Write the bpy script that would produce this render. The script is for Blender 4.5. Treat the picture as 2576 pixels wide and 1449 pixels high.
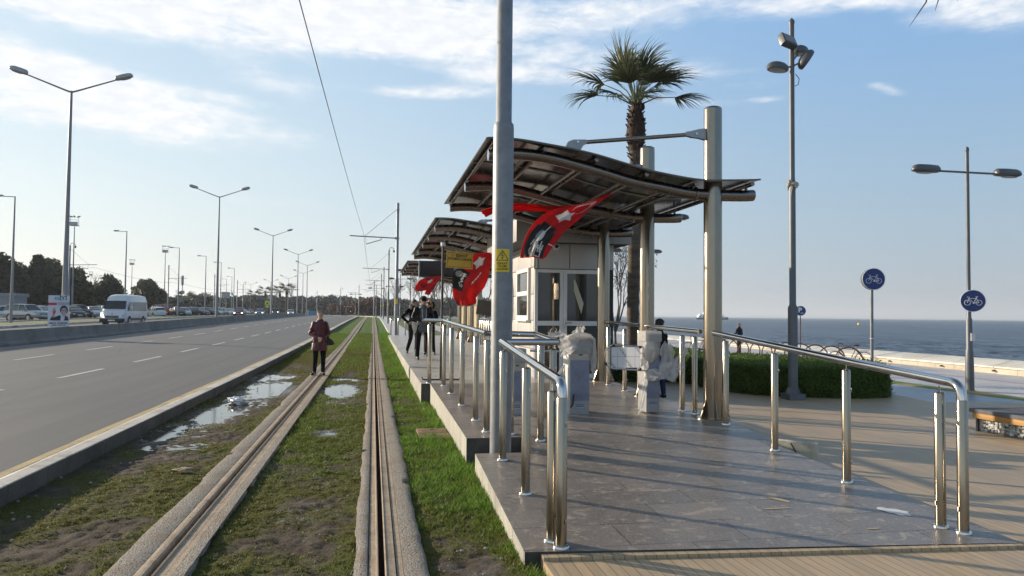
import bpy, bmesh, math, random
import numpy as np
from mathutils import Vector, Matrix, Euler
random.seed(7); RNG = np.random.default_rng(7)
S = bpy.context.scene
for o in list(bpy.data.objects): bpy.data.objects.remove(o)
COL = S.collection
PI = math.pi
def rad(a): return math.radians(a)
# ------------------------------------------------------------------ camera
YAW, PITCH, ROLL, CH = rad(10.651), rad(2.0927), 0.0101, 1.67
F_PX, CX, CY = 1850.0, 1288.0, 724.5            # focal length for a 2576 px wide picture
fw = Vector((math.sin(YAW)*math.cos(PITCH), math.cos(YAW)*math.cos(PITCH), math.sin(PITCH)))
r0 = Vector((math.cos(YAW), -math.sin(YAW), 0)); u0 = r0.cross(fw)
up = u0*math.cos(ROLL) - r0*math.sin(ROLL); rt = fw.cross(up)
cd = bpy.data.cameras.new('camera'); cam = bpy.data.objects.new('camera', cd); COL.objects.link(cam)
M = Matrix.Identity(4)
for i in range(3):
    M[i][0] = rt[i]; M[i][1] = up[i]; M[i][2] = -fw[i]
M[2][3] = CH
cam.matrix_world = M
cd.sensor_width = 36; cd.lens = 36*F_PX/2576; cd.clip_start = .05; cd.clip_end = 60000
S.camera = cam
def ray(px, py): return fw + rt*((px-CX)/F_PX) - up*((py-CY)/F_PX)
def at(px, py, Y):                               # the world point seen at a pixel, at distance Y along the tracks
    d = ray(px, py); t = Y/d.y; return Vector((0, 0, CH)) + d*t
def onz(px, py, z):
    d = ray(px, py); t = (z-CH)/d.z; return Vector((0, 0, CH)) + d*t
# ------------------------------------------------------------------ light
EL = rad(15.5); AZ = math.atan2(-.80, .60)       # sun: ahead and to the left, low
sd = Vector((math.sin(AZ)*math.cos(EL), math.cos(AZ)*math.cos(EL), math.sin(EL)))
ld = bpy.data.lights.new('sun', 'SUN'); ld.energy = 5.0; ld.angle = rad(.6); ld.color = (1, .85, .66)
lo = bpy.data.objects.new('sun', ld); COL.objects.link(lo)
lo.rotation_euler = sd.to_track_quat('Z', 'Y').to_euler()
S.view_settings.view_transform = 'Standard'; S.view_settings.look = 'None'
S.view_settings.exposure = 0.55; S.view_settings.gamma = 1
# ------------------------------------------------------------------ node helper
class NT:
    def __init__(s, nt): s.t = nt
    def n(s, typ, ins=None, **kw):
        nd = s.t.nodes.new(typ)
        for k, v in kw.items(): setattr(nd, k, v)
        for k, v in (ins or {}).items(): s.put(nd, k, v)
        return nd
    def put(s, nd, k, v):
        if isinstance(v, bpy.types.NodeSocket): s.t.links.new(v, nd.inputs[k])
        else: nd.inputs[k].default_value = v
    def m(s, op, a, b=None, c=None, clamp=False):
        nd = s.n('ShaderNodeMath', operation=op, use_clamp=clamp)
        s.put(nd, 0, a)
        if b is not None: s.put(nd, 1, b)
        if c is not None: s.put(nd, 2, c)
        return nd.outputs[0]
    def mix(s, f, a, b, typ='MIX'):
        nd = s.n('ShaderNodeMix', data_type='RGBA', blend_type=typ)
        s.put(nd, 0, f); s.put(nd, 6, c4(a)); s.put(nd, 7, c4(b)); return nd.outputs[2]
    def ramp(s, f, stops):
        nd = s.n('ShaderNodeValToRGB'); s.put(nd, 0, f); e = nd.color_ramp.elements
        while len(e) < len(stops): e.new(.5)
        for i, (p, c) in enumerate(stops): e[i].position = p; e[i].color = c4(c)
        return nd.outputs[0]
    def noise(s, vec, scale, detail=4, rough=.55, dist=0):
        nd = s.n('ShaderNodeTexNoise'); s.put(nd, 'Vector', vec); s.put(nd, 'Scale', scale)
        s.put(nd, 'Detail', detail); s.put(nd, 'Roughness', rough); s.put(nd, 'Distortion', dist); return nd.outputs[0]
    def scale(s, vec, v):
        nd = s.n('ShaderNodeMapping'); s.put(nd, 'Vector', vec); nd.inputs['Scale'].default_value = v; return nd.outputs[0]
    def sstep(s, x, a, b):
        nd = s.n('ShaderNodeMapRange', interpolation_type='SMOOTHSTEP'); s.put(nd, 0, x); s.put(nd, 1, a); s.put(nd, 2, b); return nd.outputs[0]
def c4(c):
    if isinstance(c, bpy.types.NodeSocket): return c
    if isinstance(c, (int, float)): return (c, c, c, 1)
    return tuple(c) if len(c) == 4 else (*c, 1)
# ------------------------------------------------------------------ sky
W = bpy.data.worlds.new('World'); S.world = W; W.use_nodes = True
w = NT(W.node_tree); W.node_tree.nodes.clear()
sky = w.n('ShaderNodeTexSky', sky_type='NISHITA', sun_disc=False)
sky.sun_elevation = EL; sky.sun_rotation = AZ; sky.air_density = 1.0; sky.dust_density = 1.6; sky.ozone_density = 1.4
tc = w.n('ShaderNodeTexCoord'); sp = w.n('ShaderNodeSeparateXYZ', {0: tc.outputs['Generated']})
az = w.m('ARCTAN2', sp.outputs[0], sp.outputs[1]); el = w.m('ARCSINE', sp.outputs[2])
def azel(px, py):
    d = ray(px, py).normalized(); return math.atan2(d.x, d.y), math.asin(d.z)
cv = w.n('ShaderNodeCombineXYZ', {0: az, 1: w.m('MULTIPLY', el, 2.6), 2: 0.0}).outputs[0]
n1 = w.noise(cv, 7.0, 8, .62, .35); n2 = w.noise(cv, 30.0, 5, .6, .2)
cv2 = w.n('ShaderNodeCombineXYZ', {0: w.m('ADD', az, w.m('MULTIPLY', el, .5)), 1: w.m('MULTIPLY', el, 7.0), 2: 4.0}).outputs[0]
n3 = w.noise(cv2, 6.0, 7, .6, .5)
CL = [  # px, py, half width, half height, weight, slope : banks of cloud seen over the bay
 (150, 10, 620, 62, 1.25, .03), (620, 15, 480, 66, 1.2, .06), (930, 60, 230, 60, 1.1, .1), (1150, 35, 260, 58, .95, .1),
 (60, 165, 330, 62, 1.1, .16), (330, 215, 330, 36, .95, .12), (560, 243, 110, 14, .5, .1), (120, 285, 460, 46, 1.05, .06),
 (450, 300, 330, 34, .85, .06), (1010, 232, 110, 17, 1.0, .03), (1160, 230, 110, 17, .9, .0), (1290, 188, 150, 26, 1.15, .02), (870, 215, 30, 12, .5, 0),
 (1500, 10, 300, 36, .75, .0), (2150, 0, 420, 34, 1.15, .05), (2500, 25, 220, 52, 1.2, .12), (1760, 190, 190, 34, .72, .15), (1720, 255, 120, 14, .65, .1),
 (1450, 175, 90, 40, .65, .2), (2225, 222, 60, 18, .85, .35), (1920, 250, 60, 10, .6, 0), (1100, 110, 500, 40, .62, .05), (1500, 60, 260, 40, .6, .05),
 (700, 215, 150, 34, .6, .1), (300, 455, 420, 26, .32, .05), (700, 512, 160, 18, .36, .0), (1000, 365, 50, 18, .25, 0), (100, 470, 160, 14, .3, 0),
 (1450, 700, 900, 60, .0, 0)]
tot = None
for px, py, hw, hh, wt, sl in CL:
    if wt <= 0: continue
    a0, e0 = azel(px, py); a1, _ = azel(px+hw, py); _, e1 = azel(px, py-hh)
    ha, he = max(.005, abs(a1-a0)), max(.004, abs(e1-e0))
    da = w.m('SUBTRACT', az, a0); de = w.m('ADD', w.m('SUBTRACT', el, e0), w.m('MULTIPLY', da, sl))
    q = w.m('ADD', w.m('POWER', w.m('ABSOLUTE', w.m('DIVIDE', da, ha)), 2.0), w.m('POWER', w.m('ABSOLUTE', w.m('DIVIDE', de, he)), 2.0))
    g = w.m('MULTIPLY', w.m('EXPONENT', w.m('MULTIPLY', q, -1.0)), wt)
    tot = g if tot is None else w.m('ADD', tot, g)
nz = w.m('ADD', w.m('MULTIPLY', w.m('SUBTRACT', n1, .5), 2.2), w.m('ADD', w.m('MULTIPLY', w.m('SUBTRACT', n2, .5), .95), w.m('MULTIPLY', w.m('SUBTRACT', n3, .5), 1.1)))
# clouds out of the frame keep the rest of the sky alive
far = w.sstep(w.m('ABSOLUTE', w.m('SUBTRACT', az, YAW)), .75, 1.1)
tot = w.m('ADD', tot, w.m('MULTIPLY', far, .28))
dens = w.sstep(w.m('ADD', tot, w.m('MULTIPLY', nz, w.m('MULTIPLY_ADD', tot, .8, .22))), .20, 1.35)
dens = w.m('MULTIPLY', dens, .93)
white = w.mix(w.sstep(n2, .35, .7), (5.3, 5.45, 5.7), (6.1, 6.1, 6.1))
side = w.sstep(az, -.42, .78); side0 = w.sstep(az, .9, 2.2)
zen = w.mix(side, (3.0, 4.1, 5.1), (1.40, 2.70, 4.6)); hor = w.mix(side, (5.1, 5.0, 4.6), (2.55, 2.72, 2.95))
mid = w.mix(side, (3.9, 4.8, 5.25), (2.05, 3.05, 3.98))
h1 = w.m('EXPONENT', w.m('MULTIPLY', w.m('MAXIMUM', el, 0.0), -11.0)); h2 = w.sstep(el, .08, .42)
base = w.mix(h2, mid, zen); base = w.mix(w.m('MULTIPLY', h1, .95), base, hor)
base = w.mix(w.sstep(el, .45, 1.2), base, w.mix(1.0, sky.outputs[0], (.72, .68, .62), 'MULTIPLY'))
base = w.mix(.12, base, sky.outputs[0])
base = w.mix(dens, base, white)
bg = w.n('ShaderNodeBackground', {'Color': base, 'Strength': .12})
w.n('ShaderNodeOutputWorld', {'Surface': bg.outputs[0]})

# ------------------------------------------------------------------ materials
MATS = {}
def mat(name, col, rough=.6, metal=0.0, var=.12, scale=4.0, bump=0.0, bscale=60.0, col2=None, aniso=None,
        emit=None, alpha=None, trans=None, spec=None, sc3=None, rvar=0.0, sheen=None):
    if name in MATS: return MATS[name]
    m = bpy.data.materials.new(name); m.use_nodes = True; t = NT(m.node_tree)
    b = m.node_tree.nodes['Principled BSDF']
    tcn = t.n('ShaderNodeTexCoord'); vec = tcn.outputs['Object']
    if sc3: vec = t.scale(vec, sc3)
    nz = t.noise(vec, scale, 5, .6)
    c = Vector(col[:3]); lo_ = tuple(max(0, x*(1-var)) for x in c); hi_ = tuple(x*(1+var) for x in c)
    cc = t.ramp(nz, [(.3, lo_), (.7, hi_)])
    if col2:
        cc = t.mix(t.sstep(t.noise(vec, scale*.37, 6, .65), .48, .62), cc, col2)
    t.put(b, 'Base Color', cc); t.put(b, 'Roughness', rough); t.put(b, 'Metallic', metal)
    if rvar: t.put(b, 'Roughness', t.m('MULTIPLY_ADD', t.noise(vec, scale*2.3, 5, .6), rvar, rough-rvar*.5))
    if bump:
        bn = t.n('ShaderNodeBump', {'Height': t.noise(vec, bscale, 6, .65), 'Strength': bump, 'Distance': .01}); t.put(b, 'Normal', bn.outputs[0])
    if emit: t.put(b, 'Emission Color', c4(emit[0])); t.put(b, 'Emission Strength', emit[1])
    if alpha is not None: t.put(b, 'Alpha', alpha)
    if trans is not None: t.put(b, 'Transmission Weight', trans)
    if spec is not None: t.put(b, 'Specular IOR Level', spec)
    MATS[name] = m; m['col'] = 1
    return m
def translucent(m, f, gain=1.0):
    nt = m.node_tree; t = NT(nt); b = nt.nodes['Principled BSDF']; out = [n for n in nt.nodes if n.type == 'OUTPUT_MATERIAL'][0]
    tr = nt.nodes.new('ShaderNodeBsdfTranslucent'); mx = nt.nodes.new('ShaderNodeMixShader'); mx.inputs[0].default_value = f
    ci = b.inputs['Base Color']
    if ci.is_linked: nt.links.new(t.mix(1.0, ci.links[0].from_socket, (gain,)*3, 'MULTIPLY') if gain != 1 else ci.links[0].from_socket, tr.inputs['Color'])
    else: tr.inputs['Color'].default_value = ci.default_value
    nt.links.new(b.outputs[0], mx.inputs[1]); nt.links.new(tr.outputs[0], mx.inputs[2])
    if b.inputs['Alpha'].is_linked or b.inputs['Alpha'].default_value < 1:
        tp = nt.nodes.new('ShaderNodeBsdfTransparent'); m2 = nt.nodes.new('ShaderNodeMixShader'); nt.links.new(tp.outputs[0], m2.inputs[1]); nt.links.new(mx.outputs[0], m2.inputs[2])
        if b.inputs['Alpha'].is_linked: nt.links.new(b.inputs['Alpha'].links[0].from_socket, m2.inputs[0]); nt.links.remove(b.inputs['Alpha'].links[0])
        else: m2.inputs[0].default_value = b.inputs['Alpha'].default_value
        b.inputs['Alpha'].default_value = 1; mx = m2
    nt.links.new(mx.outputs[0], out.inputs['Surface']); return m
# ------------------------------------------------------------------ mesh builder
ORG = {}
class MB:
    def __init__(s): s.v = []; s.f = []; s.mi = []; s.cur = 0
    def add(s, vs, fs):
        k = len(s.v); s.v += [tuple(v) for v in vs]; s.f += [tuple(i+k for i in f) for f in fs]; s.mi += [s.cur]*len(fs); return s
    def box(s, c, d, rz=0, R=None):
        hx, hy, hz_ = d[0]/2, d[1]/2, d[2]/2
        R = R or Matrix.Rotation(rz, 3, 'Z'); c = Vector(c)
        vs = [c + R @ Vector((x*hx, y*hy, z*hz_)) for z in (-1, 1) for y in (-1, 1) for x in (-1, 1)]
        return s.add(vs, [(0, 2, 3, 1), (4, 5, 7, 6), (0, 1, 5, 4), (2, 6, 7, 3), (0, 4, 6, 2), (1, 3, 7, 5)])
    def b2(s, x0, x1, y0, y1, z0, z1): return s.box(((x0+x1)/2, (y0+y1)/2, (z0+z1)/2), (abs(x1-x0), abs(y1-y0), abs(z1-z0)))
    def tube(s, pts, r, n=12, cap=True, closed=False, sx=1.0):
        pts = [Vector(p) for p in pts]; m = len(pts); rs = r if isinstance(r, (list, tuple)) else [r]*m
        vs = []; prev = None
        for i, p in enumerate(pts):
            a = pts[(i-1) % m] if (i > 0 or closed) else p; b = pts[(i+1) % m] if (i < m-1 or closed) else p
            t = (b-a).normalized() if (b-a).length > 1e-9 else Vector((0, 0, 1))
            if prev is None:
                ref = Vector((0, 0, 1)) if abs(t.z) < .9 else Vector((0, 1, 0))
                u = t.cross(ref).normalized()
            else: u = (prev - t*prev.dot(t)).normalized()
            prev = u; v = t.cross(u)
            for k in range(n):
                an = 2*PI*k/n; vs.append(p + (u*math.cos(an)*sx + v*math.sin(an))*rs[i])
        fs = []
        for i in range(m if closed else m-1):
            j = (i+1) % m
            for k in range(n):
                k2 = (k+1) % n; fs.append((i*n+k, i*n+k2, j*n+k2, j*n+k))
        if cap and not closed: fs += [tuple(range(n-1, -1, -1)), tuple((m-1)*n+k for k in range(n))]
        return s.add(vs, fs)
    def cyl(s, p0, p1, r0, r1=None, n=14): return s.tube([p0, p1], [r0, r0 if r1 is None else r1], n)
    def lathe(s, c, prof, n=16):                 # prof: (r,z)
        c = Vector(c); vs = []; fs = []
        for r, z in prof:
            for k in range(n): a = 2*PI*k/n; vs.append(c+Vector((r*math.cos(a), r*math.sin(a), z)))
        for i in range(len(prof)-1):
            for k in range(n): k2 = (k+1) % n; fs.append((i*n+k, i*n+k2, (i+1)*n+k2, (i+1)*n+k))
        fs += [tuple(range(n-1, -1, -1)), tuple((len(prof)-1)*n+k for k in range(n))]
        return s.add(vs, fs)
    def ell(s, c, r, n=12, m=8, R=None):
        c = Vector(c); vs = []; fs = []
        for i in range(1, m):
            th = PI*i/m
            for k in range(n):
                a = 2*PI*k/n; q = Vector((r[0]*math.sin(th)*math.cos(a), r[1]*math.sin(th)*math.sin(a), r[2]*math.cos(th)))
                vs.append(c + (R @ q if R else q))
        z = Vector((0, 0, r[2])); z = R @ z if R else z
        vs += [c+z, c-z]; T = (m-1)*n; Bt = T+1
        for i in range(m-2):
            for k in range(n): k2 = (k+1) % n; fs.append((i*n+k, (i+1)*n+k, (i+1)*n+k2, i*n+k2))
        for k in range(n): k2 = (k+1) % n; fs.append((T, k, k2)); fs.append((Bt, (m-2)*n+k2, (m-2)*n+k))
        return s.add(vs, fs)
    def caps(s, p0, p1, r0_, r1_, flat=1.0, n=12):    # tapered capsule; flat squashes y
        p0, p1 = Vector(p0), Vector(p1); d = p1-p0; L = d.length or 1e-6; t = d/L
        ref = Vector((0, 1, 0)) if abs(t.y) < .9 else Vector((1, 0, 0))
        u = t.cross(ref).normalized(); v = t.cross(u)
        rings = [(-r0_*math.cos(a), r0_*math.sin(a)) for a in (.15, .6, 1.1)] + [(0, r0_), (L, r1_)] + [(L+r1_*math.cos(a), r1_*math.sin(a)) for a in (1.1, .6, .15)]
        vs = []; fs = []
        for z, r in rings:
            for k in range(n):
                a = 2*PI*k/n; q = (u*math.cos(a)+v*math.sin(a))*r; q.y *= flat; vs.append(p0+t*z+q)
        for i in range(len(rings)-1):
            for k in range(n): k2 = (k+1) % n; fs.append((i*n+k, i*n+k2, (i+1)*n+k2, (i+1)*n+k))
        fs += [tuple(range(n-1, -1, -1)), tuple((len(rings)-1)*n+k for k in range(n))]
        return s.add(vs, fs)
    def prism(s, poly, a, b, axis='z'):          # polygon (2D) extruded between a and b along an axis
        n = len(poly)
        def P(q, h): return {'z': (q[0], q[1], h), 'y': (q[0], h, q[1]), 'x': (h, q[0], q[1])}[axis]
        vs = [P(q, a) for q in poly]+[P(q, b) for q in poly]
        fs = [tuple(range(n-1, -1, -1)), tuple(range(n, 2*n))]+[(i, (i+1) % n, n+(i+1) % n, n+i) for i in range(n)]
        return s.add(vs, fs)
    def xf(s, M_, k=0):
        for i in range(k, len(s.v)): s.v[i] = tuple(M_ @ Vector(s.v[i]))
        return s
    def build(s, name, m, parent=None, world=False, smooth=None, bevel=0, remesh=0, sm_it=0):
        me = bpy.data.meshes.new(name); v = s.v
        if world and parent is not None and parent.name in ORG:
            o0 = ORG[parent.name]; v = [(a-o0[0], b-o0[1], c-o0[2]) for a, b, c in v]
        me.from_pydata(v, [], s.f)
        ms = m if isinstance(m, (list, tuple)) else [m]
        for q in ms: me.materials.append(q)
        if len(ms) > 1: me.polygons.foreach_set('material_index', s.mi)
        me.validate(); 
        o = bpy.data.objects.new(name, me); COL.objects.link(o)
        if not remesh:
            bm = bmesh.new(); bm.from_mesh(me); bmesh.ops.recalc_face_normals(bm, faces=bm.faces) if len(s.f) < 60000 else None
            if bevel:
                es = [e for e in bm.edges if len(e.link_faces) == 2 and e.calc_face_angle(0) > .5]
                bmesh.ops.bevel(bm, geom=es, offset=bevel, segments=2, affect='EDGES', profile=.7)
            bm.to_mesh(me); bm.free()
        if remesh:
            md = o.modifiers.new('r', 'REMESH'); md.mode = 'VOXEL'; md.voxel_size = remesh
            if sm_it: m2 = o.modifiers.new('s', 'SMOOTH'); m2.iterations = sm_it; m2.factor = .5
            dg = bpy.context.evaluated_depsgraph_get(); me2 = bpy.data.meshes.new_from_object(o.evaluated_get(dg))
            o.modifiers.clear(); o.data = me2; me = me2; me.name = name
            if not len(me.materials): me.materials.append(ms[0])
        ang = rad(38) if smooth is None else smooth
        if ang:
            me.shade_smooth()
            if not remesh:
                try: me.set_sharp_from_angle(angle=ang)
                except Exception: pass
        if parent is not None: o.parent = parent
        return o
def tag(o, label=None, cat=None, group=None, kind=None):
    if label: o['label'] = label
    if cat: o['category'] = cat
    if group: o['group'] = group
    if kind: o['kind'] = kind
    return o
def thing(name, label, cat, loc=(0, 0, 0), rz=0, group=None):
    o = bpy.data.objects.new(name, None); COL.objects.link(o); o.location = loc; o.rotation_euler = (0, 0, rz)
    o.empty_display_size = .2; ORG[o.name] = tuple(loc); tag(o, label, cat, group); return o
def structure(o): o['kind'] = 'structure'; return o
def copy_tree(o, parent=None):
    c = o.copy(); COL.objects.link(c)
    if parent is not None: c.parent = parent
    for ch in [x for x in bpy.data.objects if x.parent == o]: copy_tree(ch, c)
    return c
CH_CACHE = {}
def kids(o):
    return [x for x in o.children]
def dup(o, loc, rz=None, label=None, group=None, scale=None):
    def rec(a, par):
        c = a.copy(); COL.objects.link(c)
        if par is not None: c.parent = par
        for ch in list(a.children): rec(ch, c)
        return c
    c = rec(o, None); c.location = loc
    if rz is not None: c.rotation_euler = (0, 0, rz)
    if scale: c.scale = (scale,)*3 if isinstance(scale, (int, float)) else scale
    if label: c['label'] = label
    if group: c['group'] = group
    return c
def text(mb, s_, size, M_, ext=.0015, align='CENTER', bold=.0):
    cu = bpy.data.curves.new('t', 'FONT'); cu.body = s_; cu.size = size; cu.align_x = align; cu.align_y = 'CENTER'; cu.extrude = ext; cu.offset = bold
    cu.resolution_u = 2
    ob = bpy.data.objects.new('t', cu); COL.objects.link(ob)
    dg = bpy.context.evaluated_depsgraph_get(); me = ob.evaluated_get(dg).to_mesh()
    vs = [M_ @ v.co for v in me.vertices]; fs = [tuple(p.vertices) for p in me.polygons]
    ob.evaluated_get(dg).to_mesh_clear(); mb.add(vs, fs)
    bpy.data.objects.remove(ob); bpy.data.curves.remove(cu); return mb
def TM(loc, rz=0, rx=PI/2):                       # text upright, facing -Y when rz = 0
    return Matrix.Translation(loc) @ Matrix.Rotation(rz, 4, 'Z') @ Matrix.Rotation(rx, 4, 'X')
# value noise for shaping the ground
def vnoise(x, y, seed=0):
    xi = np.floor(x).astype(int); yi = np.floor(y).astype(int); fx = x-xi; fy = y-yi
    fx = fx*fx*(3-2*fx); fy = fy*fy*(3-2*fy)
    def h(a, b):
        n = (a*374761393 + b*668265263 + seed*1442695041) & 0xffffffff
        n = ((n ^ (n >> 13))*1274126177) & 0xffffffff
        return ((n ^ (n >> 16)) & 0xffff)/65535.0
    return (h(xi, yi)*(1-fx)+h(xi+1, yi)*fx)*(1-fy)+(h(xi, yi+1)*(1-fx)+h(xi+1, yi+1)*fx)*fy
def fbm(x, y, o=4, seed=0):
    a = 0; s_ = .5; t = 0
    for i in range(o): a = a+vnoise(x*2**i, y*2**i, seed+i)*s_; t += s_; s_ *= .55
    return a/t
# lie of the land: it climbs gently away from the camera, and past 158 m everything bends to the left
GY = [-50, 20, 35, 50, 73, 100, 148, 3000]; GZ = [0, 0, .06, .16, .38, .6, .86, .9]
def G(y): return float(np.interp(y, GY, GZ))
def bend(y): return max(0.0, y-158)**2/600.0 if y < 330 else (172**2/600.0 + (y-330)*.573)
def warp(p): return (p[0]-bend(p[1]), p[1], p[2]+G(p[1]))
def strip(name, prof, ys, m, jit=None, warpit=True):   # prof: [(x,z)...] swept along y
    mb = MB(); vs = []; fs = []; k = len(prof)
    for j, y in enumerate(ys):
        for i, (x, z) in enumerate(prof):
            if jit: x = x + jit(i, y)
            vs.append(warp((x, y, z)) if warpit else (x, y, z))
    for j in range(len(ys)-1):
        for i in range(k-1): fs.append((j*k+i, j*k+i+1, (j+1)*k+i+1, (j+1)*k+i))
    mb.add(vs, fs); return mb.build(name, m, smooth=rad(30))
def yr(a, b, n=None):
    out = []; y = a
    while y < b: out.append(y); y += .5 if y < 20 else (1 if y < 60 else (4 if y < 150 else 6))
    return out+[b]
# ------------------------------------------------------------------ ground materials
def posmat(name):
    m = bpy.data.materials.new(name); m.use_nodes = True; t = NT(m.node_tree)
    g = t.n('ShaderNodeNewGeometry'); return m, t, m.node_tree.nodes['Principled BSDF'], g.outputs['Position']
m_asph, t, b, P = posmat('asphalt')
lane = t.noise(t.scale(P, (2.2, .05, 1)), 1.0, 3, .5)
pat = t.noise(P, .35, 5, .6); fine = t.noise(P, 55, 3, .7); grit = t.noise(P, 190, 2, .6)
c = t.ramp(pat, [(.3, (.102, .096, .091)), (.7, (.132, .124, .118))])
c = t.mix(t.m('MULTIPLY', t.sstep(lane, .44, .58), .55), c, (.088, .084, .082))
c = t.mix(t.m('MULTIPLY', fine, .35), c, (.15, .145, .14)); c = t.mix(t.m('MULTIPLY', t.sstep(grit, .6, .75), .35), c, (.24, .23, .22))
crk = t.n('ShaderNodeTexVoronoi', {'Vector': t.scale(P, (.35, .12, 1)), 'Scale': 1.0}, feature='DISTANCE_TO_EDGE')
c = t.mix(t.m('MULTIPLY', t.m('SUBTRACT', 1.0, t.sstep(crk.outputs[0], .0, .006)), .35), c, (.04, .04, .04))
t.put(b, 'Base Color', c); t.put(b, 'Roughness', t.m('MULTIPLY_ADD', pat, .16, .6)); t.put(b, 'Specular IOR Level', .35)
t.put(b, 'Normal', t.n('ShaderNodeBump', {'Height': t.noise(P, 120, 3, .7), 'Strength': .5, 'Distance': .004}).outputs[0])
MATS['asphalt'] = m_asph
def concrete(name, c0, c1, bump=.5, sc=2.0, stain=(.16, .14, .12), rough=.85, joint=0):
    m, t, b, P = posmat(name)
    c = t.ramp(t.noise(P, sc, 6, .65), [(.3, c0), (.7, c1)])
    c = t.mix(t.m('MULTIPLY', t.sstep(t.noise(P, sc*.6, 6, .7), .49, .62), .6), c, stain)
    c = t.mix(t.m('MULTIPLY', t.sstep(t.noise(P, 70, 3, .6), .52, .62), .55), c, tuple(x*.45 for x in c0))
    if joint:
        s_ = t.n('ShaderNodeSeparateXYZ', {0: P}); f = t.m('FRACT', t.m('DIVIDE', s_.outputs[1], joint))
        j = t.m('LESS_THAN', f, .012/joint*1.2); c = t.mix(t.m('MULTIPLY', j, .75), c, (.05, .045, .04))
    t.put(b, 'Base Color', c); t.put(b, 'Roughness', rough)
    t.put(b, 'Normal', t.n('ShaderNodeBump', {'Height': t.noise(P, 38, 6, .75), 'Strength': bump, 'Distance': .02}).outputs[0])
    MATS[name] = m; return m
m_kerb = concrete('kerb_stone', (.40, .375, .34), (.58, .55, .50), .3, 1.2, joint=.8)
m_track = concrete('track_concrete', (.33, .275, .215), (.47, .40, .32), 1.0, 2.6, (.22, .175, .13))
m_barr = concrete('barrier_concrete', (.16, .148, .135), (.23, .215, .195), .25, .8, (.10, .092, .085))
m_edge = concrete('platform_edge_stone', (.30, .29, .25), (.46, .44, .38), .3, 1.5, (.2, .19, .16), .7, joint=.45)
m_yel = concrete('yellow_line_paint', (.42, .30, .12), (.58, .42, .17), .2, 3.0, (.24, .2, .16), .6)
m_wht = concrete('white_line_paint', (.48, .47, .45), (.62, .61, .58), .2, 3.0, (.3, .29, .28), .6)
m_pave = concrete('promenade_paving', (.46, .43, .42), (.58, .54, .525), .12, .7, (.38, .36, .36), .55, joint=1.2)
m_path = concrete('cycle_path_surface', (.20, .225, .265), (.30, .33, .37), .2, .6, (.12, .13, .15), .4)
m_wall = concrete('sea_wall_marble', (.62, .58, .50), (.76, .71, .62), .15, .8, (.5, .46, .38), .6, joint=2.0)
m_wallb = concrete('sea_wall_base_stone', (.42, .38, .30), (.54, .49, .39), .2, 1.0, (.3, .27, .2), .7, joint=1.0)
m_rubber = mat('rail_filler_rubber', (.035, .03, .026), .7, bump=.4)
m_railst = mat('rail_steel', (.34, .255, .175), .62, .1, .22, 14, .15, 90, sc3=(1, .15, 1))
m_groove = mat('rail_groove', (.018, .013, .01), .35)
# turf with mud, moss and grass driven by the painted ground attributes
m_turf, t, b, P = posmat('turf')
A = t.n('ShaderNodeAttribute', attribute_name='cover'); sA = t.n('ShaderNodeSeparateColor', {0: A.outputs['Color']})
gr, wet, lush = sA.outputs[0], sA.outputs[1], sA.outputs[2]
nf = t.noise(P, 26, 5, .7); nm = t.noise(P, 5, 5, .6)
mud = t.ramp(nm, [(.3, (.062, .047, .034)), (.7, (.135, .108, .080))])
mud = t.mix(t.m('MULTIPLY', t.sstep(nf, .5, .7), .5), mud, (.21, .18, .145))
moss = t.ramp(nf, [(.3, (.06, .062, .014)), (.55, (.105, .108, .026)), (.75, (.18, .165, .06))])
grn = t.ramp(nf, [(.3, (.055, .115, .012)), (.7, (.12, .215, .032))])
veg = t.mix(lush, moss, grn)
c = t.mix(t.sstep(t.m('ADD', gr, t.m('MULTIPLY', t.m('SUBTRACT', nf, .5), 1.0)), .34, .62), mud, veg)
c = t.mix(t.m('MULTIPLY', wet, .55), c, (.035, .028, .022))
t.put(b, 'Base Color', c); t.put(b, 'Roughness', t.m('SUBTRACT', .9, t.m('MULTIPLY', wet, .62)))
t.put(b, 'Specular IOR Level', t.m('MULTIPLY_ADD', wet, .35, .15))
t.put(b, 'Normal', t.n('ShaderNodeBump', {'Height': t.noise(P, 45, 6, .75), 'Strength': 1.0, 'Distance': .03}).outputs[0])
m_grass, t, b, P = posmat('grass_blades')
A = t.n('ShaderNodeAttribute', attribute_name='tint')
c = t.ramp(A.outputs['Fac'], [(0, (.14, .125, .04)), (.45, (.115, .155, .028)), (1, (.135, .275, .032))])
c = t.mix(t.m('MULTIPLY', t.noise(P, 9, 3, .6), .4), c, (.13, .12, .035))
t.put(b, 'Base Color', c); t.put(b, 'Roughness', .6); t.put(b, 'Subsurface Weight', 0.0); t.put(b, 'Specular IOR Level', .25)
m_far = mat('verge_grass', (.075, .105, .022), .9, var=.35, scale=2.0, bump=.5, bscale=12, col2=(.12, .12, .045))
m_dry = mat('verge_dry_grass', (.24, .19, .06), .9, var=.3, scale=3, bump=.5, col2=(.12, .19, .03))
m_soil = mat('ground_soil', (.13, .115, .08), .95, var=.25, scale=.2, bump=.4)
translucent(m_grass, .45)
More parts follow.
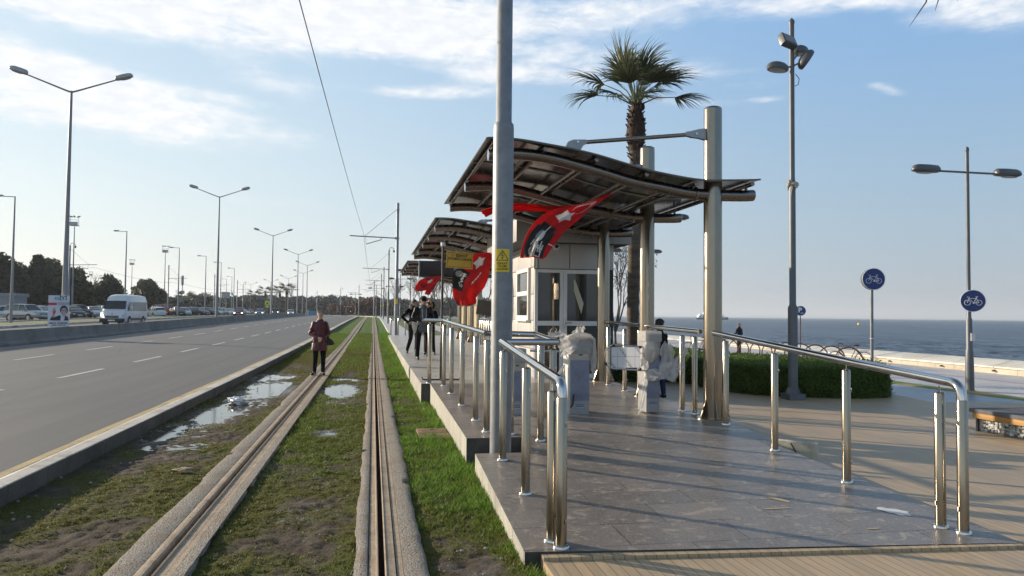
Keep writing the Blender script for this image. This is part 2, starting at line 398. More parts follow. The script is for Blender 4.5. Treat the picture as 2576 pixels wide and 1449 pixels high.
# ------------------------------------------------------------------ ground base and carriageways
YS = yr(-14, 330)
base = strip('ground', [(-900, -.28), (-60, -.28), (-3.2, -.28), (1.1, -.28), (1.2, -.9), (23.3, -.9)], [-40, 0, 20, 35, 50, 73, 100, 148, 200, 300, 600, 1500], m_soil, warpit=False)
for v in base.data.vertices: v.co.z += G(v.co.y)-.02
structure(base)
road = strip('road', [(-14.95, .10), (-11, .12), (-7, .13), (-3.32, .10)], YS, m_asph); structure(road)
road2 = strip('road', [(-26.0, .10), (-21, .13), (-15.6, .10)], YS, m_asph); structure(road2)
def jk(i, y): return (vnoise(np.array([y*3.1]), np.array([i*7.7]), 3)[0]-.5)*.012
kerb = strip('kerb', [(-3.375, -.1), (-3.375, .108), (-3.36, .118), (-3.30, .126), (-3.295, .135), (-3.13, .140), (-3.12, .132)], YS, m_kerb, jk); structure(kerb)
m_kerbs = concrete('kerb_side_shade_dirt', (.085, .076, .066), (.15, .135, .12), .4, 2.2, (.06, .052, .044), joint=.8)  # dirty kerb side, its shade also put into the darker colour
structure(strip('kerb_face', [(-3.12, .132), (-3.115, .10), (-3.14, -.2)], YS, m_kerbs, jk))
def line_strip(name, x0, x1, ys, m, z, jt=0):
    o = strip(name, [(x0, z), (x1, z)], ys, m, (lambda i, y: (vnoise(np.array([y*2.3]), np.array([i*9.]), 5)[0]-.5)*jt) if jt else None); return structure(o)
line_strip('road_edge_line', -3.50, -3.385, yr(-10, 158), m_yel, .1065, .03)
mb = MB()
def dash(x, y, L=2.85, wd=.13):
    n = 4; vs = []; zz = lambda X: np.interp(X, [-14.95, -11, -7, -3.32], [.10, .12, .13, .10])+.005
    for i in range(n+1):
        yy = y+L*i/n; vs += [warp((x-wd/2, yy, zz(x-wd/2))), warp((x+wd/2, yy, zz(x+wd/2)))]
    mb.add(vs, [(2*i, 2*i+1, 2*i+3, 2*i+2) for i in range(n)])
for k in range(-4, 48): dash(-7.0, 18.34+k*5.4)
for k in range(-4, 48): dash(-10.72, 24.85+k*5.75)
o = mb.build('lane_markings', m_wht); structure(o)
line_strip('road_edge_line', -14.45, -14.35, yr(-10, 200), m_wht, .108, .02)
# far side: kerbs, green tram strip, car park
structure(strip('kerb', [(-26.0, .0), (-26.0, .26), (-26.25, .26), (-26.25, .1)], YS, m_kerb))
structure(strip('verge', [(-31.3, .24), (-26.25, .24)], YS, m_far))
structure(strip('kerb', [(-31.3, .1), (-31.3, .34), (-31.6, .34), (-31.6, .1)], YS, m_kerb))
structure(strip('parking_ground', [(-95, .12), (-31.6, .12)], YS, m_asph))
# concrete barrier: every precast block is a thing of its own
bar_prof = [(-.28, -.05), (-.28, .08), (-.14, .2), (-.08, .66), (.08, .66), (.14, .2), (.28, .08), (.28, -.05)]
mb = MB(); mb.prism(bar_prof, .012, 2.988, 'y'); 
b0 = tag(mb.build('barrier_block', m_barr, bevel=.012), 'precast concrete road barrier block along the middle of the road', 'barrier', 'concrete barrier blocks dividing the two roads')
first = True
for k in range(64):
    y = 6+3*k
    if y > 188: break
    p = warp((-15.15, y, .1)); q = warp((-15.15, y+3, .1)); rz = math.atan2(-(q[0]-p[0]), 3)
    o = b0 if first else b0.copy()
    if not first: COL.objects.link(o)
    first = False; o.location = p; o.rotation_euler = (math.atan2(q[2]-p[2], 3), 0, rz)
# track bed between the kerb and the platform, modelled in relief
def trackbed():
    xs = np.arange(-3.2, 1.16, .03); ys = np.concatenate([np.arange(2.5, 12, .03), np.arange(12, 26, .06), np.arange(26, 60, .25), np.arange(60, 158, 1.5), np.arange(158, 331, 4)])
    X, Y = np.meshgrid(xs, ys); 
    f1 = fbm(X*1.3, Y*.9, 4, 11); f2 = fbm(X*6, Y*6, 3, 21); f3 = fbm(X*.8+9, Y*.35, 3, 31)
    f4 = fbm(X*3.2, Y*2.6, 4, 51); grass = np.where(X < -1.6, .72, .78)+(f1-.5)*.9+(f4-.5)*1.3
    # bare and wet patches where the photograph has them
    def blob(cx, cy, rx, ry): return np.exp(-(((X-cx)/rx)**2+((Y-cy)/ry)**2))
    pud = np.maximum.reduce([blob(-2.2, 17.2, .50, 1.5), blob(-2.55, 13.3, .27, 1.7), blob(-.67, 16.9, .36, 1.7), blob(-.67, 19.4, .35, .5), blob(-.66, 10.8, .18, .35)*.8,
                             blob(-2.85, 11.2, .25, .9)*.8, blob(-2.5, 20.3, .5, .7)*.75]); pud = pud*(.48+.80*fbm(X*4+3, Y*2.2, 4, 91))
    mudm = np.maximum.reduce([blob(-.55, 6.4, .42, 1.0), blob(-.5, 7.6, .3, .4)*.8, blob(-2.6, 19.5, .7, 3.2), blob(-2.3, 9.2, .8, 1.3)*.75, blob(.72, 5.0, .35, .9)*1.1, blob(-2.0, 24, .9, 3)*.8,
                              blob(-2.4, 6.0, .5, .8)*.6, blob(-.6, 21, .5, 1.5)*.6, blob(-2.9, 7.8, .3, 1.2)*.6, blob(.7, 6.9, .2, .7)*.6, blob(-.6, 12.6, .4, 1.0)*.35, blob(-2.2, 15, .8, 3)*.5])
    grass = grass-mudm*.52-pud*.9+np.clip((Y-24)/10, 0, .5)
    lush = np.clip(.10+np.clip((X-.62)/.3, 0, 1)*.9*np.clip((Y-4.8)/3, 0.2, 1)+np.clip((Y-26)/20, 0, .55)+(f3-.5)*.5-mudm*.3, 0, 1)
    gs = np.clip((Y-4.6+(X-.7)*4+(f4-.5)*5)/2.6, 0, 1); lush = np.where(X > .36, np.maximum(lush, gs*(.72+(f1-.5)*1.3+(f4-.5)*.8)-mudm*.5), lush)
    lush = np.where((X > .38) & (Y > 7.5), np.maximum(lush, .5+(f1-.5)*.9), lush)
    lush = np.where((X > -1.15) & (X < -.1) & (Y > 8), np.maximum(lush, .22+(f3-.4)*.7), lush)
    wet = np.clip(pud*2.2+np.clip(mudm-.45, 0, 1)*(f2 > .52)*.9, 0, 1)
    f5 = fbm(X*15, Y*13, 3, 81); f6 = fbm(X*32, Y*28, 2, 85); Z = -.036+(f1-.5)*.028+(f2-.5)*.024+(f5-.5)*.034+(f6-.5)*.016*(Y < 14)-pud*.045-mudm*.012
    Z += np.where(X > .9, (X-.9)*.02, 0)
    inr = ((X > -1.62) & (X < -1.19)) | ((X > -.06) & (X < .33)); Z = np.where(inr, -.14, Z)
    V = np.stack([X-np.vectorize(bend)(Y), Y, Z+np.interp(Y, GY, GZ)], -1).reshape(-1, 3)
    ny, nx = X.shape; i = np.arange(ny*nx).reshape(ny, nx)
    Fq = np.stack([i[:-1, :-1], i[:-1, 1:], i[1:, 1:], i[1:, :-1]], -1).reshape(-1, 4)
    me = bpy.data.meshes.new('track_turf'); me.from_pydata(V.tolist(), [], Fq.tolist())
    a = me.color_attributes.new('cover', 'FLOAT_COLOR', 'POINT')
    C = np.stack([np.clip(grass, 0, 1), wet, lush, np.ones_like(X)], -1).reshape(-1, 4).astype(np.float32); a.data.foreach_set('color', C.ravel())
    me.materials.append(m_turf); me.shade_smooth(); o = bpy.data.objects.new('track_turf', me); COL.objects.link(o); structure(o)
    return xs, ys, grass, lush, wet, Z, pud
TX, TY, TG, TL, TW, TZ, TP = trackbed()
m_water = mat('puddle_water', (.06, .05, .038), .05, var=.3, scale=2, spec=.42, bump=.08, bscale=9)
def water(pts, z=-.052):
    mb = MB(); mb.add([(x, y, z) for x, y in pts], [tuple(range(len(pts)))]); return structure(mb.build('puddle', m_water))
water([(-3.1, 9.8), (-1.9, 9.8), (-1.9, 21.5), (-3.1, 21.5)]); water([(-1.12, 9.9), (-.2, 9.9), (-.2, 20.4), (-1.12, 20.4)])
# grass blades: uncountable ground cover
def blades():
    nb = 430000
    u = RNG.random(nb); y = 2.6+u**2.2*52; x = RNG.uniform(-3.18, 1.10, nb)
    ix = np.clip(((x+3.2)/.03).astype(int), 0, len(TX)-1); iy = np.clip(np.searchsorted(TY, y), 0, len(TY)-1)
    g = TG[iy, ix]; l = TL[iy, ix]; keep = (RNG.random(nb) < np.clip((g-.22)*1.5, 0, 1)) & ~(((x > -1.63) & (x < -1.18)) | ((x > -.07) & (x < .345))) & (TP[iy, ix] < .35)
    x, y, g, l = x[keep], y[keep], g[keep], l[keep]; z = TZ[iy[keep], ix[keep]]+np.interp(y, GY, GZ); n = len(x)
    h = (.007+.014*RNG.random(n))*np.clip(y/16, 1, 1.9)*(1+l*2.6)*np.where(x > .72, 1.25, 1); wd = .0032+.0025*RNG.random(n)+y*.0004; a = RNG.random(n)*2*PI; ln = h*.7; b_ = RNG.random(n)*2*PI
    p = np.stack([x, y, z-.004], -1); s_ = np.stack([np.cos(a)*wd, np.sin(a)*wd, 0*a], -1); tp = p+np.stack([np.cos(b_)*ln, np.sin(b_)*ln, h], -1)
    V = np.stack([p-s_, p+s_, tp], 1).reshape(-1, 3); me = bpy.data.meshes.new('grass'); me.vertices.add(len(V)); me.vertices.foreach_set('co', V.ravel())
    me.loops.add(len(V)); me.loops.foreach_set('vertex_index', np.arange(len(V))); me.polygons.add(n); me.polygons.foreach_set('loop_start', np.arange(n)*3)
    me.update(calc_edges=True); at_ = me.attributes.new('tint', 'FLOAT', 'POINT'); at_.data.foreach_set('value', np.repeat(np.clip(l+RNG.normal(0, .14, n), 0, 1), 3).astype(np.float32))
    me.materials.append(m_grass); o = bpy.data.objects.new('grass', me); COL.objects.link(o); tag(o, 'short green and mossy grass growing between the rails', 'grass', kind='stuff')
blades()
# rails set in rough concrete
def edgej(seed, amp):
    def f(i, y):
        k = {0: 1, 1: 1}.get(i, 0)
        return 0
    return f
m_rough, t, b, P = posmat('broken_concrete')
v1 = t.n('ShaderNodeTexVoronoi', {'Vector': P, 'Scale': 85.0}, feature='SMOOTH_F1'); nn_ = t.noise(P, 34, 6, .8); n9 = t.noise(P, 3, 5, .6)
c = t.ramp(t.m('ADD', t.m('MULTIPLY', v1.outputs[0], .6), t.m('MULTIPLY', nn_, .6)), [(.35, (.38, .345, .30)), (.55, (.32, .29, .25)), (.78, (.16, .138, .118))])
c = t.mix(t.m('MULTIPLY', t.sstep(n9, .48, .62), .5), c, (.26, .20, .145)); t.put(b, 'Base Color', c); t.put(b, 'Roughness', .95); t.put(b, 'Specular IOR Level', .15)
t.put(b, 'Normal', t.n('ShaderNodeBump', {'Height': t.m('ADD', t.m('MULTIPLY', v1.outputs[0], -1.0), nn_), 'Strength': .9, 'Distance': .014}).outputs[0])
m_fill = concrete('rail_bed_mortar', (.34, .255, .175), (.46, .36, .26), .5, 5.0, (.22, .16, .11))
m_groove = mat('rail_groove_dark', (.030, .018, .012), 1.0, spec=.1)
def rail_pair(xc, left, right, mir):
    RY = list(np.concatenate([np.arange(1.5, 12, .05), np.arange(12, 26, .12), np.arange(26, 60, .5), np.arange(60, 331, 4)]))
    def ej(seed, sgn, cols):
        def f(i, y):
            if i not in cols: return 0
            v = (fbm(np.array([y*2.2]), np.array([xc*5+seed]), 4, 41+seed)[0]-.5)*.045+(vnoise(np.array([y*.8]), np.array([3.+seed]), 9)[0]-.5)*.02
            k = abs((y+seed*.9) % 4.7-.8) < .10 and 3 < y < 30
            return v-sgn*(.05 if k else 0)
        return f
    def zj(o, amp=.010):
        for v in o.data.vertices:
            if v.co.z > -.03+G(v.co.y): v.co.z += (fbm(np.array([v.co.x*30]), np.array([v.co.y*26]), 3, 3)[0]-.5)*amp
        return structure(o)
    zj(strip('track_concrete', [(xc-left-.015, -.14), (xc-left, -.012), (xc-left+.03, .0), (xc-left+(left-.095)*.5, .002), (xc-.105, .0), (xc-.095, -.004), (xc-.092, -.035)], RY, m_rough, ej(1, -1, (0, 1, 2)), ))
    zj(strip('track_concrete', [(xc+.135, -.035), (xc+.140, -.003), (xc+.155, .0), (xc+.22, .002), (xc+right-.02, .0), (xc+right, -.012), (xc+right+.015, -.14)], RY, m_rough, ej(3, 1, (4, 5, 6))))
    structure(strip('rail_filler', [(xc-.094, -.034), (xc-.085, -.012), (xc-.040, -.008)] if not mir else [(xc-.20+.03, -.034), (xc-.145, -.012), (xc-.10, -.006)], RY, m_fill))
    structure(strip('rail_filler', [(xc+.092, -.016), (xc+.096, -.008), (xc+.136, -.006)], RY, m_fill))
    if mir:   # worn brown rail head on the left of the groove
        structure(strip('rail', [(xc-.098, -.02), (xc-.092, .002), (xc-.06, .010), (xc-.035, .006), (xc-.024, -.008), (xc-.020, -.075)], RY, m_fill))
        structure(strip('rail_joint', [(xc-.112, -.0045), (xc-.094, -.0045)], RY, m_rubber)); structure(strip('rail_joint', [(xc-.178, -.035), (xc-.168, -.035)], RY, m_rubber))
        structure(strip('rail', [(xc+.014, -.075), (xc+.016, -.004), (xc+.024, .005), (xc+.034, .003), (xc+.040, -.008)], RY, m_railst)); structure(strip('rail_filler', [(xc+.038, -.008), (xc+.094, -.008)], RY, m_fill))
    else:
        structure(strip('rail', [(xc-.042, -.02), (xc-.038, .002), (xc-.028, .004), (xc-.022, -.004), (xc-.020, -.075)], RY, m_railst))
        structure(strip('rail', [(xc+.016, -.075), (xc+.018, .0), (xc+.026, .005), (xc+.034, .0), (xc+.036, -.001), (xc+.085, .001), (xc+.088, -.012)], RY, m_fill)); structure(strip('rail_joint', [(xc+.086, -.010), (xc+.098, -.0085)], RY, m_rubber))
    structure(strip('rail_groove', [(xc-.021, -.055), (xc+.0165, -.055)], RY, m_groove))
rail_pair(.085, .185, .29, False); rail_pair(-1.37, .29, .22, True)
# ------------------------------------------------------------------ deck, promenade, sea
m_deck, t, b, P = posmat('deck_planks')
s_ = t.n('ShaderNodeSeparateXYZ', {0: P}); px_ = t.m('DIVIDE', s_.outputs[0], .0735); fr = t.m('FRACT', px_)
idn = t.m('FLOOR', px_); wn = t.n('ShaderNodeTexWhiteNoise', noise_dimensions='1D'); t.put(wn, 'W', idn)
gap = t.m('LESS_THAN', t.m('MINIMUM', fr, t.m('SUBTRACT', 1.0, fr)), .032)
grain = t.noise(t.scale(P, (60, 2.5, 1)), 1.0, 5, .65); big = t.noise(P, .8, 5, .6)
c = t.ramp(grain, [(.3, (.38, .265, .15)), (.7, (.54, .40, .245))])
c = t.mix(t.m('MULTIPLY', wn.outputs[0], .35), c, (.20, .165, .12)); c = t.mix(t.m('MULTIPLY', t.sstep(big, .45, .7), .45), c, (.25, .21, .16))
c = t.mix(gap, c, (.11, .075, .045)); t.put(b, 'Base Color', c); t.put(b, 'Roughness', t.m('MULTIPLY_ADD', grain, .2, .42))
hh = t.m('ADD', t.m('MULTIPLY', t.m('SUBTRACT', 1.0, gap), 1.0), t.m('MULTIPLY', grain, .12))
t.put(b, 'Normal', t.n('ShaderNodeBump', {'Height': hh, 'Strength': .55, 'Distance': .006}).outputs[0])
MATS['deck_planks'] = m_deck
def slab(name, poly, z0, z1, m):
    mb = MB(); mb.prism(poly, z0, z1); return structure(mb.build(name, m))
DZ = .035
QZ = -.38                                       # the promenade lies a step lower than the deck
slab('deck', [(1.14, -3), (12.6, -3), (12.6, 12.55), (10.9, 12.75), (11.2, 14.9), (10.0, 17.2), (4.7, 18.2), (4.7, 4.55), (1.14, 4.82)], -.6, DZ, m_deck)
slab('deck_border', [(1.14, 4.828), (1.14, 4.905), (4.62, 4.60), (4.62, 4.555)], -.15, DZ+.022, m_deck)
structure(strip('promenade', [(16.9, QZ), (23.2, QZ)], [-20, 0, 20, 40, 70, 110, 160, 220], m_pave))
structure(strip('promenade', [(4.6, QZ-.004), (16.85, QZ-.004)], [26.5, 30, 40, 60, 100, 160], m_pave))
line_strip('cycle_lane_line', 20.5, 20.6, [0, 20, 40, 60, 80], mat('red_line_paint', (.45, .2, .17), .6), QZ+.006)
structure(strip('verge', [(16.1, QZ-.02), (16.3, QZ+.015), (16.75, QZ+.02), (16.9, QZ-.02)], yr(4, 60), m_dry, lambda i, y: (vnoise(np.array([y*1.1]), np.array([i*3.]), 8)[0]-.5)*.3))
slab('cycle_path', [(9.0, -3), (16.3, -3), (16.3, 26.5), (4.7, 26.5), (4.7, 16), (9.0, 15)], -.8, QZ, m_path)
# paving and grass past the platform
structure(strip('pavement', [(1.12, -.1), (1.15, .05), (2.75, .06), (2.8, -.1)], yr(46.3, 320), m_pave))
structure(strip('verge', [(2.8, .03), (5.2, .03)], yr(46.3, 320), m_far)); structure(strip('pavement', [(5.2, .04), (6.6, .04)], yr(46.3, 320), m_pave)); structure(strip('verge', [(6.6, .03), (15, .03)], yr(60, 320), m_far))
# sea wall : low base with a broad white slab leaning back
mb = MB()
for k in range(60):
    y = -12+k*4
    mb.cur = 0; mb.prism([(23.1, -.7), (23.1, -.145), (24.1, -.145), (24.1, -1.9), (23.6, -1.9)], y, y+3.994, 'y')
    mb.cur = 1; mb.prism([(23.03, -.143), (23.03, -.085), (23.9, .145), (24.2, .11), (24.2, -.143)], y+.006, y+3.988, 'y')
o = mb.build('sea_wall', [m_wallb, m_wall], bevel=0); tag(o, 'low sea wall with a pale leaning stone slab along the water', 'wall')
for y in [24, 26.6, 29.7, 33, 38]: MB().cyl((23.09, y, -.25), (22.98, y, -.25), .035).build('drain_spout', mat('spout_dark', (.06, .05, .045), .6), o)
# sea
m_sea, t, b, P = posmat('sea_water')
s_ = t.n('ShaderNodeSeparateXYZ', {0: P}); 
mp_ = t.n('ShaderNodeMapping', {'Vector': P}); mp_.inputs['Rotation'].default_value = (0, 0, rad(38)); mp_.inputs['Scale'].default_value = (.9, .34, 1); w1 = t.noise(mp_.outputs[0], 1.0, 6, .6, .5); mp2_ = t.n('ShaderNodeMapping', {'Vector': P}); mp2_.inputs['Rotation'].default_value = (0, 0, rad(38)); mp2_.inputs['Scale'].default_value = (.24, .045, 1); w2 = t.noise(t.scale(P, (.05, .03, 1)), 1.0, 5, .6); w3 = t.noise(t.scale(P, (3.2, 2.2, 1)), 1.0, 4, .6)
c = t.ramp(w2, [(.3, (.075, .10, .14)), (.7, (.105, .14, .185))]); c = t.mix(t.m('MULTIPLY', t.m('MAXIMUM', t.sstep(w1, .50, .55), t.sstep(t.noise(mp2_.outputs[0], 1.0, 5, .6, .5), .52, .57)), .85), c, (.020, .026, .040)); c = t.mix(t.m('MULTIPLY', t.sstep(w1, .47, .36), .0), c, (.2, .2, .2))
c = t.mix(t.m('MULTIPLY', t.sstep(w3, .60, .66), .4), c, (.22, .24, .27))
t.put(b, 'Base Color', c); t.put(b, 'Roughness', .34); t.put(b, 'IOR', 1.33); t.put(b, 'Specular IOR Level', .3)
bh = t.m('ADD', t.m('MULTIPLY', w1, 1.0), t.m('MULTIPLY', w3, .3))
t.put(b, 'Normal', t.n('ShaderNodeBump', {'Height': bh, 'Strength': 1.0, 'Distance': .55}).outputs[0])
def sea():
    xs = np.concatenate([np.arange(23.9, 90, .42), np.geomspace(90, 60000, 40)]); ys = np.concatenate([-np.geomspace(6000, 30, 12), np.arange(-25, 130, .42), np.geomspace(131, 60000, 40)])
    X, Y = np.meshgrid(xs, ys); fade = np.clip((130-Y)/40, 0, 1)*np.clip((90-X)/25, 0, 1)*np.clip((Y+25)/10, 0, 1)
    Z = -1.6+fade*((fbm(X*.42+Y*.12, Y*.30, 4, 61)-.5)*.55+(fbm(X*1.4, Y*1.0, 3, 71)-.5)*.18)
    V = np.stack([X, Y, Z], -1).reshape(-1, 3); ny, nx = X.shape; i = np.arange(ny*nx).reshape(ny, nx)
    Fq = np.stack([i[:-1, :-1], i[:-1, 1:], i[1:, 1:], i[1:, :-1]], -1).reshape(-1, 4)
    me = bpy.data.meshes.new('sea'); me.from_pydata(V.tolist(), [], Fq.tolist()); me.materials.append(m_sea); me.shade_smooth()
    o = bpy.data.objects.new('sea', me); COL.objects.link(o); structure(o)
sea()
mb = MB(); vs = []; n = 90
for i in range(n+1):
    a = rad(8+i*.75); R_ = 11000; h = 8+70*max(0, fbm(np.array([i*.21]), np.array([2.]), 4, 5)[0]-.36)
    vs += [(R_*math.sin(a), R_*math.cos(a), -8), (R_*math.sin(a), R_*math.cos(a), h), ((R_+900)*math.sin(a), (R_+900)*math.cos(a), h*.8)]
mb.add(vs, [(3*i, 3*i+3, 3*i+4, 3*i+1) for i in range(n)]+[(3*i+1, 3*i+4, 3*i+5, 3*i+2) for i in range(n)])
structure(mb.build('far_coast', mat('far_coast', (.20, .235, .29), .95)))
# ------------------------------------------------------------------ platform
m_tile, t, b, P = posmat('platform_stone_tiles')
br = t.n('ShaderNodeTexBrick', {'Vector': P, 'Scale': 1.0, 'Color1': (.130, .113, .10, 1), 'Color2': (.185, .16, .14, 1), 'Mortar': (.035, .032, .03, 1),
         'Mortar Size': .006, 'Brick Width': .90, 'Row Height': .45, 'Mortar Smooth': .3, 'Bias': 0.0}, offset=.5)
n_ = t.noise(P, 3.2, 7, .68, .4); n2_ = t.noise(P, 11, 6, .7); n3_ = t.noise(t.scale(P, (3, 5, 1)), 1.0, 6, .7, .8)
c = t.mix(t.m('MULTIPLY', t.sstep(n_, .46, .60), .4), br.outputs['Color'], (.215, .185, .165))
c = t.mix(t.m('MULTIPLY', t.sstep(n2_, .54, .64), .6), c, (.36, .32, .28)); c = t.mix(t.m('MULTIPLY', t.sstep(n3_, .57, .64), .55), c, (.44, .36, .27))
c = t.mix(t.m('MULTIPLY', t.sstep(t.noise(P, 95, 3, .6), .56, .64), .5), c, (.46, .42, .38))
t.put(b, 'Base Color', c); t.put(b, 'Roughness', t.m('MULTIPLY_ADD', n2_, .34, .22)); t.put(b, 'Specular IOR Level', .38)
t.put(b, 'Normal', t.n('ShaderNodeBump', {'Height': t.m('ADD', t.m('MULTIPLY', n2_, .35), br.outputs['Fac']), 'Strength': .16, 'Distance': .004}).outputs[0])
m_tile2 = m_tile.copy(); m_tile2.name = 'platform_tiles_glare'  # far tiles, sun glare painted in as a paler colour
for nd in m_tile2.node_tree.nodes:
    if nd.type == 'TEX_BRICK': nd.inputs['Color1'].default_value = (.40, .385, .355, 1); nd.inputs['Color2'].default_value = (.48, .46, .42, 1); nd.inputs['Mortar'].default_value = (.12, .11, .10, 1); nd.inputs['Row Height'].default_value = .6; nd.inputs['Brick Width'].default_value = 1.2
m_gran = mat('dark_granite', (.042, .041, .043), .45, var=.3, scale=6, bump=.15, col2=(.075, .072, .07))
ZY, ZZ = [4.5, 4.9, 7.82, 8.41, 14.19, 60], [.055, .07, .19, .255, .34, .34]
def PZ(y): return float(np.interp(y, ZY, ZZ))
def block(poly, dz=0, mt=None):
    mb = MB(); n = len(poly); top = [(x, y, PZ(y)+dz) for x, y in poly]; bot = [(x, y, -.3) for x, y in poly]
    mb.cur = 0; mb.add(top, [tuple(range(n))])
    for i in range(n):
        j = (i+1) % n; mb.cur = 1 if abs(poly[i][0]-poly[j][0]) < .15 else 2
        mb.add([bot[i], bot[j], top[j], top[i]], [(0, 1, 2, 3)])
    return structure(mb.build('platform', [mt or m_tile, m_edge, m_gran]))
block([(1.03, 4.92), (4.62, 4.61), (4.63, 7.82), (1.09, 7.82)]); block([(1.72, 7.821), (4.63, 7.821), (4.64, 8.41), (1.72, 8.41)])
block([(1.07, 8.411), (4.64, 8.411), (4.8, 9.3), (4.8, 14.19), (1.09, 14.19)]); block([(.92, 14.191), (4.8, 14.191), (4.8, 46.2), (.92, 46.2)], 0, m_tile2)
# dust marks
m_plas = mat('plaster_spill', (.62, .61, .60), .8, var=.1, scale=20)
m_sand = mat('sand_spill', (.46, .36, .22), .9, var=.15, scale=30)
def splat(name, cx, cy, rx, ry, rz, m, seed, z=.004):
    mb = MB(); vs = []
    for k in range(26):
        a = 2*PI*k/26; r = .75+.5*vnoise(np.array([k*.7]), np.array([seed*3.3]), seed)[0]
        x, y = rx*r*math.cos(a), ry*r*math.sin(a); X = cx+x*math.cos(rz)-y*math.sin(rz); Y = cy+x*math.sin(rz)+y*math.cos(rz); vs.append((X, Y, PZ(Y)+z))
    mb.add(vs, [tuple(range(26))]); return structure(mb.build(name, m))
p = onz(2252, 1294, .07); p1 = onz(2212, 1286, .07); p2 = onz(2292, 1301, .07); splat('plaster_mark', p.x, p.y, (p2-p1).length*.52, .075, math.atan2(p2.y-p1.y, p2.x-p1.x), m_plas, 3)
for (a_, b_, r_, sd_) in [((1925, 1258), (1990, 1272), .03, 5), ((1918, 1287), (1992, 1284), .012, 7), ((2180, 1330), (2215, 1328), .012, 9)]:
    p1, p2 = onz(*a_, .08), onz(*b_, .08); pc = (p1+p2)/2; splat('sand_mark', pc.x, pc.y, (p2-p1).length*.5, r_, math.atan2(p2.y-p1.y, p2.x-p1.x), m_sand, sd_)
# kerb slab and yellow block lying about
m_slab = mat('loose_slab_stone', (.52, .48, .38), .85, var=.15, scale=8, bump=.4, col2=(.3, .29, .27))
t_ = thing('kerb_slab', 'broken pale stone slab leaning on edge behind the handrail posts', 'stone slab', (4.85, 7.82, .04), rad(-43))
mb = MB(); mb.box((0, 0, .10), (.46, .055, .21), R=Matrix.Rotation(rad(12), 3, 'X')); mb.build('slab', m_slab, t_, bevel=.006)
mb = MB(); mb.box((-.02, -.05, .11), (.012, .012, .16), R=Matrix.Rotation(rad(-28), 3, 'Y')); mb.build('crack', m_gran, t_)
t_ = thing('kerb_block', 'pale yellow kerb block with notched edge lying beside the tall steel pillar', 'kerb block', (5.25, 11.55, .035), rad(-38))
mb = MB(); mb.box((0, 0, .06), (.55, .13, .12)); mb.build('block', mat('yellow_concrete', (.66, .57, .33), .8, var=.1), t_, bevel=.008)
mb = MB(); [mb.box((-.22+k*.075, -.067, .045), (.022, .006, .085)) for k in range(7)]; mb.build('notch', m_gran, t_)
# manhole cover, white bag, loose planks, rusty things in the turf
m_rust = mat('rusty_iron', (.20, .10, .065), .75, .2, .35, 9, .5, 60, col2=(.30, .2, .15))
t_ = thing('manhole_cover', 'square rusty red iron inspection cover in the grass beside the platform', 'manhole cover', (.85, 10.38, -.005), rad(1))
mb = MB(); mb.box((0, -.215, 0), (.42, .40, .03)); mb.box((0, .215, 0), (.42, .40, .03)); mb.build('lid', m_rust, t_, bevel=.006)
mb = MB(); [mb.tube([(x-.03, y, .017), (x-.03, y, .03), (x+.03, y, .03), (x+.03, y, .017)], .006, 6) for x in (0,) for y in (-.215, .215)]; mb.build('handle', m_gran, t_)
def crumple(name, m, r, seed, loc, sc=(1, 1, 1), parent=None, n=22, amp=.5, freq=2.2):
    mb = MB(); mb.ell((0, 0, 0), (1, 1, 1), n, n//2+4); out = []
    for v in mb.v:
        v = Vector(v); d = 1+amp*((vnoise(np.array([v.x*freq+seed*3.1+v.z*1.7]), np.array([v.y*freq+seed+v.z*freq]), seed)[0]-.5)*2+(vnoise(np.array([v.x*freq*3+v.z*2.7]), np.array([v.y*freq*3+v.z*5]), seed+5)[0]-.5)*.8)
        out.append((v.x*r*sc[0]*d+loc[0], v.y*r*sc[1]*d+loc[1], v.z*r*sc[2]*d+loc[2]))
    mb.v = out; return mb.build(name, m, parent, smooth=rad(25))
m_bag = mat('white_plastic', (.72, .72, .72), .4, var=.05, bump=.3, bscale=30)
o = crumple('plastic_bag', m_bag, .17, 3, (0, 0, .03), (1.0, .9, .45)); o.location = (-2.48, 14.5, -.03)
tag(o, 'crumpled white plastic bag lying in the long puddle by the kerb', 'plastic bag')
m_wood = mat('weathered_wood', (.30, .24, .17), .8, var=.2, scale=20)
for (x, y, rz, L, lb) in [(-2.25, 20.3, .05, .30, 'short loose board lying in the mud beside the left rail'), (-.70, 19.9, -.1, .34, 'short loose board lying in the mud between the rails')]:
    t_ = MB().box((0, 0, .02), (L, .07, .03)).build('loose_board', m_wood, bevel=.004); t_.location = (x, y, -.02); t_.rotation_euler = (0, .04, rz); tag(t_, lb, 'board')
p = onz(474, 1268, 0)
o = crumple('torn_paper', mat('brown_paper', (.36, .28, .19), .8), .07, 9, (0, 0, .01), (1.2, .9, .18)); o.location = (-1.95, 8.35, -.01); tag(o, 'scrap of brown torn paper lying on the mossy turf', 'litter')
# small stones on turf, uncountable
mb = MB()
for k in range(420):
    x, y = random.choice([random.uniform(-3.1, -1.9), random.uniform(-1.1, -.12), random.uniform(.42, .95)]), 3.4+26*random.random()**1.8
    r = random.uniform(.005, .014); mb.ell((x, y, -.022), (r*1.3, r, r*.8), 5, 4)
tag(mb.build('gravel', mat('pebble', (.33, .30, .26), .9, var=.3, scale=30), smooth=0), 'small pale pebbles scattered over the muddy turf', 'gravel', kind='stuff')
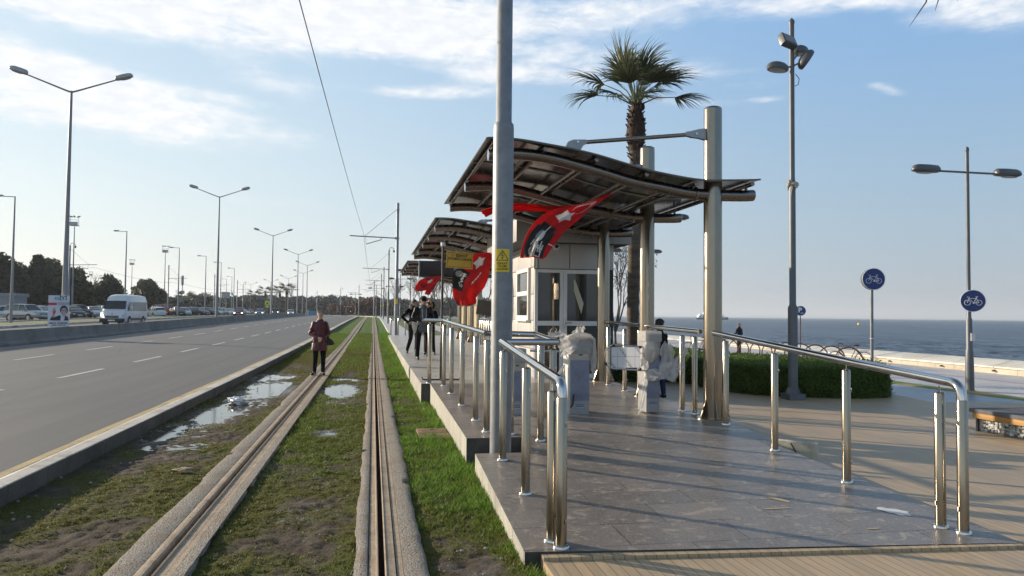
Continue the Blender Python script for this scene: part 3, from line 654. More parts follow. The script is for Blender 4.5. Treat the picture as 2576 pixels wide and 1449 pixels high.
# ------------------------------------------------------------------ stainless handrails
def steel(name, col, rough, sc3=(1, 1, 1), nsc=20, rv=.1, bump=.0):
    m, t, b, P = posmat(name); v = t.scale(P, sc3); nz = t.noise(v, nsc, 4, .6)
    t.put(b, 'Base Color', t.mix(nz, tuple(x*.82 for x in col), tuple(min(1, x*1.12) for x in col))); t.put(b, 'Metallic', 1.0)
    t.put(b, 'Roughness', t.m('MULTIPLY_ADD', nz, rv, rough-rv/2))
    if bump: t.put(b, 'Normal', t.n('ShaderNodeBump', {'Height': t.noise(v, nsc*2, 3, .6), 'Strength': bump, 'Distance': .002}).outputs[0])
    MATS[name] = m; return m
m_steel = steel('brushed_steel_post', (.33, .285, .225), .20, (3, 3, .8), 8, .10, .0)
m_chr = steel('polished_steel_rail', (.58, .56, .545), .09, (1, 1, 1), 6, .06)
m_pil = steel('steel_pillar', (.29, .245, .19), .23, (2, 2, .8), 5, .10, .0)
m_beam = steel('steel_beam', (.22, .19, .165), .26, (1, 1, 1), 12, .12, .1)
m_galv = mat('galvanised_steel', (.225, .235, .25), .52, .45, .16, 6, .08, 40, col2=(.18, .19, .205), rvar=.15)
m_black = mat('black_paint', (.018, .018, .02), .45)
m_dark = mat('dark_plastic', (.03, .03, .032), .5)
def handrail(label, paths, posts, r=.036, pr=.0395):
    """paths: rail centre lines; posts: (x, y, z base, z rail, clip angle)"""
    x0, y0, z0 = posts[0][:3]; t_ = thing('handrail', label, 'handrail', (x0, y0, z0))
    for pa in paths:
        mb = MB(); pts = [Vector(p) for p in pa]; mb.tube(pts, r, 16); mb.build('rail', m_chr, t_, world=True)
    for q in posts:
        x, y, zb, zr = q[:4]; an = q[4] if len(q) > 4 else 0; direct = len(q) > 5
        zt = zr-.078 if not direct else zr
        mb = MB(); mb.lathe((x, y, 0), [(pr, zb), (pr, zt-.012), (pr*.85, zt-.003), (pr*.5, zt+.003), (.004, zt+.004)], 18); po = mb.build('post', m_steel, t_, world=True, smooth=rad(50))
        ORG[po.name] = (x0, y0, z0)
        mb = MB(); mb.lathe((x, y, 0), [(pr*1.5, zb-.001), (pr*1.5, zb+.012), (pr*1.35, zb+.020), (pr*1.02, zb+.022)], 18); mb.build('base_flange', m_chr, po, world=True)
        if not direct: MB().cyl((x, y, zt), (x, y, zr-r+.004), .0065, n=8).build('spigot', m_chr, po, world=True)
        dx, dy = math.cos(an), math.sin(an)
        for zc in (zb+.18*(zt-zb), zb+.82*(zt-zb)):
            mb = MB(); mb.box((x+dx*pr*1.02, y+dy*pr*1.02, zc), (.018, .012, .036), rz=an); mb.build('clip', m_chr, po, world=True, bevel=.002)
    return t_
def arc(p, q, c, n=7): return [Vector(p)*(1-k/n)**2+Vector(c)*2*(k/n)*(1-k/n)+Vector(q)*(k/n)**2 for k in range(n+1)]
CR = -PI/2+.5
left_rail = [Vector((1.33, 7.62, 1.385)), Vector((1.30, 5.12, 1.215))]+arc((1.30, 5.06, 1.21), (1.295, 4.965, 1.10), (1.295, 4.965, 1.20))
handrail('long stainless handrail running down the left edge of the ramp and round the tram mast',
    [left_rail, [(1.35, 7.6, 1.385), (1.93, 7.6, 1.385)], [(1.92, 7.58, 1.385), (1.98, 8.92, 1.43)], [(1.98, 8.9, 1.43), (1.36, 8.9, 1.44)], [(1.36, 8.88, 1.44), (1.30, 13.92, 1.55)], [(1.31, 13.9, 1.55), (.97, 14.18, 1.55)]],
    [(1.33, 7.5, .178, 1.377, CR), (1.315, 6.27, .127, 1.293, CR), (1.262, 5.10, .078, 1.213, CR), (1.295, 4.965, .072, 1.11, CR, 1),
     (1.90, 7.68, .18, 1.385, CR), (1.90, 8.25, .235, 1.41, CR), (1.62, 8.62, .26, 1.43, CR), (1.36, 8.80, .262, 1.44, CR),
     (1.345, 9.66, .275, 1.455, CR), (1.335, 11.1, .297, 1.487, CR), (1.325, 12.55, .318, 1.52, CR), (1.31, 13.75, .335, 1.547, CR), (1.08, 14.25, .34, 1.55, CR)])
handrail('stainless handrail running down the right edge of the ramp to the double end post',
    [[(4.53, 9.28, 1.455), (4.47, 7.55, 1.345), (4.42, 6.25, 1.262), (4.39, 5.02, 1.19)]+arc((4.388, 4.98, 1.188), (4.375, 4.85, 1.06), (4.375, 4.85, 1.185))],
    [(4.44, 7.6, .183, 1.348, rad(-40)), (4.40, 6.27, .128, 1.264, rad(-40)), (4.31, 5.0, .073, 1.188, rad(180)), (4.375, 4.85, .068, 1.07, rad(180), 1), (4.56, 9.0, .262, 1.435, rad(-40))], r=.038)
handrail('short stainless handrail between the first and second steel pillars',
    [[(4.53, 9.72, 1.46), (4.57, 11.9, 1.50)]], [(4.50, 10.25, .28, 1.47, rad(-40)), (4.56, 9.95, .275, 1.463, rad(-40)), (4.55, 11.7, .30, 1.495, rad(-40))])
handrail('short stainless handrail between the second and third steel pillars',
    [[(4.58, 12.25, 1.505), (4.63, 14.7, 1.55)]], [(4.50, 13.72, .33, 1.535, rad(-40)), (4.47, 12.69, .318, 1.512, rad(-40)), (4.60, 12.3, .31, 1.506, rad(-40))])
handrail('stainless railing with close posts across the far end of the platform',
    [[(1.0, 45.9, 1.46), (4.6, 45.9, 1.46)]], [(1.08+k*.44, 45.9, .34, 1.46, 0) for k in range(9)])
handrail('stainless railing standing beyond the kiosk at the seaward platform edge',
    [[(4.55, 28.5, 1.5), (4.6, 32.0, 1.5)]], [(4.6, 28.7+k*.62, .34, 1.5, 0) for k in range(6)])
# ------------------------------------------------------------------ tram masts and overhead line
m_ysign = mat('yellow_sign', (.72, .50, .03), .45, var=.05); m_ydull = mat('amber_sign', (.66, .40, .045), .5, var=.08)
def mast(loc, label, big=False, arm=True, goose=False, side=-1, k=0, h=8.65):
    t_ = thing('tram_mast', label, 'mast', loc, 0, 'masts carrying the overhead tram wire')
    x, y, z = 0, 0, 0; s_ = 1
    mb = MB(); mb.lathe((0, 0, 0), [(.12, -.3), (.116, 3.78), (.112, 3.83), (.09, 3.86), (.086, h-.02), (.06, h)], 22); mb.build('pole', m_galv, t_)
    if arm:
        za = 6.4; L = 2.95
        MB().tube([(side*.09, 0, za), (side*L, 0, za+.08)], .035, 8).build('bracket_arm', m_galv, t_)
        mb = MB(); mb.cyl((side*.09, 0, h-.45), (side*(L-.95), 0, za+.1), .012, n=6); mb.build('stay_wire', m_dark, t_)
        mb = MB(); mb.tube([(side*(L-1.95), 0, za-.02), (side*(L-1.95), 0, za-.12), (side*(L-1.02), 0, za-.42)], .025, 6); mb.tube([(side*(L-.95), 0, za+.05), (side*(L-1.02), 0, za-.46)], .012, 6); mb.build('registration_arm', m_galv, t_)
        mb = MB(); mb.cyl((side*.16, 0, za), (side*.10, 0, za), .075, n=10); mb.lathe((0, 0, 0), [(.11, za-.06), (.11, za+.06)], 16); mb.build('clamp', m_galv, t_); MB().lathe((0, 0, 0), [(.105, h-.5), (.105, h-.42)], 16).build('clamp', m_galv, t_)
    if goose:
        mb = MB(); mb.tube([(0, 0, h-.2)]+[(.28*(1-math.cos(a)), 0, h+.28*math.sin(a)) for a in np.linspace(0, PI, 9)], .03, 8); mb.build('camera_arm', m_galv, t_)
        mb = MB(); mb.ell((.56, 0, h-.15), (.12, .12, .14)); mb.build('camera_dome', m_dark, t_)
    return t_
big = mast((1.41, 8.1, -.02), 'tall grey tram mast rising through the platform notch with a yellow danger sign', arm=False, h=9.3)
big.rotation_euler = (0, 0, 0)
def danger(parent, zc, R_, sc=1.0, full=True, face=-1.72):
    mb = MB(); n = 10; hw, hh = .082*sc, .128*sc
    mb.cur = 0
    vs = []; 
    for i in range(n+1):
        a = face-hw/R_+2*hw/R_*i/n
        for z in (-hh, hh): vs.append((math.cos(a)*(R_+.004), math.sin(a)*(R_+.004), zc+z))
    mb.add(vs, [(2*i, 2*i+2, 2*i+3, 2*i+1) for i in range(n)])
    o = mb.build('warning_plate', m_ysign, parent)
    if not full: return
    def wrap(u, v): a = face+u/R_; return (math.cos(a)*(R_+.006), math.sin(a)*(R_+.006), zc+v)
    mb = MB()
    def stroke(p, q, w_):
        p, q = Vector(p), Vector(q); d = (q-p).normalized(); nn = Vector((-d.y, d.x))*w_/2; m_ = 5
        vs = []
        for i in range(m_+1):
            c_ = p.lerp(q, i/m_); vs += [wrap(*(c_+nn)), wrap(*(c_-nn))]
        mb.add(vs, [(2*i, 2*i+1, 2*i+3, 2*i+2) for i in range(m_)])
    T = [(0, .112), (-.066, .002), (.066, .002)]
    for i in range(3): stroke(T[i], T[(i+1) % 3], .008)
    stroke((.006, .09), (-.014, .055), .009); stroke((-.014, .055), (.012, .058), .007); stroke((.012, .058), (-.004, .018), .007); stroke((-.004, .018), (-.014, .032), .006); stroke((-.004, .018), (.010, .030), .006)
    tb = MB(); 
    for s_, v, sz in (('DİKKAT!', -.033, .031), ('ÖLÜM', -.064, .033), ('TEHLİKESİ', -.096, .0265)): text(tb, s_, sz, Matrix.Translation((0, v, 0)), .0004, bold=.0006)
    k = len(mb.v); mb.v += [wrap(a[0], a[1]) for a in tb.v]; mb.f += [tuple(i+k for i in f) for f in tb.f]; mb.mi += [0]*len(tb.f)
    mb.build('warning_print', m_black, o)
danger(big, 2.29, .116, face=-1.745)
M_POS = [(1.42, 46.9, 'second tram mast on the right, standing just behind the far platform railing', False), (1.66, 86, 'slim tram mast with a swan-neck camera beside the far track', True), (1.6, 122, 'third plain tram mast from the platform end', False), (1.44, 144, 'fourth tram mast beyond the platform, almost behind its neighbour', False),
         (.1, 177, 'tram mast where the track starts to bend left', False), (-3.9, 203, 'tram mast standing over the reddish bare shrubs', False), (-10.2, 237, 'far tram mast with a small swan-neck camera', True), (-19.4, 265, 'farthest of the right hand tram masts, left of the bend', False)]
for k, (x, y, lb, gs) in enumerate(M_POS):
    o = mast((x, y, G(y)-.1), lb, goose=gs); 
    if k < 4: danger(o, 2.4, .118, 1.2, False)
for px, py, za, lb, gs in [(171, 668.8, 93, 'dark tram mast with a swan-neck camera beside the tall double lamp', True), (421.6, 705.6, 131, 'tram mast to the right of the white van roof', False), (538, 722, 162, 'tram mast just left of the second double lamp', False), (595.6, 729, 190, 'tram mast right of the second double lamp', False), (610, 733, 215, 'far tram mast with a bent top arm near the traffic lights', True)]:
    q = at(px, 790, za); mast((q.x, q.y, G(q.y)), lb, goose=gs, side=1)
# contact wire and messenger
m_wire = mat('overhead_wire', (.03, .03, .032), .5)
wp = [at(752, -6, 4.45), at(790, 140, 7.6) ]
AX = [(-.65, 47, 6.0), (-.6, 86, 6.4), (-.55, 122, 6.55), (-.7, 144, 6.6), (-2, 177, 6.7), (-6, 203, 6.7), (-12.5, 237, 6.8), (-21, 265, 6.8)]
pA = at(752, -4, 9.2); pB = at(915, 588, 46.9)
mb = MB(); 
# wire from overhead above the camera to the first bracket, sagging slightly, then on
pts = [pA.lerp(pB, -.25)]+[pA.lerp(pB, k/10)-Vector((0, 0, .10*math.sin(PI*k/10))) for k in range(11)]
mb.tube(pts, .0075, 6)
last = pB
for (x, y, z) in AX[1:]:
    q = Vector((x, y, z)); mb.tube([last.lerp(q, k/6)-Vector((0, 0, .25*math.sin(PI*k/6))) for k in range(7)], .011, 5); last = q
o = mb.build('overhead_wire', m_wire); tag(o, 'thin black tram wire running from above down to the bracket arms', 'wire')
mb = MB(); L_ = [at(-60, 690, 70), at(235, 672, 93), at(455, 712, 131), at(570, 727, 162), at(625, 734, 190)]
for a_, b_ in zip(L_, L_[1:]): mb.tube([a_.lerp(b_, k/6)-Vector((0, 0, .5*math.sin(PI*k/6))) for k in range(7)], .014, 4)
tag(mb.build('overhead_wire', m_wire), 'thin overhead wire crossing in front of the dark park trees', 'wire')
# ------------------------------------------------------------------ shelters
PROF_B = [(1.46, 3.77), (1.9, 3.80), (2.27, 3.77), (2.66, 3.69), (3.04, 3.60), (3.44, 3.50), (3.84, 3.44), (4.24, 3.38), (4.65, 3.365), (5.22, 3.385)]
PROF_R = [(1.40, 3.93), (1.76, 3.935), (2.18, 3.89), (2.52, 3.845), (2.88, 3.78), (3.23, 3.695), (3.58, 3.615), (3.93, 3.56), (4.29, 3.52), (4.74, 3.53), (5.20, 3.56)]
def smoothp(P_, n=40):
    xs = [p[0] for p in P_]; zs = [p[1] for p in P_]; out = []
    for x in np.linspace(xs[0], xs[-1], n):
        ws = np.exp(-((np.array(xs)-x)/.22)**2); cf = np.polyfit(np.array(xs), np.array(zs), 3, w=np.sqrt(ws)+1e-4); out.append((x, float(np.polyval(cf, x))))
    return out
PB, PR = smoothp(PROF_B), smoothp(PROF_R)
def zr(x): return float(np.interp(x, [p[0] for p in PR], [p[1] for p in PR]))
m_poly, t, b, P = posmat('smoked_roof_panel')
nz = t.noise(P, 1.5, 5, .6)
t.put(b, 'Base Color', t.mix(nz, (.028, .026, .025), (.055, .05, .048))); t.put(b, 'Roughness', t.m('MULTIPLY_ADD', nz, .12, .10)); t.put(b, 'Specular IOR Level', .55)
t.put(b, 'Transmission Weight', .0); t.put(b, 'Normal', t.n('ShaderNodeBump', {'Height': t.noise(P, 2.2, 3, .5), 'Strength': .2, 'Distance': .03}).outputs[0])
m_frame = mat('roof_edge_aluminium', (.20, .20, .20), .4, .7)
m_lite = mat('light_joint_strip', (.30, .30, .29), .5)
def shelter(label, ys, nearz, y0, y1, pillars=True):
    t_ = thing('tram_shelter', label, 'shelter', (4.62, ys[0], .26), 0, 'curved steel shelters along the platform')
    mb = MB(); th = .012; vs = []
    for x, z in PR: vs += [(x, y0, z), (x, y1, z), (x, y0, z+th), (x, y1, z+th)]
    fs = []
    for i in range(len(PR)-1):
        a, b2 = 4*i, 4*i+4; fs += [(a, b2, b2+1, a+1), (a+2, a+3, b2+3, b2+2), (a, a+2, b2+2, b2), (a+1, b2+1, b2+3, a+3)]
    fs += [(0, 1, 3, 2), tuple(len(vs)-4+k for k in (0, 2, 3, 1))]
    mb.add(vs, fs); mb.build('roof_panel', m_poly, t_, world=True)
    for yy in (y0-.004, y1+.004):
        mb = MB(); mb.tube([(x, yy, z+.004) for x, z in PR], .014, 6); mb.build('roof_edge', m_frame, t_, world=True)
    MB().tube([(1.395, y0, PR[0][1]), (1.395, y1, PR[0][1])], .016, 6).build('roof_edge', m_frame, t_, world=True)
    for x in (1.50, 2.18, 2.88, 3.58, 4.29, 5.12):
        MB().tube([(x, y0+.06, zr(x)-.042), (x, y1-.06, zr(x)-.042)], .030, 10).build('purlin', m_beam, t_, world=True)
    for i, y in enumerate(ys):
        mb = MB(); mb.tube([(x, y, z) for x, z in PB], .080, 18); be = mb.build('beam', m_beam, t_, world=True); ORG[be.name] = ORG[t_.name]
        mb = MB(); mb.tube([(PB[0][0]-.012, y, PB[0][1]), (PB[0][0]+.002, y, PB[0][1]+.0003)], .076, 18); mb.build('end_cap', m_chr, be, world=True); mb = MB(); mb.tube([(PB[-1][0]+.002, y, PB[-1][1]), (PB[-1][0]+.012, y, PB[-1][1])], .077, 18); mb.build('end_cap', m_chr, be, world=True)
        mb = MB(); 
        for x in (1.50, 2.18, 2.88, 3.58, 4.29, 5.12):
            zb_ = float(np.interp(x, [p[0] for p in PB], [p[1] for p in PB])); mb.box((x, y, (zb_+zr(x))/2), (.02, .05, zr(x)-zb_-.02))
        mb.build('purlin_bracket', m_frame, be, world=True)
        if i < len(ys)-1:
            for x in (1.98, 2.70, 3.36, 3.95):
                zb_ = float(np.interp(x, [p[0] for p in PB], [p[1] for p in PB])); MB().tube([(x, y+.07, zb_), (x, ys[i+1]-.07, zb_)], .026, 8).build('strut', m_beam, t_, world=True)
            ym = (y+ys[i+1])/2; mb = MB(); mb.tube([(x, ym, z-.012) for x, z in PR], .011, 5, sx=2.0); mb.build('panel_joint', m_lite, t_, world=True)
        if pillars:
            zb_ = PZ(y); px_ = 4.62
            mb = MB(); mb.lathe((px_, y, 0), [(.125, zb_), (.125, 4.56), (.118, 4.585), (.09, 4.60), (.01, 4.605)], 32); pi = mb.build('pillar', m_pil, t_, world=True, smooth=rad(50)); ORG[pi.name] = ORG[t_.name]
            mb = MB(); mb.lathe((px_, y, 0), [(.235, zb_), (.235, zb_+.014)], 28); mb.build('base_plate', m_pil, pi, world=True)
            mb = MB()
            for a in (rad(200), rad(-20), rad(90), rad(-100)):
                R = Matrix.Translation((px_, y, 0)) @ Matrix.Rotation(a, 4, 'Z'); k = len(mb.v); mb.prism([(.12, zb_+.012), (.225, zb_+.012), (.225, zb_+.05), (.135, zb_+.26), (.12, zb_+.26)], -.006, .006, 'y'); mb.xf(R, k)
            mb.build('gusset', m_pil, pi, world=True)
            mb = MB(); mb.tube([(px_+.15*math.cos(a), y, PB[-4][1]+.0+.0) for a in (0,)]+[(px_-.0, y, 3.37)], .02, 6); 
            mb = MB(); mb.tube([(px_-.26+.0*k, y+.092*math.cos(k*2*PI/16), 3.368+.092*math.sin(k*2*PI/16)) for k in range(16)], .012, 6, closed=True); mb.build('beam_clamp', m_pil, pi, world=True)
            mb = MB(); mb.tube([(2.62, y, 3.99), (4.42, y, 4.215)], .028, 10); ro = mb.build('tie_rod', m_pil, t_, world=True); ORG[ro.name] = ORG[t_.name]
            for half in (0, 1):
                mb = MB()
                for yy in (-.03, .022):
                    if half: mb.prism([(2.46, zr(2.46)), (2.53, 4.0), (2.60, 4.03), (2.78, 4.04), (2.79, 3.99), (2.74, 3.96), (2.66, zr(2.66))], y+yy, y+yy+.008, 'y')
                    else: mb.prism([(4.50, 4.29), (4.40, 4.275), (4.28, 4.24), (4.20, 4.225), (4.21, 4.175), (4.30, 4.155), (4.40, 4.15), (4.50, 4.13)], y+yy, y+yy+.008, 'y')
                mb.build('rod_bracket', mat('bracket_grey', (.33, .34, .35), .45, .5), ro, world=True)
            MB().cyl((2.66, y-.045, 4.0), (2.66, y+.045, 4.0), .018).build('pin', m_chr, ro, world=True); MB().cyl((4.36, y-.045, 4.205), (4.36, y+.045, 4.205), .018).build('pin', m_chr, ro, world=True)
    return t_
shelter('nearest curved shelter on three steel pillars behind the big tram mast', [9.5, 12.0, 14.45], 0, 9.25, 14.95)
shelter('middle curved shelter just beyond the small kiosk', [18.05, 20.3, 22.6, 24.95, 27.5], 0, 17.3, 28.2)
shelter('farthest and lowest looking shelter at the end of the platform', [32.4, 34.9, 37.3, 39.8], 0, 31.7, 40.9)
# glazed wind screens under the farthest shelter, each bay a panel with its post
m_gl = mat('clear_glass', (.55, .6, .6), .06, alpha=.28, var=.02); m_advert = mat('faded_yellow_advert', (.42, .36, .2), .6, alpha=.75, var=.3, scale=1.3)
t_ = thing('wind_screen', 'glass wind screen between bright steel posts at the back of the farthest shelter', 'wind screen', (4.7, 32.6, .34))
for k in range(9):
    y = 32.6+k*1.0; MB().cyl((4.7, y, .34), (4.7, y, 2.5), .032, n=12).build('post', m_steel, t_, world=True)
    if k < 8: MB().b2(4.69, 4.70, y+.06, y+.94, .62, 2.3).build('glass', m_gl, t_, world=True)
    if k in (1, 3, 4, 6): MB().b2(4.675, 4.68, y+.12, y+.88, .85, 2.05).build('advert', m_advert, t_, world=True)
# led board under the farthest shelter
t_ = thing('display_board', 'large unlit black display board hanging under the farthest shelter roof', 'display board', (2.45, 31.4, 3.6))
MB().b2(1.9, 3.35, 31.3, 31.5, 3.24, 3.93).build('case', mat('display_black', (.014, .010, .010), .4), t_, world=True, bevel=.01)
MB().b2(1.86, 1.90, 31.28, 31.52, 3.22, 3.95).build('side_frame', m_galv, t_, world=True)
m_lcd = mat('display_face', (.012, .007, .008), .25); MB().b2(1.95, 3.3, 31.292, 31.30, 3.30, 3.87).build('screen', m_lcd, t_, world=True)
for x in (2.2, 3.0): MB().cyl((x, 31.4, 3.93), (x, 31.4, zr(x+.0)-.0), .02, n=8).build('hanger', m_galv, t_, world=True)

# ------------------------------------------------------------------ kiosk
m_clad = mat('grey_aluminium_cladding', (.46, .45, .43), .42, .25, .05, 2, rvar=.1); m_white = mat('white_window_frame', (.72, .71, .70), .35, var=.03)
m_wing = mat('window_glass_dark', (.035, .038, .036), .04, var=.1, spec=.9); m_joint = mat('cladding_joint', (.03, .03, .03), .7)
KX0, KX1, KY0, KY1, KB, KT = 3.38, 5.12, 15.3, 18.7, .34, 3.62
k_ = thing('kiosk', 'small grey metal clad kiosk with glass door under the first shelter', 'kiosk', ((KX0+KX1)/2, (KY0+KY1)/2, .34))
def panels(x0, x1, z0, z1, nx, nz_, y, axis='y', xs=None, zs=None, hole=None, th=.03, name='wall_panel'):
    xs = xs or [x0+(x1-x0)*i/nx for i in range(nx+1)]; zs = zs or [z0+(z1-z0)*i/nz_ for i in range(nz_+1)]
    mb = MB(); g = .007
    for i in range(len(xs)-1):
        for j in range(len(zs)-1):
            if hole and hole(.5*(xs[i]+xs[i+1]), .5*(zs[j]+zs[j+1])): continue
            if axis == 'y': mb.b2(xs[i]+g, xs[i+1]-g, y-th, y, zs[j]+g, zs[j+1]-g)
            else: mb.b2(y-th, y, xs[i]+g, xs[i+1]-g, zs[j]+g, zs[j+1]-g)
    return mb.build(name, m_clad, k_, world=True, bevel=.004)
MB().b2(KX0, KX1, KY0+.001, KY0+.05, 2.66, 3.6).b2(KX0, KX0+.14, KY0+.001, KY0+.05, KB, 2.66).b2(KX1-.25, KX1, KY0+.001, KY0+.05, KB, 2.66).b2(KX0+.001, KX0+.05, KY0+.05, 15.72, KB, 3.6).b2(KX0+.001, KX0+.05, 17.0, KY1, KB, 3.6).b2(KX0+.001, KX0+.05, 15.72, 17.0, KB, 1.55).b2(KX0+.001, KX0+.05, 15.72, 17.0, 2.7, 3.6).b2(KX1-.05, KX1, KY0+.05, KY1, KB, 3.6).b2(KX0, KX1, KY1-.05, KY1, KB, 3.6).b2(KX0, KX1, KY0, KY1, 3.55, 3.6).b2(KX0+.05, KX1-.05, KY0+.05, KY1-.05, KB, KB+.02).build('wall', m_joint, k_, world=True)
panels(KX0, KX1, 2.66, 3.56, 2, 1, KY0, xs=[KX0, 3.42+.02, 4.13, KX1], zs=[2.66, 3.23, 3.56])
panels(KY0, KY1, KB, 3.56, 3, 4, KX0, axis='x', xs=[KY0, 15.62, 17.05, 17.9, KY1], zs=[KB, .95, 1.56, 2.12, 2.70, 3.13, 3.56], hole=lambda a, z: 15.62 < a < 17.05 and 1.56 < z < 2.7)
mb = MB(); mb.b2(2.92, 5.36, 14.95, 18.9, 3.20, 3.215); mb.build('fascia_soffit', m_joint, k_, world=True)
mb = MB(); mb.b2(2.92, 5.36, 14.92, 14.95, 3.2, 3.66); mb.b2(2.89, 2.92, 14.92, 18.9, 3.2, 3.66); mb.b2(5.36, 5.39, 14.92, 18.9, 3.2, 3.66); mb.b2(2.92, 5.36, 14.95, 18.9, 3.64, 3.655); mb.b2(2.92, 5.36, 18.87, 18.9, 3.2, 3.64); mb.build('fascia', mat('dark_grey_fascia', (.27, .262, .25), .45, .3, .05), k_, world=True, bevel=.004)
# shopfront: fixed light + door
def frame(name, x0, x1, z0, z1, y, w_, par, mid=None):
    mb = MB(); d = .06
    mb.b2(x0, x0+w_, y-d, y, z0, z1); mb.b2(x1-w_, x1, y-d, y, z0, z1); mb.b2(x0+w_, x1-w_, y-d, y, z1-w_, z1); mb.b2(x0+w_, x1-w_, y-d, y, z0, z0+w_)
    if mid: mb.b2(x0+w_, x1-w_, y-d, y, mid-.05, mid+.05)
    return mb.build(name, m_white, par, world=True, bevel=.004)
w1_ = frame('window', 3.36, 3.98, KB, 2.65, KY0, .07, k_, 1.50); ORG[w1_.name] = ORG[k_.name]
MB().b2(3.42, 3.92, KY0-.03, KY0-.022, .41, 2.58).build('pane', m_wing, w1_, world=True)
d1 = frame('door', 3.985, 4.88, KB, 2.65, KY0, .085, k_, 1.50); ORG[d1.name] = ORG[k_.name]
MB().b2(4.07, 4.80, KY0-.03, KY0-.022, .42, 2.57).build('pane', m_wing, d1, world=True)
mb = MB(); mb.b2(4.0, 4.03, KY0-.075, KY0-.06, 1.38, 1.6); mb.tube([(4.02, KY0-.08, 1.51), (4.02, KY0-.11, 1.51), (4.16, KY0-.11, 1.515)], .009, 6); mb.build('handle', m_chr, d1, world=True)
mb = MB(); mb.box((3.82, KY0-.075, 2.18), (.11, .03, .34)); mb.build('mirror_plate', m_chr, k_, world=True)
mb = MB(); vs = [(4.22, KY0-.04, 2.45), (4.25, KY0-.04, 2.43), (4.44, KY0-.04, 1.93), (4.39, KY0-.04, 1.70), (4.22, KY0-.04, 2.2)]; mb.add(vs, [(0, 1, 2, 3, 4)]); mb.build('paper_notice', mat('cream_paper', (.55, .53, .40), .7), d1, world=True)
# side window in the sunlit wall
mb = MB(); x = KX0-.03
for (a, b2, c_, d_) in [(15.66, 15.76, 1.56, 2.70), (16.92, 17.02, 1.56, 2.70), (15.76, 16.92, 2.62, 2.70), (15.76, 16.92, 1.56, 1.66), (15.76, 16.92, 2.10, 2.20)]: mb.b2(x-.05, x+.03, a, b2, c_, d_)
sw = mb.build('window', m_white, k_, world=True, bevel=.004); ORG[sw.name] = ORG[k_.name]
MB().b2(x-.01, x-.002, 15.76, 16.92, 1.66, 2.62).build('pane', m_wing, sw, world=True)
MB().b2(x-.10, x-.0, 15.6, 17.08, 1.53, 1.56).build('sill', m_white, sw, world=True)
mb = MB(); mb.lathe((0, 0, 0), [(.075, 0), (.075, .05), (.06, .07), (.01, .075)], 20); mb.xf(Matrix.Translation((3.82, KY0-.03, 3.14)) @ Matrix.Rotation(PI/2, 4, 'X')); cmo = mb.build('security_camera', m_white, k_, world=True); ORG[cmo.name] = ORG[k_.name]
MB().ell((3.82, KY0-.10, 3.14), (.045, .03, .045)).build('lens', m_black, cmo, world=True)
# ------------------------------------------------------------------ flags
m_red = mat('red_flag_cloth', (.62, .012, .012), .8, var=.15, scale=6, sheen=1); m_blk = mat('black_flag_cloth', (.018, .017, .018), .55, var=.3); m_fw = mat('white_flag_print', (.72, .70, .68), .6); m_fg = mat('grey_flag_print', (.20, .20, .20), .6)
for q_ in (m_red, m_blk, m_fw): translucent(q_, .45)
def instar(u, v, cx, cy, r, rot=0):
    dx, dy = u-cx, v-cy; a = math.atan2(dy, dx)-rot; d = math.hypot(dx, dy); a = (a+PI/5) % (2*PI/5)-PI/5
    return d*math.cos(a) < r*.40+(r*1.0-r*.40)*0 and False or (d < r*.382/ max(.382, math.cos(2*PI/5)/math.cos(2*PI/5-PI+PI-0)+0) and False) or d*(math.cos(a)+abs(math.sin(a))*1.376*1.0) < r*.98
SIG = [(-.30, .1), (-.24, .32), (-.18, .1), (-.28, -.1), (-.2, -.25), (-.12, -.1), (-.06, .25), (0, -.15), (.06, .2), (.1, -.1), (.14, .15), (.2, -.12), (.22, .35), (.26, -.1), (.34, .2), (.3, -.35), (.1, -.3)]
def seg(px, py, a, b):
    ax, ay = a; bx, by = b; dx, dy = bx-ax, by-ay; t = max(0, min(1, ((px-ax)*dx+(py-ay)*dy)/(dx*dx+dy*dy))); return math.hypot(px-ax-t*dx, py-ay-t*dy)
def flag_pat(u, v, kind=0):
    """u runs along the length from the fixed corner, v across (0..1 each)"""
    if .55 < u < .97 and abs(v-.46) < .36-(.05 if u < .6 else 0):
        x, y = (u-.84)/.16, (v-.46)/.36
        if -.9 < x < .85 and any(seg((v-.46)/.36*.5, (.86-u)/.16*.5, SIG[i], SIG[i+1]) < .022 for i in range(len(SIG)-1)): return 2
        if math.hypot((u-.70)/.075, (v-.42)/.15) < 1: return 3 if v < .42 else 2
        if math.hypot((u-.77)/.07, (v-.40)/.22) < 1 and v > .35 and v < .42: return 2
        if abs(v-.47-(u-.6)*.2) < .018: return 2
        return 1
    if abs(u-.735) < .006 and v > .8: return 2
    if instar(u*3, v, .40*3, .5, .30, .4): return 2
    c1 = math.hypot(u*3-.22*3, v-.5); c2 = math.hypot(u*3-.243*3, v-.5)
    if c1 < .30 and c2 > .24: return 2
    return 0
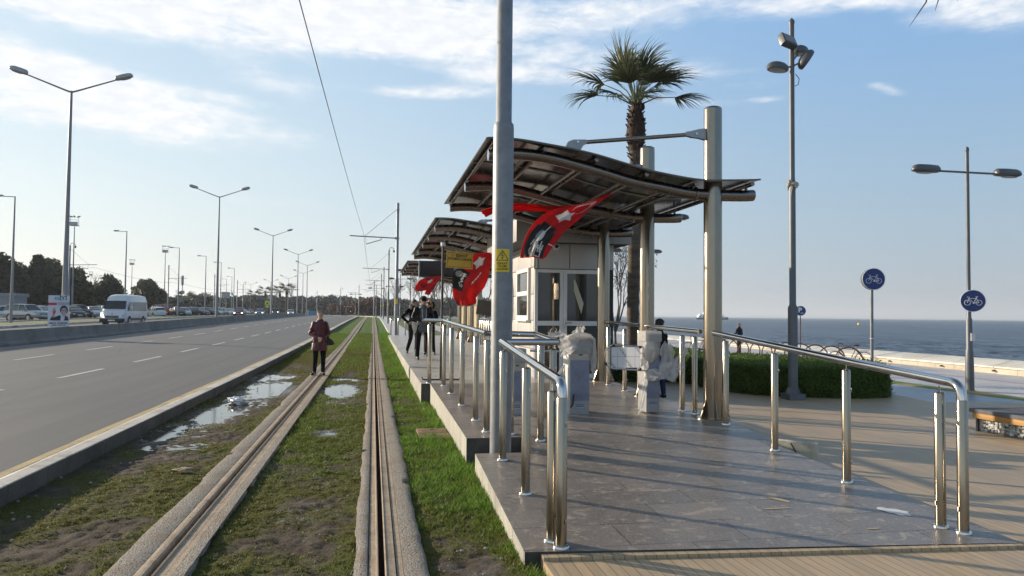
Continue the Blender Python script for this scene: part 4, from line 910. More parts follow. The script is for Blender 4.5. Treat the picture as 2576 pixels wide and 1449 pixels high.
def cloth(name, label, spine, widths, normals, cat='flag', grp=None, pat=flag_pat, nu=110, nv=60, ripple=.035, seed=1):
    """spine: centre line points, widths: edge vectors at each spine point"""
    sp_ = [Vector(p) for p in spine]; wd = [Vector(q) for q in widths]; n = len(sp_)
    def samp(L, t):
        x = t*(n-1); i = min(int(x), n-2); f = x-i; p0, p1, p2, p3 = L[max(i-1, 0)], L[i], L[i+1], L[min(i+2, n-1)]
        return .5*((2*p1)+(p2-p0)*f+(2*p0-5*p1+4*p2-p3)*f*f+(3*p1-p0-3*p2+p3)*f**3)
    mb = MB(); vs = []
    for i in range(nu+1):
        u = i/nu; c = samp(sp_, u); w_ = samp(wd, u); tdir = (samp(sp_, min(1, u+.01))-samp(sp_, max(0, u-.01))).normalized(); nn = w_.cross(tdir).normalized()
        for j in range(nv+1):
            v = j/nv; rp = ripple*w_.length*(math.sin(v*9+u*5+seed)+.6*math.sin(v*17-u*9+seed*2)+.9*(vnoise(np.array([v*6+seed]), np.array([u*7]), seed)[0]-.5)*2)*(.25+.75*u)
            vs.append(c+w_*(v-.5)+nn*rp)
    mb.v = vs
    for i in range(nu):
        for j in range(nv):
            a = i*(nv+1)+j; mb.f.append((a, a+1, a+nv+2, a+nv+1)); mb.mi.append(pat((i+.5)/nu, (j+.5)/nv))
    o = mb.build(name, [m_red, m_blk, m_fw, m_fg], smooth=rad(180))
    sd_ = o.modifiers.new('thickness', 'SOLIDIFY'); sd_.thickness = .003
    return tag(o, label, cat, grp)
def spine_px(L):  # (upper edge px, lower edge px, depth a, depth b)
    sp_, wd = [], []
    for (ax, ay, ya), (bx, by, yb) in L:
        a, b = at(ax, ay, ya), at(bx, by, yb); sp_.append((a+b)/2); wd.append(b-a)
    return sp_, wd
def k4(x, y): return ((1700+x/1.8116)/1.5901, (500+y/1.8116)/1.5901)
def k3(x, y): return ((1500+x/1.61)/1.5901, (800+y/1.61)/1.5901)
def E(f, L): return [((*f(a[0], a[1]), a[2]), (*f(b[0], b[1]), b[2])) for a, b in L]
FG = 'red flags hung under the shelter roofs'
sp_, wd = spine_px(E(k4, [((1340, 492, 9.75), (1352, 500, 9.85)), ((1180, 560, 9.9), (1215, 595, 9.8)), ((1020, 590, 9.9), (1110, 690, 9.75)), ((880, 645, 9.95), (1020, 765, 9.7)), ((770, 745, 9.95), (945, 850, 9.7)), ((715, 850, 9.95), (905, 905, 9.72)), ((683, 958, 9.95), (880, 966, 9.7))]))
cloth('flag', 'large red flag with star, crescent and black signed panel under the nearest shelter', sp_, wd, None, grp=FG, ripple=.05, seed=2)
sp_, wd = spine_px(E(k4, [((1060, 590, 11.9), (1060, 620, 11.9)), ((880, 582, 11.8), (880, 628, 11.8)), ((700, 566, 11.7), (700, 625, 11.7)), ((560, 572, 11.6), (560, 632, 11.6)), ((470, 600, 11.6), (500, 640, 11.6)), ((400, 622, 11.6), (440, 668, 11.6))]))
cloth('flag', 'narrow furled red flag streaming level behind the tram mast', sp_, wd, None, grp=FG, pat=lambda u, v: 0, ripple=.16, seed=5, nu=60, nv=24)
def flag2(u, v):
    if u > .92 and (v > .8 or v < .15): return 1
    if instar(u*2.4, v, .20*2.4, .42, .22, .3): return 2
    if .36 < u < .68 and v < .42:
        if any(seg((u-.52)/.16*-.5, (v-.30)/.12*.5, SIG[i], SIG[i+1]) < .02 for i in range(len(SIG)-1)): return 2
        if math.hypot((u-.46)/.05, (v-.16)/.10) < 1: return 3
        return 1
    if abs(v-.70-.04*math.sin(u*9)) < .012 and .28 < u < .5: return 2
    return 0
sp_, wd = spine_px(E(k3, [((700, 340, 18.4), (790, 335, 18.2)), ((640, 350, 18.5), (745, 430, 18.2)), ((560, 420, 18.6), (720, 520, 18.2)), ((500, 470, 18.6), (690, 580, 18.3)), ((500, 560, 18.6), (650, 630, 18.4)), ((502, 620, 18.6), (650, 665, 18.4)), ((530, 680, 18.6), (610, 682, 18.4))]))
cloth('flag', 'big red flag with white star and dark oval panel beside the yellow bus sign', sp_, wd, None, grp=FG, pat=flag2, ripple=.07, seed=3)
sp_, wd = spine_px(E(k3, [((400, 488, 31.2), (425, 492, 31.0)), ((330, 500, 31.3), (400, 530, 31.0)), ((285, 520, 31.3), (350, 575, 31.1)), ((268, 545, 31.3), (310, 585, 31.1)), ((255, 580, 31.3), (275, 585, 31.2))]))
def flag3(u, v): return 1 if math.hypot((u-.55)/.12, (v-.5)/.25) < 1 and (u*40) % 3 > 1 else (2 if instar(u, v, .3, .5, .1) else 0)
cloth('flag', 'crumpled red flag above the heads of the three waiting people', sp_, wd, None, grp=FG, pat=flag3, ripple=.12, seed=7, nu=60, nv=30)
sp_, wd = spine_px(E(k3, [((395, 490, 30.9), (428, 492, 30.8)), ((365, 530, 30.9), (405, 530, 30.8)), ((335, 570, 30.9), (375, 575, 30.8)), ((318, 608, 30.9), (350, 612, 30.8))]))
cloth('flag', 'narrow bright red flag tail hanging right above the capped man', sp_, wd, None, grp=FG, pat=lambda u, v: 0, ripple=.1, seed=9, nu=40, nv=16)
# ------------------------------------------------------------------ bus stop sign
t_ = thing('bus_stop_sign', 'yellow bus stop sign on a black pole behind the left handrail', 'bus stop sign', (1.36, 14.9, .34))
MB().tube([(1.36, 14.9, .36), (1.37, 14.9, 3.06)], .024, 10).tube([(1.36, 14.9, .36), (1.362, 14.9, 1.1)], .031, 10).build('pole', m_black, t_, world=True)
mb = MB(); [mb.box((1.36, 14.9, .355), (.74, .05, .022), rz=a) for a in (0,)]; mb.box((1.36, 14.9, .357), (.05, .5, .022)); mb.tube([(1.0, 14.9, .36), (.98, 14.86, .40)], .012, 6); mb.tube([(1.72, 14.9, .36), (1.74, 14.88, .41)], .012, 6); mb.build('foot', m_black, t_, world=True)
MB().lathe((1.37, 14.9, 3.05), [(.045, 0), (.05, .03), (.045, .07), (.01, .075)], 10).build('pole_cap', m_white, t_, world=True)
c0 = at(*k3(545, 388), 14.88); RY_ = Matrix.Rotation(rad(3), 4, 'Y')
pm_ = Matrix.Translation(c0) @ RY_ @ Matrix.Diagonal((.88, 1, .92, 1))
mb = MB(); mb.box((0, 0, 0), (.62, .018, .36)); mb.xf(pm_); sg = mb.build('sign_plate', m_ydull, t_, world=True, bevel=.003); ORG[sg.name] = ORG[t_.name]
mb = MB(); [mb.b2(*q) for q in [(-.285, .285, -.0125, -.0095, .150, .157), (-.285, .285, -.0125, -.0095, -.157, -.150), (-.285, -.278, -.0125, -.0095, -.15, .15), (.278, .285, -.0125, -.0095, -.15, .15)]]; mb.xf(pm_); mb.build('border', m_black, sg, world=True)
mb = MB(); text(mb, 'ESHOT', .088, TM((.045, -.0105, .095)), bold=.003); text(mb, 'OTOBÜS DURAĞI', .068, TM((0, -.0105, .02)), bold=.0025); mb.xf(pm_); mb.build('lettering', m_black, sg, world=True)
mb = MB(); mb.tube([(-.17+.035*math.cos(a), -.0105, .098+.035*math.sin(a)) for a in np.linspace(0, 2*PI, 17)[:-1]], .003, 5, closed=True); mb.box((-.17, -.0105, .098), (.03, .002, .02)); mb.xf(pm_); mb.build('emblem', mat('brown_print', (.35, .2, .05), .6), sg, world=True)
MB().box((1.41, 14.9, c0.z+.1), (.10, .02, .02)).box((1.41, 14.9, c0.z-.1), (.10, .02, .02)).build('bracket', m_black, t_, world=True)
# ------------------------------------------------------------------ turnstiles
m_cab = mat('cabinet_grey_metal', (.34, .34, .35), .4, .3, .08); m_film = mat('blue_protective_film', (.19, .205, .27), .35, var=.25, scale=5, bump=.3, bscale=14, col2=(.27, .28, .33)); m_tan = mat('bare_steel_band', (.40, .36, .31), .4, .6)
m_wrap, t, b, P = posmat('bubble_wrap')
vz = t.n('ShaderNodeTexVoronoi', {'Vector': P, 'Scale': 70.0}); nz = t.noise(P, 9, 4, .6)
t.put(b, 'Base Color', t.mix(nz, (.55, .53, .50), (.80, .78, .75))); t.put(b, 'Roughness', .3); t.put(b, 'Alpha', .86); t.put(b, 'Specular IOR Level', .6)
t.put(b, 'Normal', t.n('ShaderNodeBump', {'Height': t.m('ADD', t.m('MULTIPLY', nz, 1.5), vz.outputs[0]), 'Strength': .7, 'Distance': .012}).outputs[0])
m_sheet, t, b, P = posmat('thin_plastic_sheet'); nz = t.noise(P, 7, 5, .65)
t.put(b, 'Base Color', t.mix(nz, (.62, .61, .60), (.86, .85, .84))); t.put(b, 'Roughness', .28); t.put(b, 'Alpha', t.m('MULTIPLY_ADD', nz, .5, .38))
t.put(b, 'Normal', t.n('ShaderNodeBump', {'Height': nz, 'Strength': .8, 'Distance': .03}).outputs[0])
translucent(m_wrap, .5); translucent(m_sheet, .5)
m_sign_b = mat('blue_sticker', (.03, .07, .22), .4)
def sheet(name, quad, parent, m=None, amp=.05, seed=1, nu=26, nv=26, edge=.03):
    a, b_, c_, d_ = [Vector(q) for q in quad]; mb = MB(); vs = []; nn = (b_-a).cross(d_-a).normalized()
    for i in range(nu+1):
        for j in range(nv+1):
            u, v = i/nu, j/nv; ue = u+edge*(vnoise(np.array([v*5+seed]), np.array([2.]), seed)[0]-.5)*4*(abs(u-.5)*2)**3; ve = v+edge*(vnoise(np.array([u*5+seed]), np.array([7.]), seed)[0]-.5)*4*(abs(v-.5)*2)**3
            p = (a*(1-ue)+b_*ue)*(1-ve)+(d_*(1-ue)+c_*ue)*ve
            vs.append(p+nn*amp*.6*((fbm(np.array([u*4+seed]), np.array([v*4+seed*2.]), 4, seed)[0]-.5)*2.4+.25*math.sin(u*14+v*5+seed)))
    mb.v = vs
    for i in range(nu):
        for j in range(nv): k = i*(nv+1)+j; mb.f.append((k, k+1, k+nv+2, k+nv+1)); mb.mi.append(0)
    return mb.build(name, m or m_sheet, parent, world=True, smooth=rad(60))
def sticker(par, x, y, z, s_=1):
    st = MB().box((x, y, z), (.10*s_, .004, .036*s_)).build('sticker', m_sign_b, par, world=True); ORG[st.name] = ORG[par.name]
    mb = MB(); text(mb, 'polimek', .028*s_, TM((x, y-.0026, z+.002)), .0006); mb.box((x, y-.003, z-.024*s_), (.10*s_, .003, .005*s_)); mb.build('print', m_white, st, world=True)
def cabinet(label, x0, x1, yf, zb, zt, d=.34):
    t_ = thing('turnstile', label, 'turnstile', ((x0+x1)/2, yf+.1, zb), 0, 'turnstiles wrapped in plastic on the platform')
    MB().b2(x0, x1, yf, yf+d, zb, zt-.22).build('cabinet', m_cab, t_, world=True, bevel=.008)
    MB().b2(x0+.003, x1-.003, yf-.004, yf-.001, zb+.20, zt-.33).build('protective_film', m_film, t_, world=True)
    MB().b2(x0-.001, x1+.001, yf-.003, yf+.02, zt-.33, zt-.22).build('steel_band', m_tan, t_, world=True)
    MB().box(((x0+x1)/2+.01, yf-.006, zt-.255), (.05, .006, .018)).build('slot', m_black, t_, world=True)
    MB().b2(x0-.01, x1+.01, yf-.012, yf+d+.01, zt-.22, zt-.02).build('head', m_cab, t_, world=True, bevel=.02)
    sticker(t_, (x0+x1)/2, yf-.006, zb+.13)
    return t_
c1_ = cabinet('middle turnstile with torn white bubble wrap over its head', 2.745, 3.02, 10.06, .27, 1.37)
mb = MB(); mb.b2(2.735, 3.03, 10.04, 10.42, 1.13, 1.385); mb.build('bubble_wrap', m_wrap, c1_, world=True, bevel=.03)
def roll(par, pts, r, seed):  # twisted edge of wrap
    mb = MB(); mb.tube(pts, [r*(.7+.6*vnoise(np.array([i*.9+seed]), np.array([1.]), seed)[0]) for i in range(len(pts))], 9); mb.build('wrap_fold', m_wrap, par, world=True, smooth=rad(80))
roll(c1_, [(2.70, 10.05, 1.30), (2.72, 10.0, 1.37), (2.80, 9.98, 1.395), (2.90, 9.98, 1.40), (3.0, 10.0, 1.385), (3.07, 10.02, 1.33), (3.08, 10.03, 1.2), (3.09, 10.03, 1.05), (3.08, 10.04, .92)], .030, 3)
sheet('plastic_sheet', [(2.70, 9.99, 1.36), (2.56, 9.98, 1.10), (2.74, 9.96, 1.14), (2.86, 9.96, 1.36)], c1_, amp=.02, seed=4, edge=.06)
sheet('plastic_sheet', [(2.56, 10.1, 1.33), (2.58, 10.08, 1.16), (2.78, 10.02, 1.20), (2.78, 10.02, 1.40)], c1_, m_wrap, .025, 6)
sheet('plastic_sheet', [(2.76, 10.2, 1.38), (2.98, 10.18, 1.39), (2.96, 10.2, 1.50), (2.84, 10.22, 1.49)], c1_, m_wrap, .03, 8, edge=.12)
sheet('plastic_sheet', [(2.40, 10.5, 1.32), (2.74, 10.4, 1.34), (2.72, 10.42, 1.44), (2.54, 10.5, 1.42)], c1_, amp=.03, seed=12, edge=.12)
sheet('plastic_sheet', [(3.02, 10.02, 1.33), (3.11, 10.05, 1.25), (3.12, 10.05, .86), (3.03, 10.04, .85)], c1_, amp=.025, seed=14, edge=.05)
mb = MB(); 
for p in [(2.86, 10.2, 1.48), (2.93, 10.2, 1.48), (2.55, 10.5, 1.41), (2.62, 10.48, 1.42)]: mb.tube([p, (p[0]+random.uniform(-.01, .03), p[1], p[2]+.04), (p[0]+random.uniform(-.02, .05), p[1], p[2]+.07)], [.008, .006, .002], 5)
mb.build('torn_strand', m_wrap, c1_, world=True)
for (a, b_) in [((2.74, 10.3, .98), (2.60, 10.32, .78)), ((2.74, 10.26, 1.05), (2.69, 10.28, .70)), ((2.74, 10.3, 1.15), (2.22, 10.35, 1.16))]: MB().tube([a, b_], .017, 10).build('tripod_arm', m_chr, c1_, world=True)
MB().b2(2.715, 2.744, 10.08, 10.36, .28, 1.12).build('side_plate', mat('pale_edge', (.62, .60, .56), .5), c1_, world=True)
mb = MB(); mb.tube([(2.745, 10.05, .38), (2.77, 10.04, .42), (2.78, 10.04, .50), (2.79, 10.045, .56)], .013, 7); mb.build('loose_cable', m_black, c1_, world=True)
mb = MB(); mb.add([(2.785, 10.048, .50), (2.82, 10.048, .565), (2.86, 10.048, .52), (3.0, 10.048, .50), (3.0, 10.048, .56), (2.77, 10.048, .58)], [(0, 1, 2, 3, 4, 5)]); mb.build('torn_film', m_film, c1_, world=True)
c3_ = cabinet('left turnstile half hidden behind the handrail posts', 1.84, 2.10, 10.07, .27, 1.22)
MB().b2(2.10, 2.11, 10.09, 10.36, .5, 1.1).build('side_plate', m_tan, c3_, world=True)
c2_ = cabinet('right turnstile with a swinging gate panel and torn plastic hanging from it', 3.845, 4.045, 10.0, .30, 1.45)
mb = MB(); mb.b2(3.82, 4.07, 9.97, 10.3, 1.30, 1.46); mb.build('bubble_wrap', m_wrap, c2_, world=True, bevel=.025)
o = crumple('plastic_wrap', m_wrap, .12, 5, (3.90, 9.98, 1.17), (1.0, .6, 1.25), None, 30, .13, 2.0); o.parent = c2_; o.location = Vector((0, 0, 0))-Vector(ORG[c2_.name])
o = crumple('plastic_wrap', m_sheet, .115, 8, (3.95, 9.98, .83), (1.2, .8, .8), None, 30, .13, 2.0); o.parent = c2_; o.location = Vector((0, 0, 0))-Vector(ORG[c2_.name])
sheet('plastic_sheet', [(4.04, 9.96, 1.25), (4.20, 9.95, 1.30), (4.28, 9.93, .92), (4.0, 9.94, .78)], c2_, amp=.05, seed=21, edge=.06)
sheet('plastic_sheet', [(4.20, 9.9, 1.05), (4.39, 9.88, 1.18), (4.36, 9.88, .95), (4.22, 9.9, .72)], c2_, amp=.05, seed=24, edge=.08)
sheet('plastic_sheet', [(4.02, 9.93, .95), (4.30, 9.9, 1.08), (4.26, 9.9, .76), (4.0, 9.93, .76)], c2_, amp=.04, seed=27, edge=.06)
sheet('plastic_sheet', [(4.32, 9.88, 1.12), (4.40, 9.88, 1.24), (4.43, 9.88, 1.15), (4.36, 9.88, 1.08)], c2_, m_wrap, .02, 31, edge=.1, nu=12, nv=12)
sheet('plastic_sheet', [(3.80, 9.97, .82), (3.86, 9.96, .80), (3.80, 9.96, .36), (3.72, 9.97, .34)], c2_, amp=.03, seed=34, edge=.1)
sheet('plastic_sheet', [(3.76, 9.97, 1.12), (3.86, 9.96, 1.12), (3.86, 9.96, .92), (3.74, 9.97, .95)], c2_, m_wrap, .03, 37, edge=.12)
gt = []
x1, x0_, zt_, zb_, yg = 3.80, 3.20, 1.262, .925, 10.02
gt = [(x1, yg, zt_-.03), (3.36, yg, zt_)]+[(3.36-.13*math.sin(a)*1.0, yg, (zt_+zb_)/2+ (zt_-zb_)/2*math.cos(a)+.0) for a in np.linspace(.15, PI-.15, 9)]+[(3.36, yg, zb_), (x1+.05, yg, zb_-.035)]
gp = MB().tube(gt, .014, 10).build('gate_frame', m_chr, c2_, world=True)
gp2 = MB().b2(3.33, 3.755, yg-.004, yg+.004, zb_+.01, zt_-.035).build('gate_panel', translucent(mat('white_film_panel', (.84, .85, .87), .35, var=.02), .5), c2_, world=True); ORG[gp2.name] = ORG[c2_.name]
mb = MB(); mb.b2(3.33, 3.755, yg-.0055, yg-.0045, 1.09, 1.094)
for x in (3.42, 3.55, 3.68): mb.b2(x-.0015, x+.0015, yg-.0055, yg-.0045, zb_+.01, zt_-.035)
tm_ = MB()
for x, z in [(3.50, 1.155), (3.60, .985), (3.37, .96), (3.73, 1.19)]: text(tm_, 'sunpex', .055, TM((x, yg-.0055, z)) @ Matrix.Rotation(rad(-52), 4, 'Z'), .0005)
mb.add(tm_.v, tm_.f); mb.build('panel_print', mat('grey_print', (.18, .18, .19), .6), gp2, world=True)
mb = MB(); [mb.box(p, (.035, .04, .035)) for p in [(3.36, yg, zt_-.015), (3.755, yg, zt_-.035), (3.755, yg, zb_-.01), (3.245, yg, .99)]]; mb.build('corner_block', m_black, c2_, world=True)
# trench left by the removed turnstile base
mb = MB(); mb.b2(2.60, 3.45, 9.78, 10.02, .262, .2685); o = structure(mb.build('floor_channel', mat('dirty_channel', (.13, .12, .11), .8, var=.4, scale=9)))
mb = MB(); mb.b2(3.02, 3.38, 9.80, 9.84, .263, .272); mb.b2(3.1, 3.9, 9.99, 10.0, .27, .2745); structure(mb.build('floor_gap', m_groove))
# ------------------------------------------------------------------ street lamps
m_lampg = mat('lamp_pole_grey', (.24, .245, .26), .5, .35, .08); m_head = mat('lamp_head_grey', (.36, .36, .38), .4, .1, .08); m_lens = mat('lamp_glass', (.42, .42, .42), .2)
m_pole2 = mat('promenade_pole_paint', (.105, .115, .13), .45, .1, .15); m_head2 = mat('promenade_head', (.085, .09, .10), .4)
def head(par, p, d, L, w_, h, m=None, lens=True):
    """lamp head: p = arm end, d = outward direction"""
    p, d = Vector(p), Vector(d).normalized(); s_ = Vector((-d.y, d.x, 0)).normalized(); u = d.cross(s_)*-1
    R = Matrix((d, s_, s_.cross(d)*-1 if False else d.cross(s_))).transposed()
    mb = MB(); n = 12; rings = [(-.02, .3), (0, .7), (.06, .92), (.4, 1), (.78, .97), (.93, .75), (.99, .4), (1.0, .15)]; vs = []; fs = []
    for t_, r in rings:
        for k in range(n):
            a = 2*PI*k/n; y = math.cos(a)*r*w_/2; z = math.sin(a)*r*h*(.8 if math.sin(a) > 0 else .3)+.02; vs.append(p+R @ Vector((t_*L, y, z)))
    for i in range(len(rings)-1):
        for k in range(n): k2 = (k+1) % n; fs.append((i*n+k, i*n+k2, (i+1)*n+k2, (i+1)*n+k))
    fs += [tuple(range(n-1, -1, -1)), tuple((len(rings)-1)*n+k for k in range(n))]
    mb.add(vs, fs); o = mb.build('lamp_head', m or m_head, par, smooth=rad(60))
    if lens:
        mb = MB(); mb.ell(p+R @ Vector((L*.55, 0, -h*.25)), (L*.32, w_*.36, h*.12), 10, 6, R=R); mb.build('lens', m_lens, o)
    return o
def double_lamp(label):
    t_ = thing('street_lamp', label, 'street lamp', (0, 0, 0), 0, 'tall double arm street lamps along the road divider')
    MB().lathe((0, 0, 0), [(.19, 0), (.19, .04), (.155, .06), (.145, 1.5), (.10, 6.5), (.062, 12.7), (.055, 12.85)], 16).build('pole', m_lampg, t_)
    for s_ in (-1, 1):
        MB().tube([(0, 0, 12.78), (s_*.3, 0, 12.88), (s_*2.15, 0, 13.58)], [.05, .045, .034], 8).build('arm', m_lampg, t_)
        head(t_, (s_*2.1, 0, 13.57), (s_, 0, .30), .86, .34, .26)
    return t_
ORD = ['nearest', 'second', 'third', 'fourth', 'fifth', 'sixth', 'seventh', 'eighth', 'ninth']
dl = [(41, -15.45, 'largest double arm street lamp, at far left with the election poster on its pole'), (77.8, -15.4, 'second largest double arm street lamp, right of the white van'), (118, -15.4, 'third double arm street lamp, rising behind the dark oncoming car')]
base_l = double_lamp(dl[0][2]); base_l.location = (dl[0][1], dl[0][0], G(41)); ORG[base_l.name] = tuple(base_l.location)
for y, x, lb in dl[1:]: dup(base_l, (x, y, G(y)), label=lb)
for k, (px, jy) in enumerate([(747.2, 647), (771, 672.7), (760.6, 691.7), (724, 704.7), (679.5, 713.7), (629.5, 720.3)]):
    d = 11.6*1850/(786-jy-0); q = at(px, 787, d*1.02-2); rz = -min(.6, max(0, q.y-158)/300)
    dup(base_l, (q.x, q.y, G(q.y)-.1), rz=-rz, label='distant double arm street lamp, %s one along the road divider' % ORD[k+3])
def single_lamp():
    t_ = thing('street_lamp', '', 'street lamp', (0, 0, 0), 0, 'single arm street lamps beside the car park')
    MB().lathe((0, 0, 0), [(.17, 0), (.17, .05), (.13, .07), (.12, 1.5), (.085, 6), (.055, 10.9), (.05, 11.0)], 12).build('pole', m_lampg, t_)
    MB().tube([(0, 0, 10.95), (-1.0, 0, 10.97)], .035, 8).build('arm', m_lampg, t_); head(t_, (-.9, 0, 10.97), (-1, 0, 0), .62, .3, .15)
    return t_
sl = None
for k, (px, d, lb) in enumerate([(27.5, 62, 'single arm street lamp cut by the left picture edge'), (313, 90.6, 'single arm street lamp rising behind the white van'), (447, 115, 'single arm street lamp right of the red off-roader'), (515, 133, 'single arm street lamp above the dark blue sedan'),
      (553.5, 150, 'single arm street lamp just right of the second double lamp'), (587, 170, 'far single arm street lamp with a small second head'), (581.5, 209, 'far single arm street lamp, lower one near the traffic lights'), (568, 226, 'farthest single arm street lamp near the distant tower')]):
    q = at(px, 790, d); q = at(px, 790, d/(.1848*q.x/q.y+.9828)); loc = (q.x, q.y, G(q.y)-.05)
    if sl is None: sl = single_lamp(); sl.location = loc; sl['label'] = lb
    else: dup(sl, loc, label=lb)
def flood_mast():
    t_ = thing('floodlight_mast', '', 'floodlight mast', (0, 0, 0), 0, 'floodlight masts in the car park')
    MB().lathe((0, 0, 0), [(.2, 0), (.12, 6), (.07, 15)], 10).build('pole', m_lampg, t_)
    mb = MB(); mb.box((0, 0, 15.15), (1.3, .9, .06))
    for x in (-.62, .62): mb.box((x, 0, 15.9), (.05, .05, 1.5)); 
    mb.box((0, -.4, 16.1), (1.3, .04, .05)); mb.build('platform_cage', m_lampg, t_); MB().box((0, -.42, 15.45), (1.25, .05, .62)).build('reflector_panel', mat('pale_panel', (.40, .41, .43), .5), t_)
    for s_ in (-1, 0, 1): head(t_, (s_*.35, 0, 16.55), (s_ or .01, 0 if s_ else -1, .25), .55, .35, .22, lens=False)
    return t_
fm = None
for px, d, lb in [(180.5, 123, 'floodlight mast with a white cage beside the tall double lamp'), (412, 178, 'floodlight mast with a white cage right of the van'), (329, 227, 'floodlight mast between the two round dark trees'), (226, 300, 'distant small floodlight mast over the bare tree'), (253, 330, 'faintest floodlight mast behind the pointed dark tree')]:
    q = at(px, 790, d); q = at(px, 790, d/(.1848*q.x/q.y+.9828)); loc = (q.x, q.y, G(q.y)-.05)
    if fm is None: fm = flood_mast(); fm.location = loc; fm['label'] = lb
    else: dup(fm, loc, label=lb)
# promenade lamps with two level arms
def prom_lamp(group='grey promenade lamps with two level arms'):
    t_ = thing('promenade_lamp', '', 'promenade lamp', (0, 0, 0), 0, group)
    MB().lathe((0, 0, 0), [(.15, 0), (.15, .03), (.115, .05), (.11, .75), (.10, 1.15), (.085, 1.2), (.08, 2.05), (.058, 2.1), (.052, 3.3), (.05, 6.85), (.05, 6.9), (.06, 6.93), (.045, 7.0), (.005, 7.03)], 16).build('pole', m_pole2, t_)
    MB().tube([(-1.0, 0, 6.28), (1.0, 0, 6.28)], .03, 8).build('arm', m_pole2, t_)
    for s_ in (-1, 1): head(t_, (s_*.95, 0, 6.26), (s_, 0, 0), .84, .32, .22, m_head2)
    return t_
q = onz(2440, 985, QZ)
pl = prom_lamp(); pl.location = q; pl['label'] = 'grey promenade lamp at right carrying a round blue bicycle sign'; ORG[pl.name] = tuple(q)
for px, d, zb, lb, rz in [(1629, 26.5, QZ, 'promenade lamp hidden behind the second steel pillar', 0), (1597, 41, QZ, 'promenade lamp standing behind the palm trunk', 0), (1032, 79, 0, 'promenade lamp left of the furled red flag', 0), (1006, 102, 0, 'promenade lamp between the tram mast and the flag', 0), (992, 137, 0, 'slim promenade lamp just left of the first far tram mast', 0),
                      (946, 150, 0, 'promenade lamp behind the fifth tram mast', .2), (894, 200, 0, 'distant promenade lamp near the red bushes', .3), (848, 235, 0, 'farther promenade lamp left of the red bushes', .4), (798, 262, 0, 'farthest promenade lamp by the last tram mast', .5)]:
    q = at(px, 790, d); dup(pl, (q.x, q.y, zb+(G(q.y) if zb == 0 else 0)), rz=rz, label=lb, scale=.93)
m_blue = mat('traffic_sign_blue', (.008, .03, .165), .35, var=.04); m_sw = mat('sign_white', (.72, .74, .76), .4); m_alu = mat('sign_back_grey', (.13, .135, .13), .5)
def bike_glyph(mb, s_, Mx, w_=.018):
    """white bicycle, about 1 unit wide, in the XZ plane"""
    def T(x, z): return Mx @ Vector((x*s_, 0, z*s_))
    def ring(cx, cz, r): mb.tube([T(cx+r*math.cos(a), cz+r*math.sin(a)) for a in np.linspace(0, 2*PI, 21)[:-1]], w_*.55*s_*1.6, 6, closed=True)
    def ln(*p): mb.tube([T(*q) for q in p], w_*.6*s_*1.6, 6)
    ring(-.33, -.12, .17); ring(.33, -.12, .17)
    ln((-.33, -.12), (-.21, .26), (-.30, .28), (-.33, .24)); ln((-.24, .16), (.20, .16)); ln((-.24, .13), (.02, -.12)); ln((.02, -.12), (.21, .20), (.19, .26)); ln((.13, .27), (.29, .27)); ln((.02, -.12), (.33, -.12)); ln((.20, .14), (.33, -.12)); ln((-.03, -.17), (.08, -.17)); ln((-.02, -.14), (.30, -.14))
def disc_sign(par, c, r, rz, thick=.012, glyph='bike', back=True, drum=0):
    Mx = Matrix.Translation(c) @ Matrix.Rotation(rz, 4, 'Z')
    mb = MB(); mb.cyl((0, 0, 0), (0, thick, 0), r, n=40); mb.xf(Mx); o = mb.build('sign_disc', m_blue, par, world=True); ORG[o.name] = ORG[par.name]
    mb = MB(); mb.tube([(math.cos(a)*(r-.005), 0, math.sin(a)*(r-.005)) for a in np.linspace(0, 2*PI, 41)[:-1]], .008, 6, closed=True); mb.xf(Mx); mb.build('rim', m_sw, o, world=True)
    if drum: mb = MB(); mb.cyl((0, thick+.001, 0), (0, drum, 0), r*.995, n=40); mb.xf(Mx); mb.build('drum', m_alu, par, world=True)
    mb = MB()
    if glyph == 'bike': bike_glyph(mb, r*1.35, Mx @ Matrix.Translation((0, -.002, -.0)))
    else:
        text(mb, 'P', r*1.35, Mx @ Matrix.Translation((-.10*r, -.004, .12*r)) @ Matrix.Rotation(PI/2, 4, 'X'), .002, bold=.008); bike_glyph(mb, r*.62, Mx @ Matrix.Translation((r*.28, -.003, -r*.42)))
    mb.build('symbol', m_sw, o, world=True)
ry = lambda c: -math.atan2(c.x, c.y)
c_ = at(2448, 757, pl.location.y-.12); disc_sign(pl, c_, .315, ry(c_)*.9)
MB().box((pl.location.x+.02, pl.location.y-.11, 1.17), (.13, .02, .22)).build('notice', mat('paper_white', (.6, .6, .58), .7), pl, world=True)
t_ = thing('bicycle_sign', 'large round blue bicycle sign with a thick grey drum on its own pole', 'road sign', tuple(at(2198, 800, 18.6).xy)+(QZ,))
c_ = at(2198, 702, 18.6); MB().cyl((t_.location.x+.02, 18.72, QZ), (c_.x+.02, 18.72, c_.z-.28), .045).build('pole', m_galv, t_, world=True); disc_sign(t_, c_, .31, ry(c_)+.33, drum=.16)
MB().tube([(t_.location.x+.02+.046*math.cos(a), 18.72+.046*math.sin(a), 1.1+0*a) for a in np.linspace(0, 2*PI, 13)[:-1]], .012, 5, closed=True).build('sticker_band', m_sw, t_, world=True)
q = at(2013, 800, 36); t_ = thing('parking_sign', 'small round blue bicycle parking sign with letter P on a brown pole', 'road sign', (q.x, q.y, QZ))
c_ = at(2014, 782, 36); MB().cyl((c_.x, 36.03, QZ), (c_.x, 36.03, c_.z-.2), .03).build('pole', mat('brown_pole', (.10, .04, .03), .6), t_, world=True); disc_sign(t_, c_, .27, ry(c_), glyph='P')
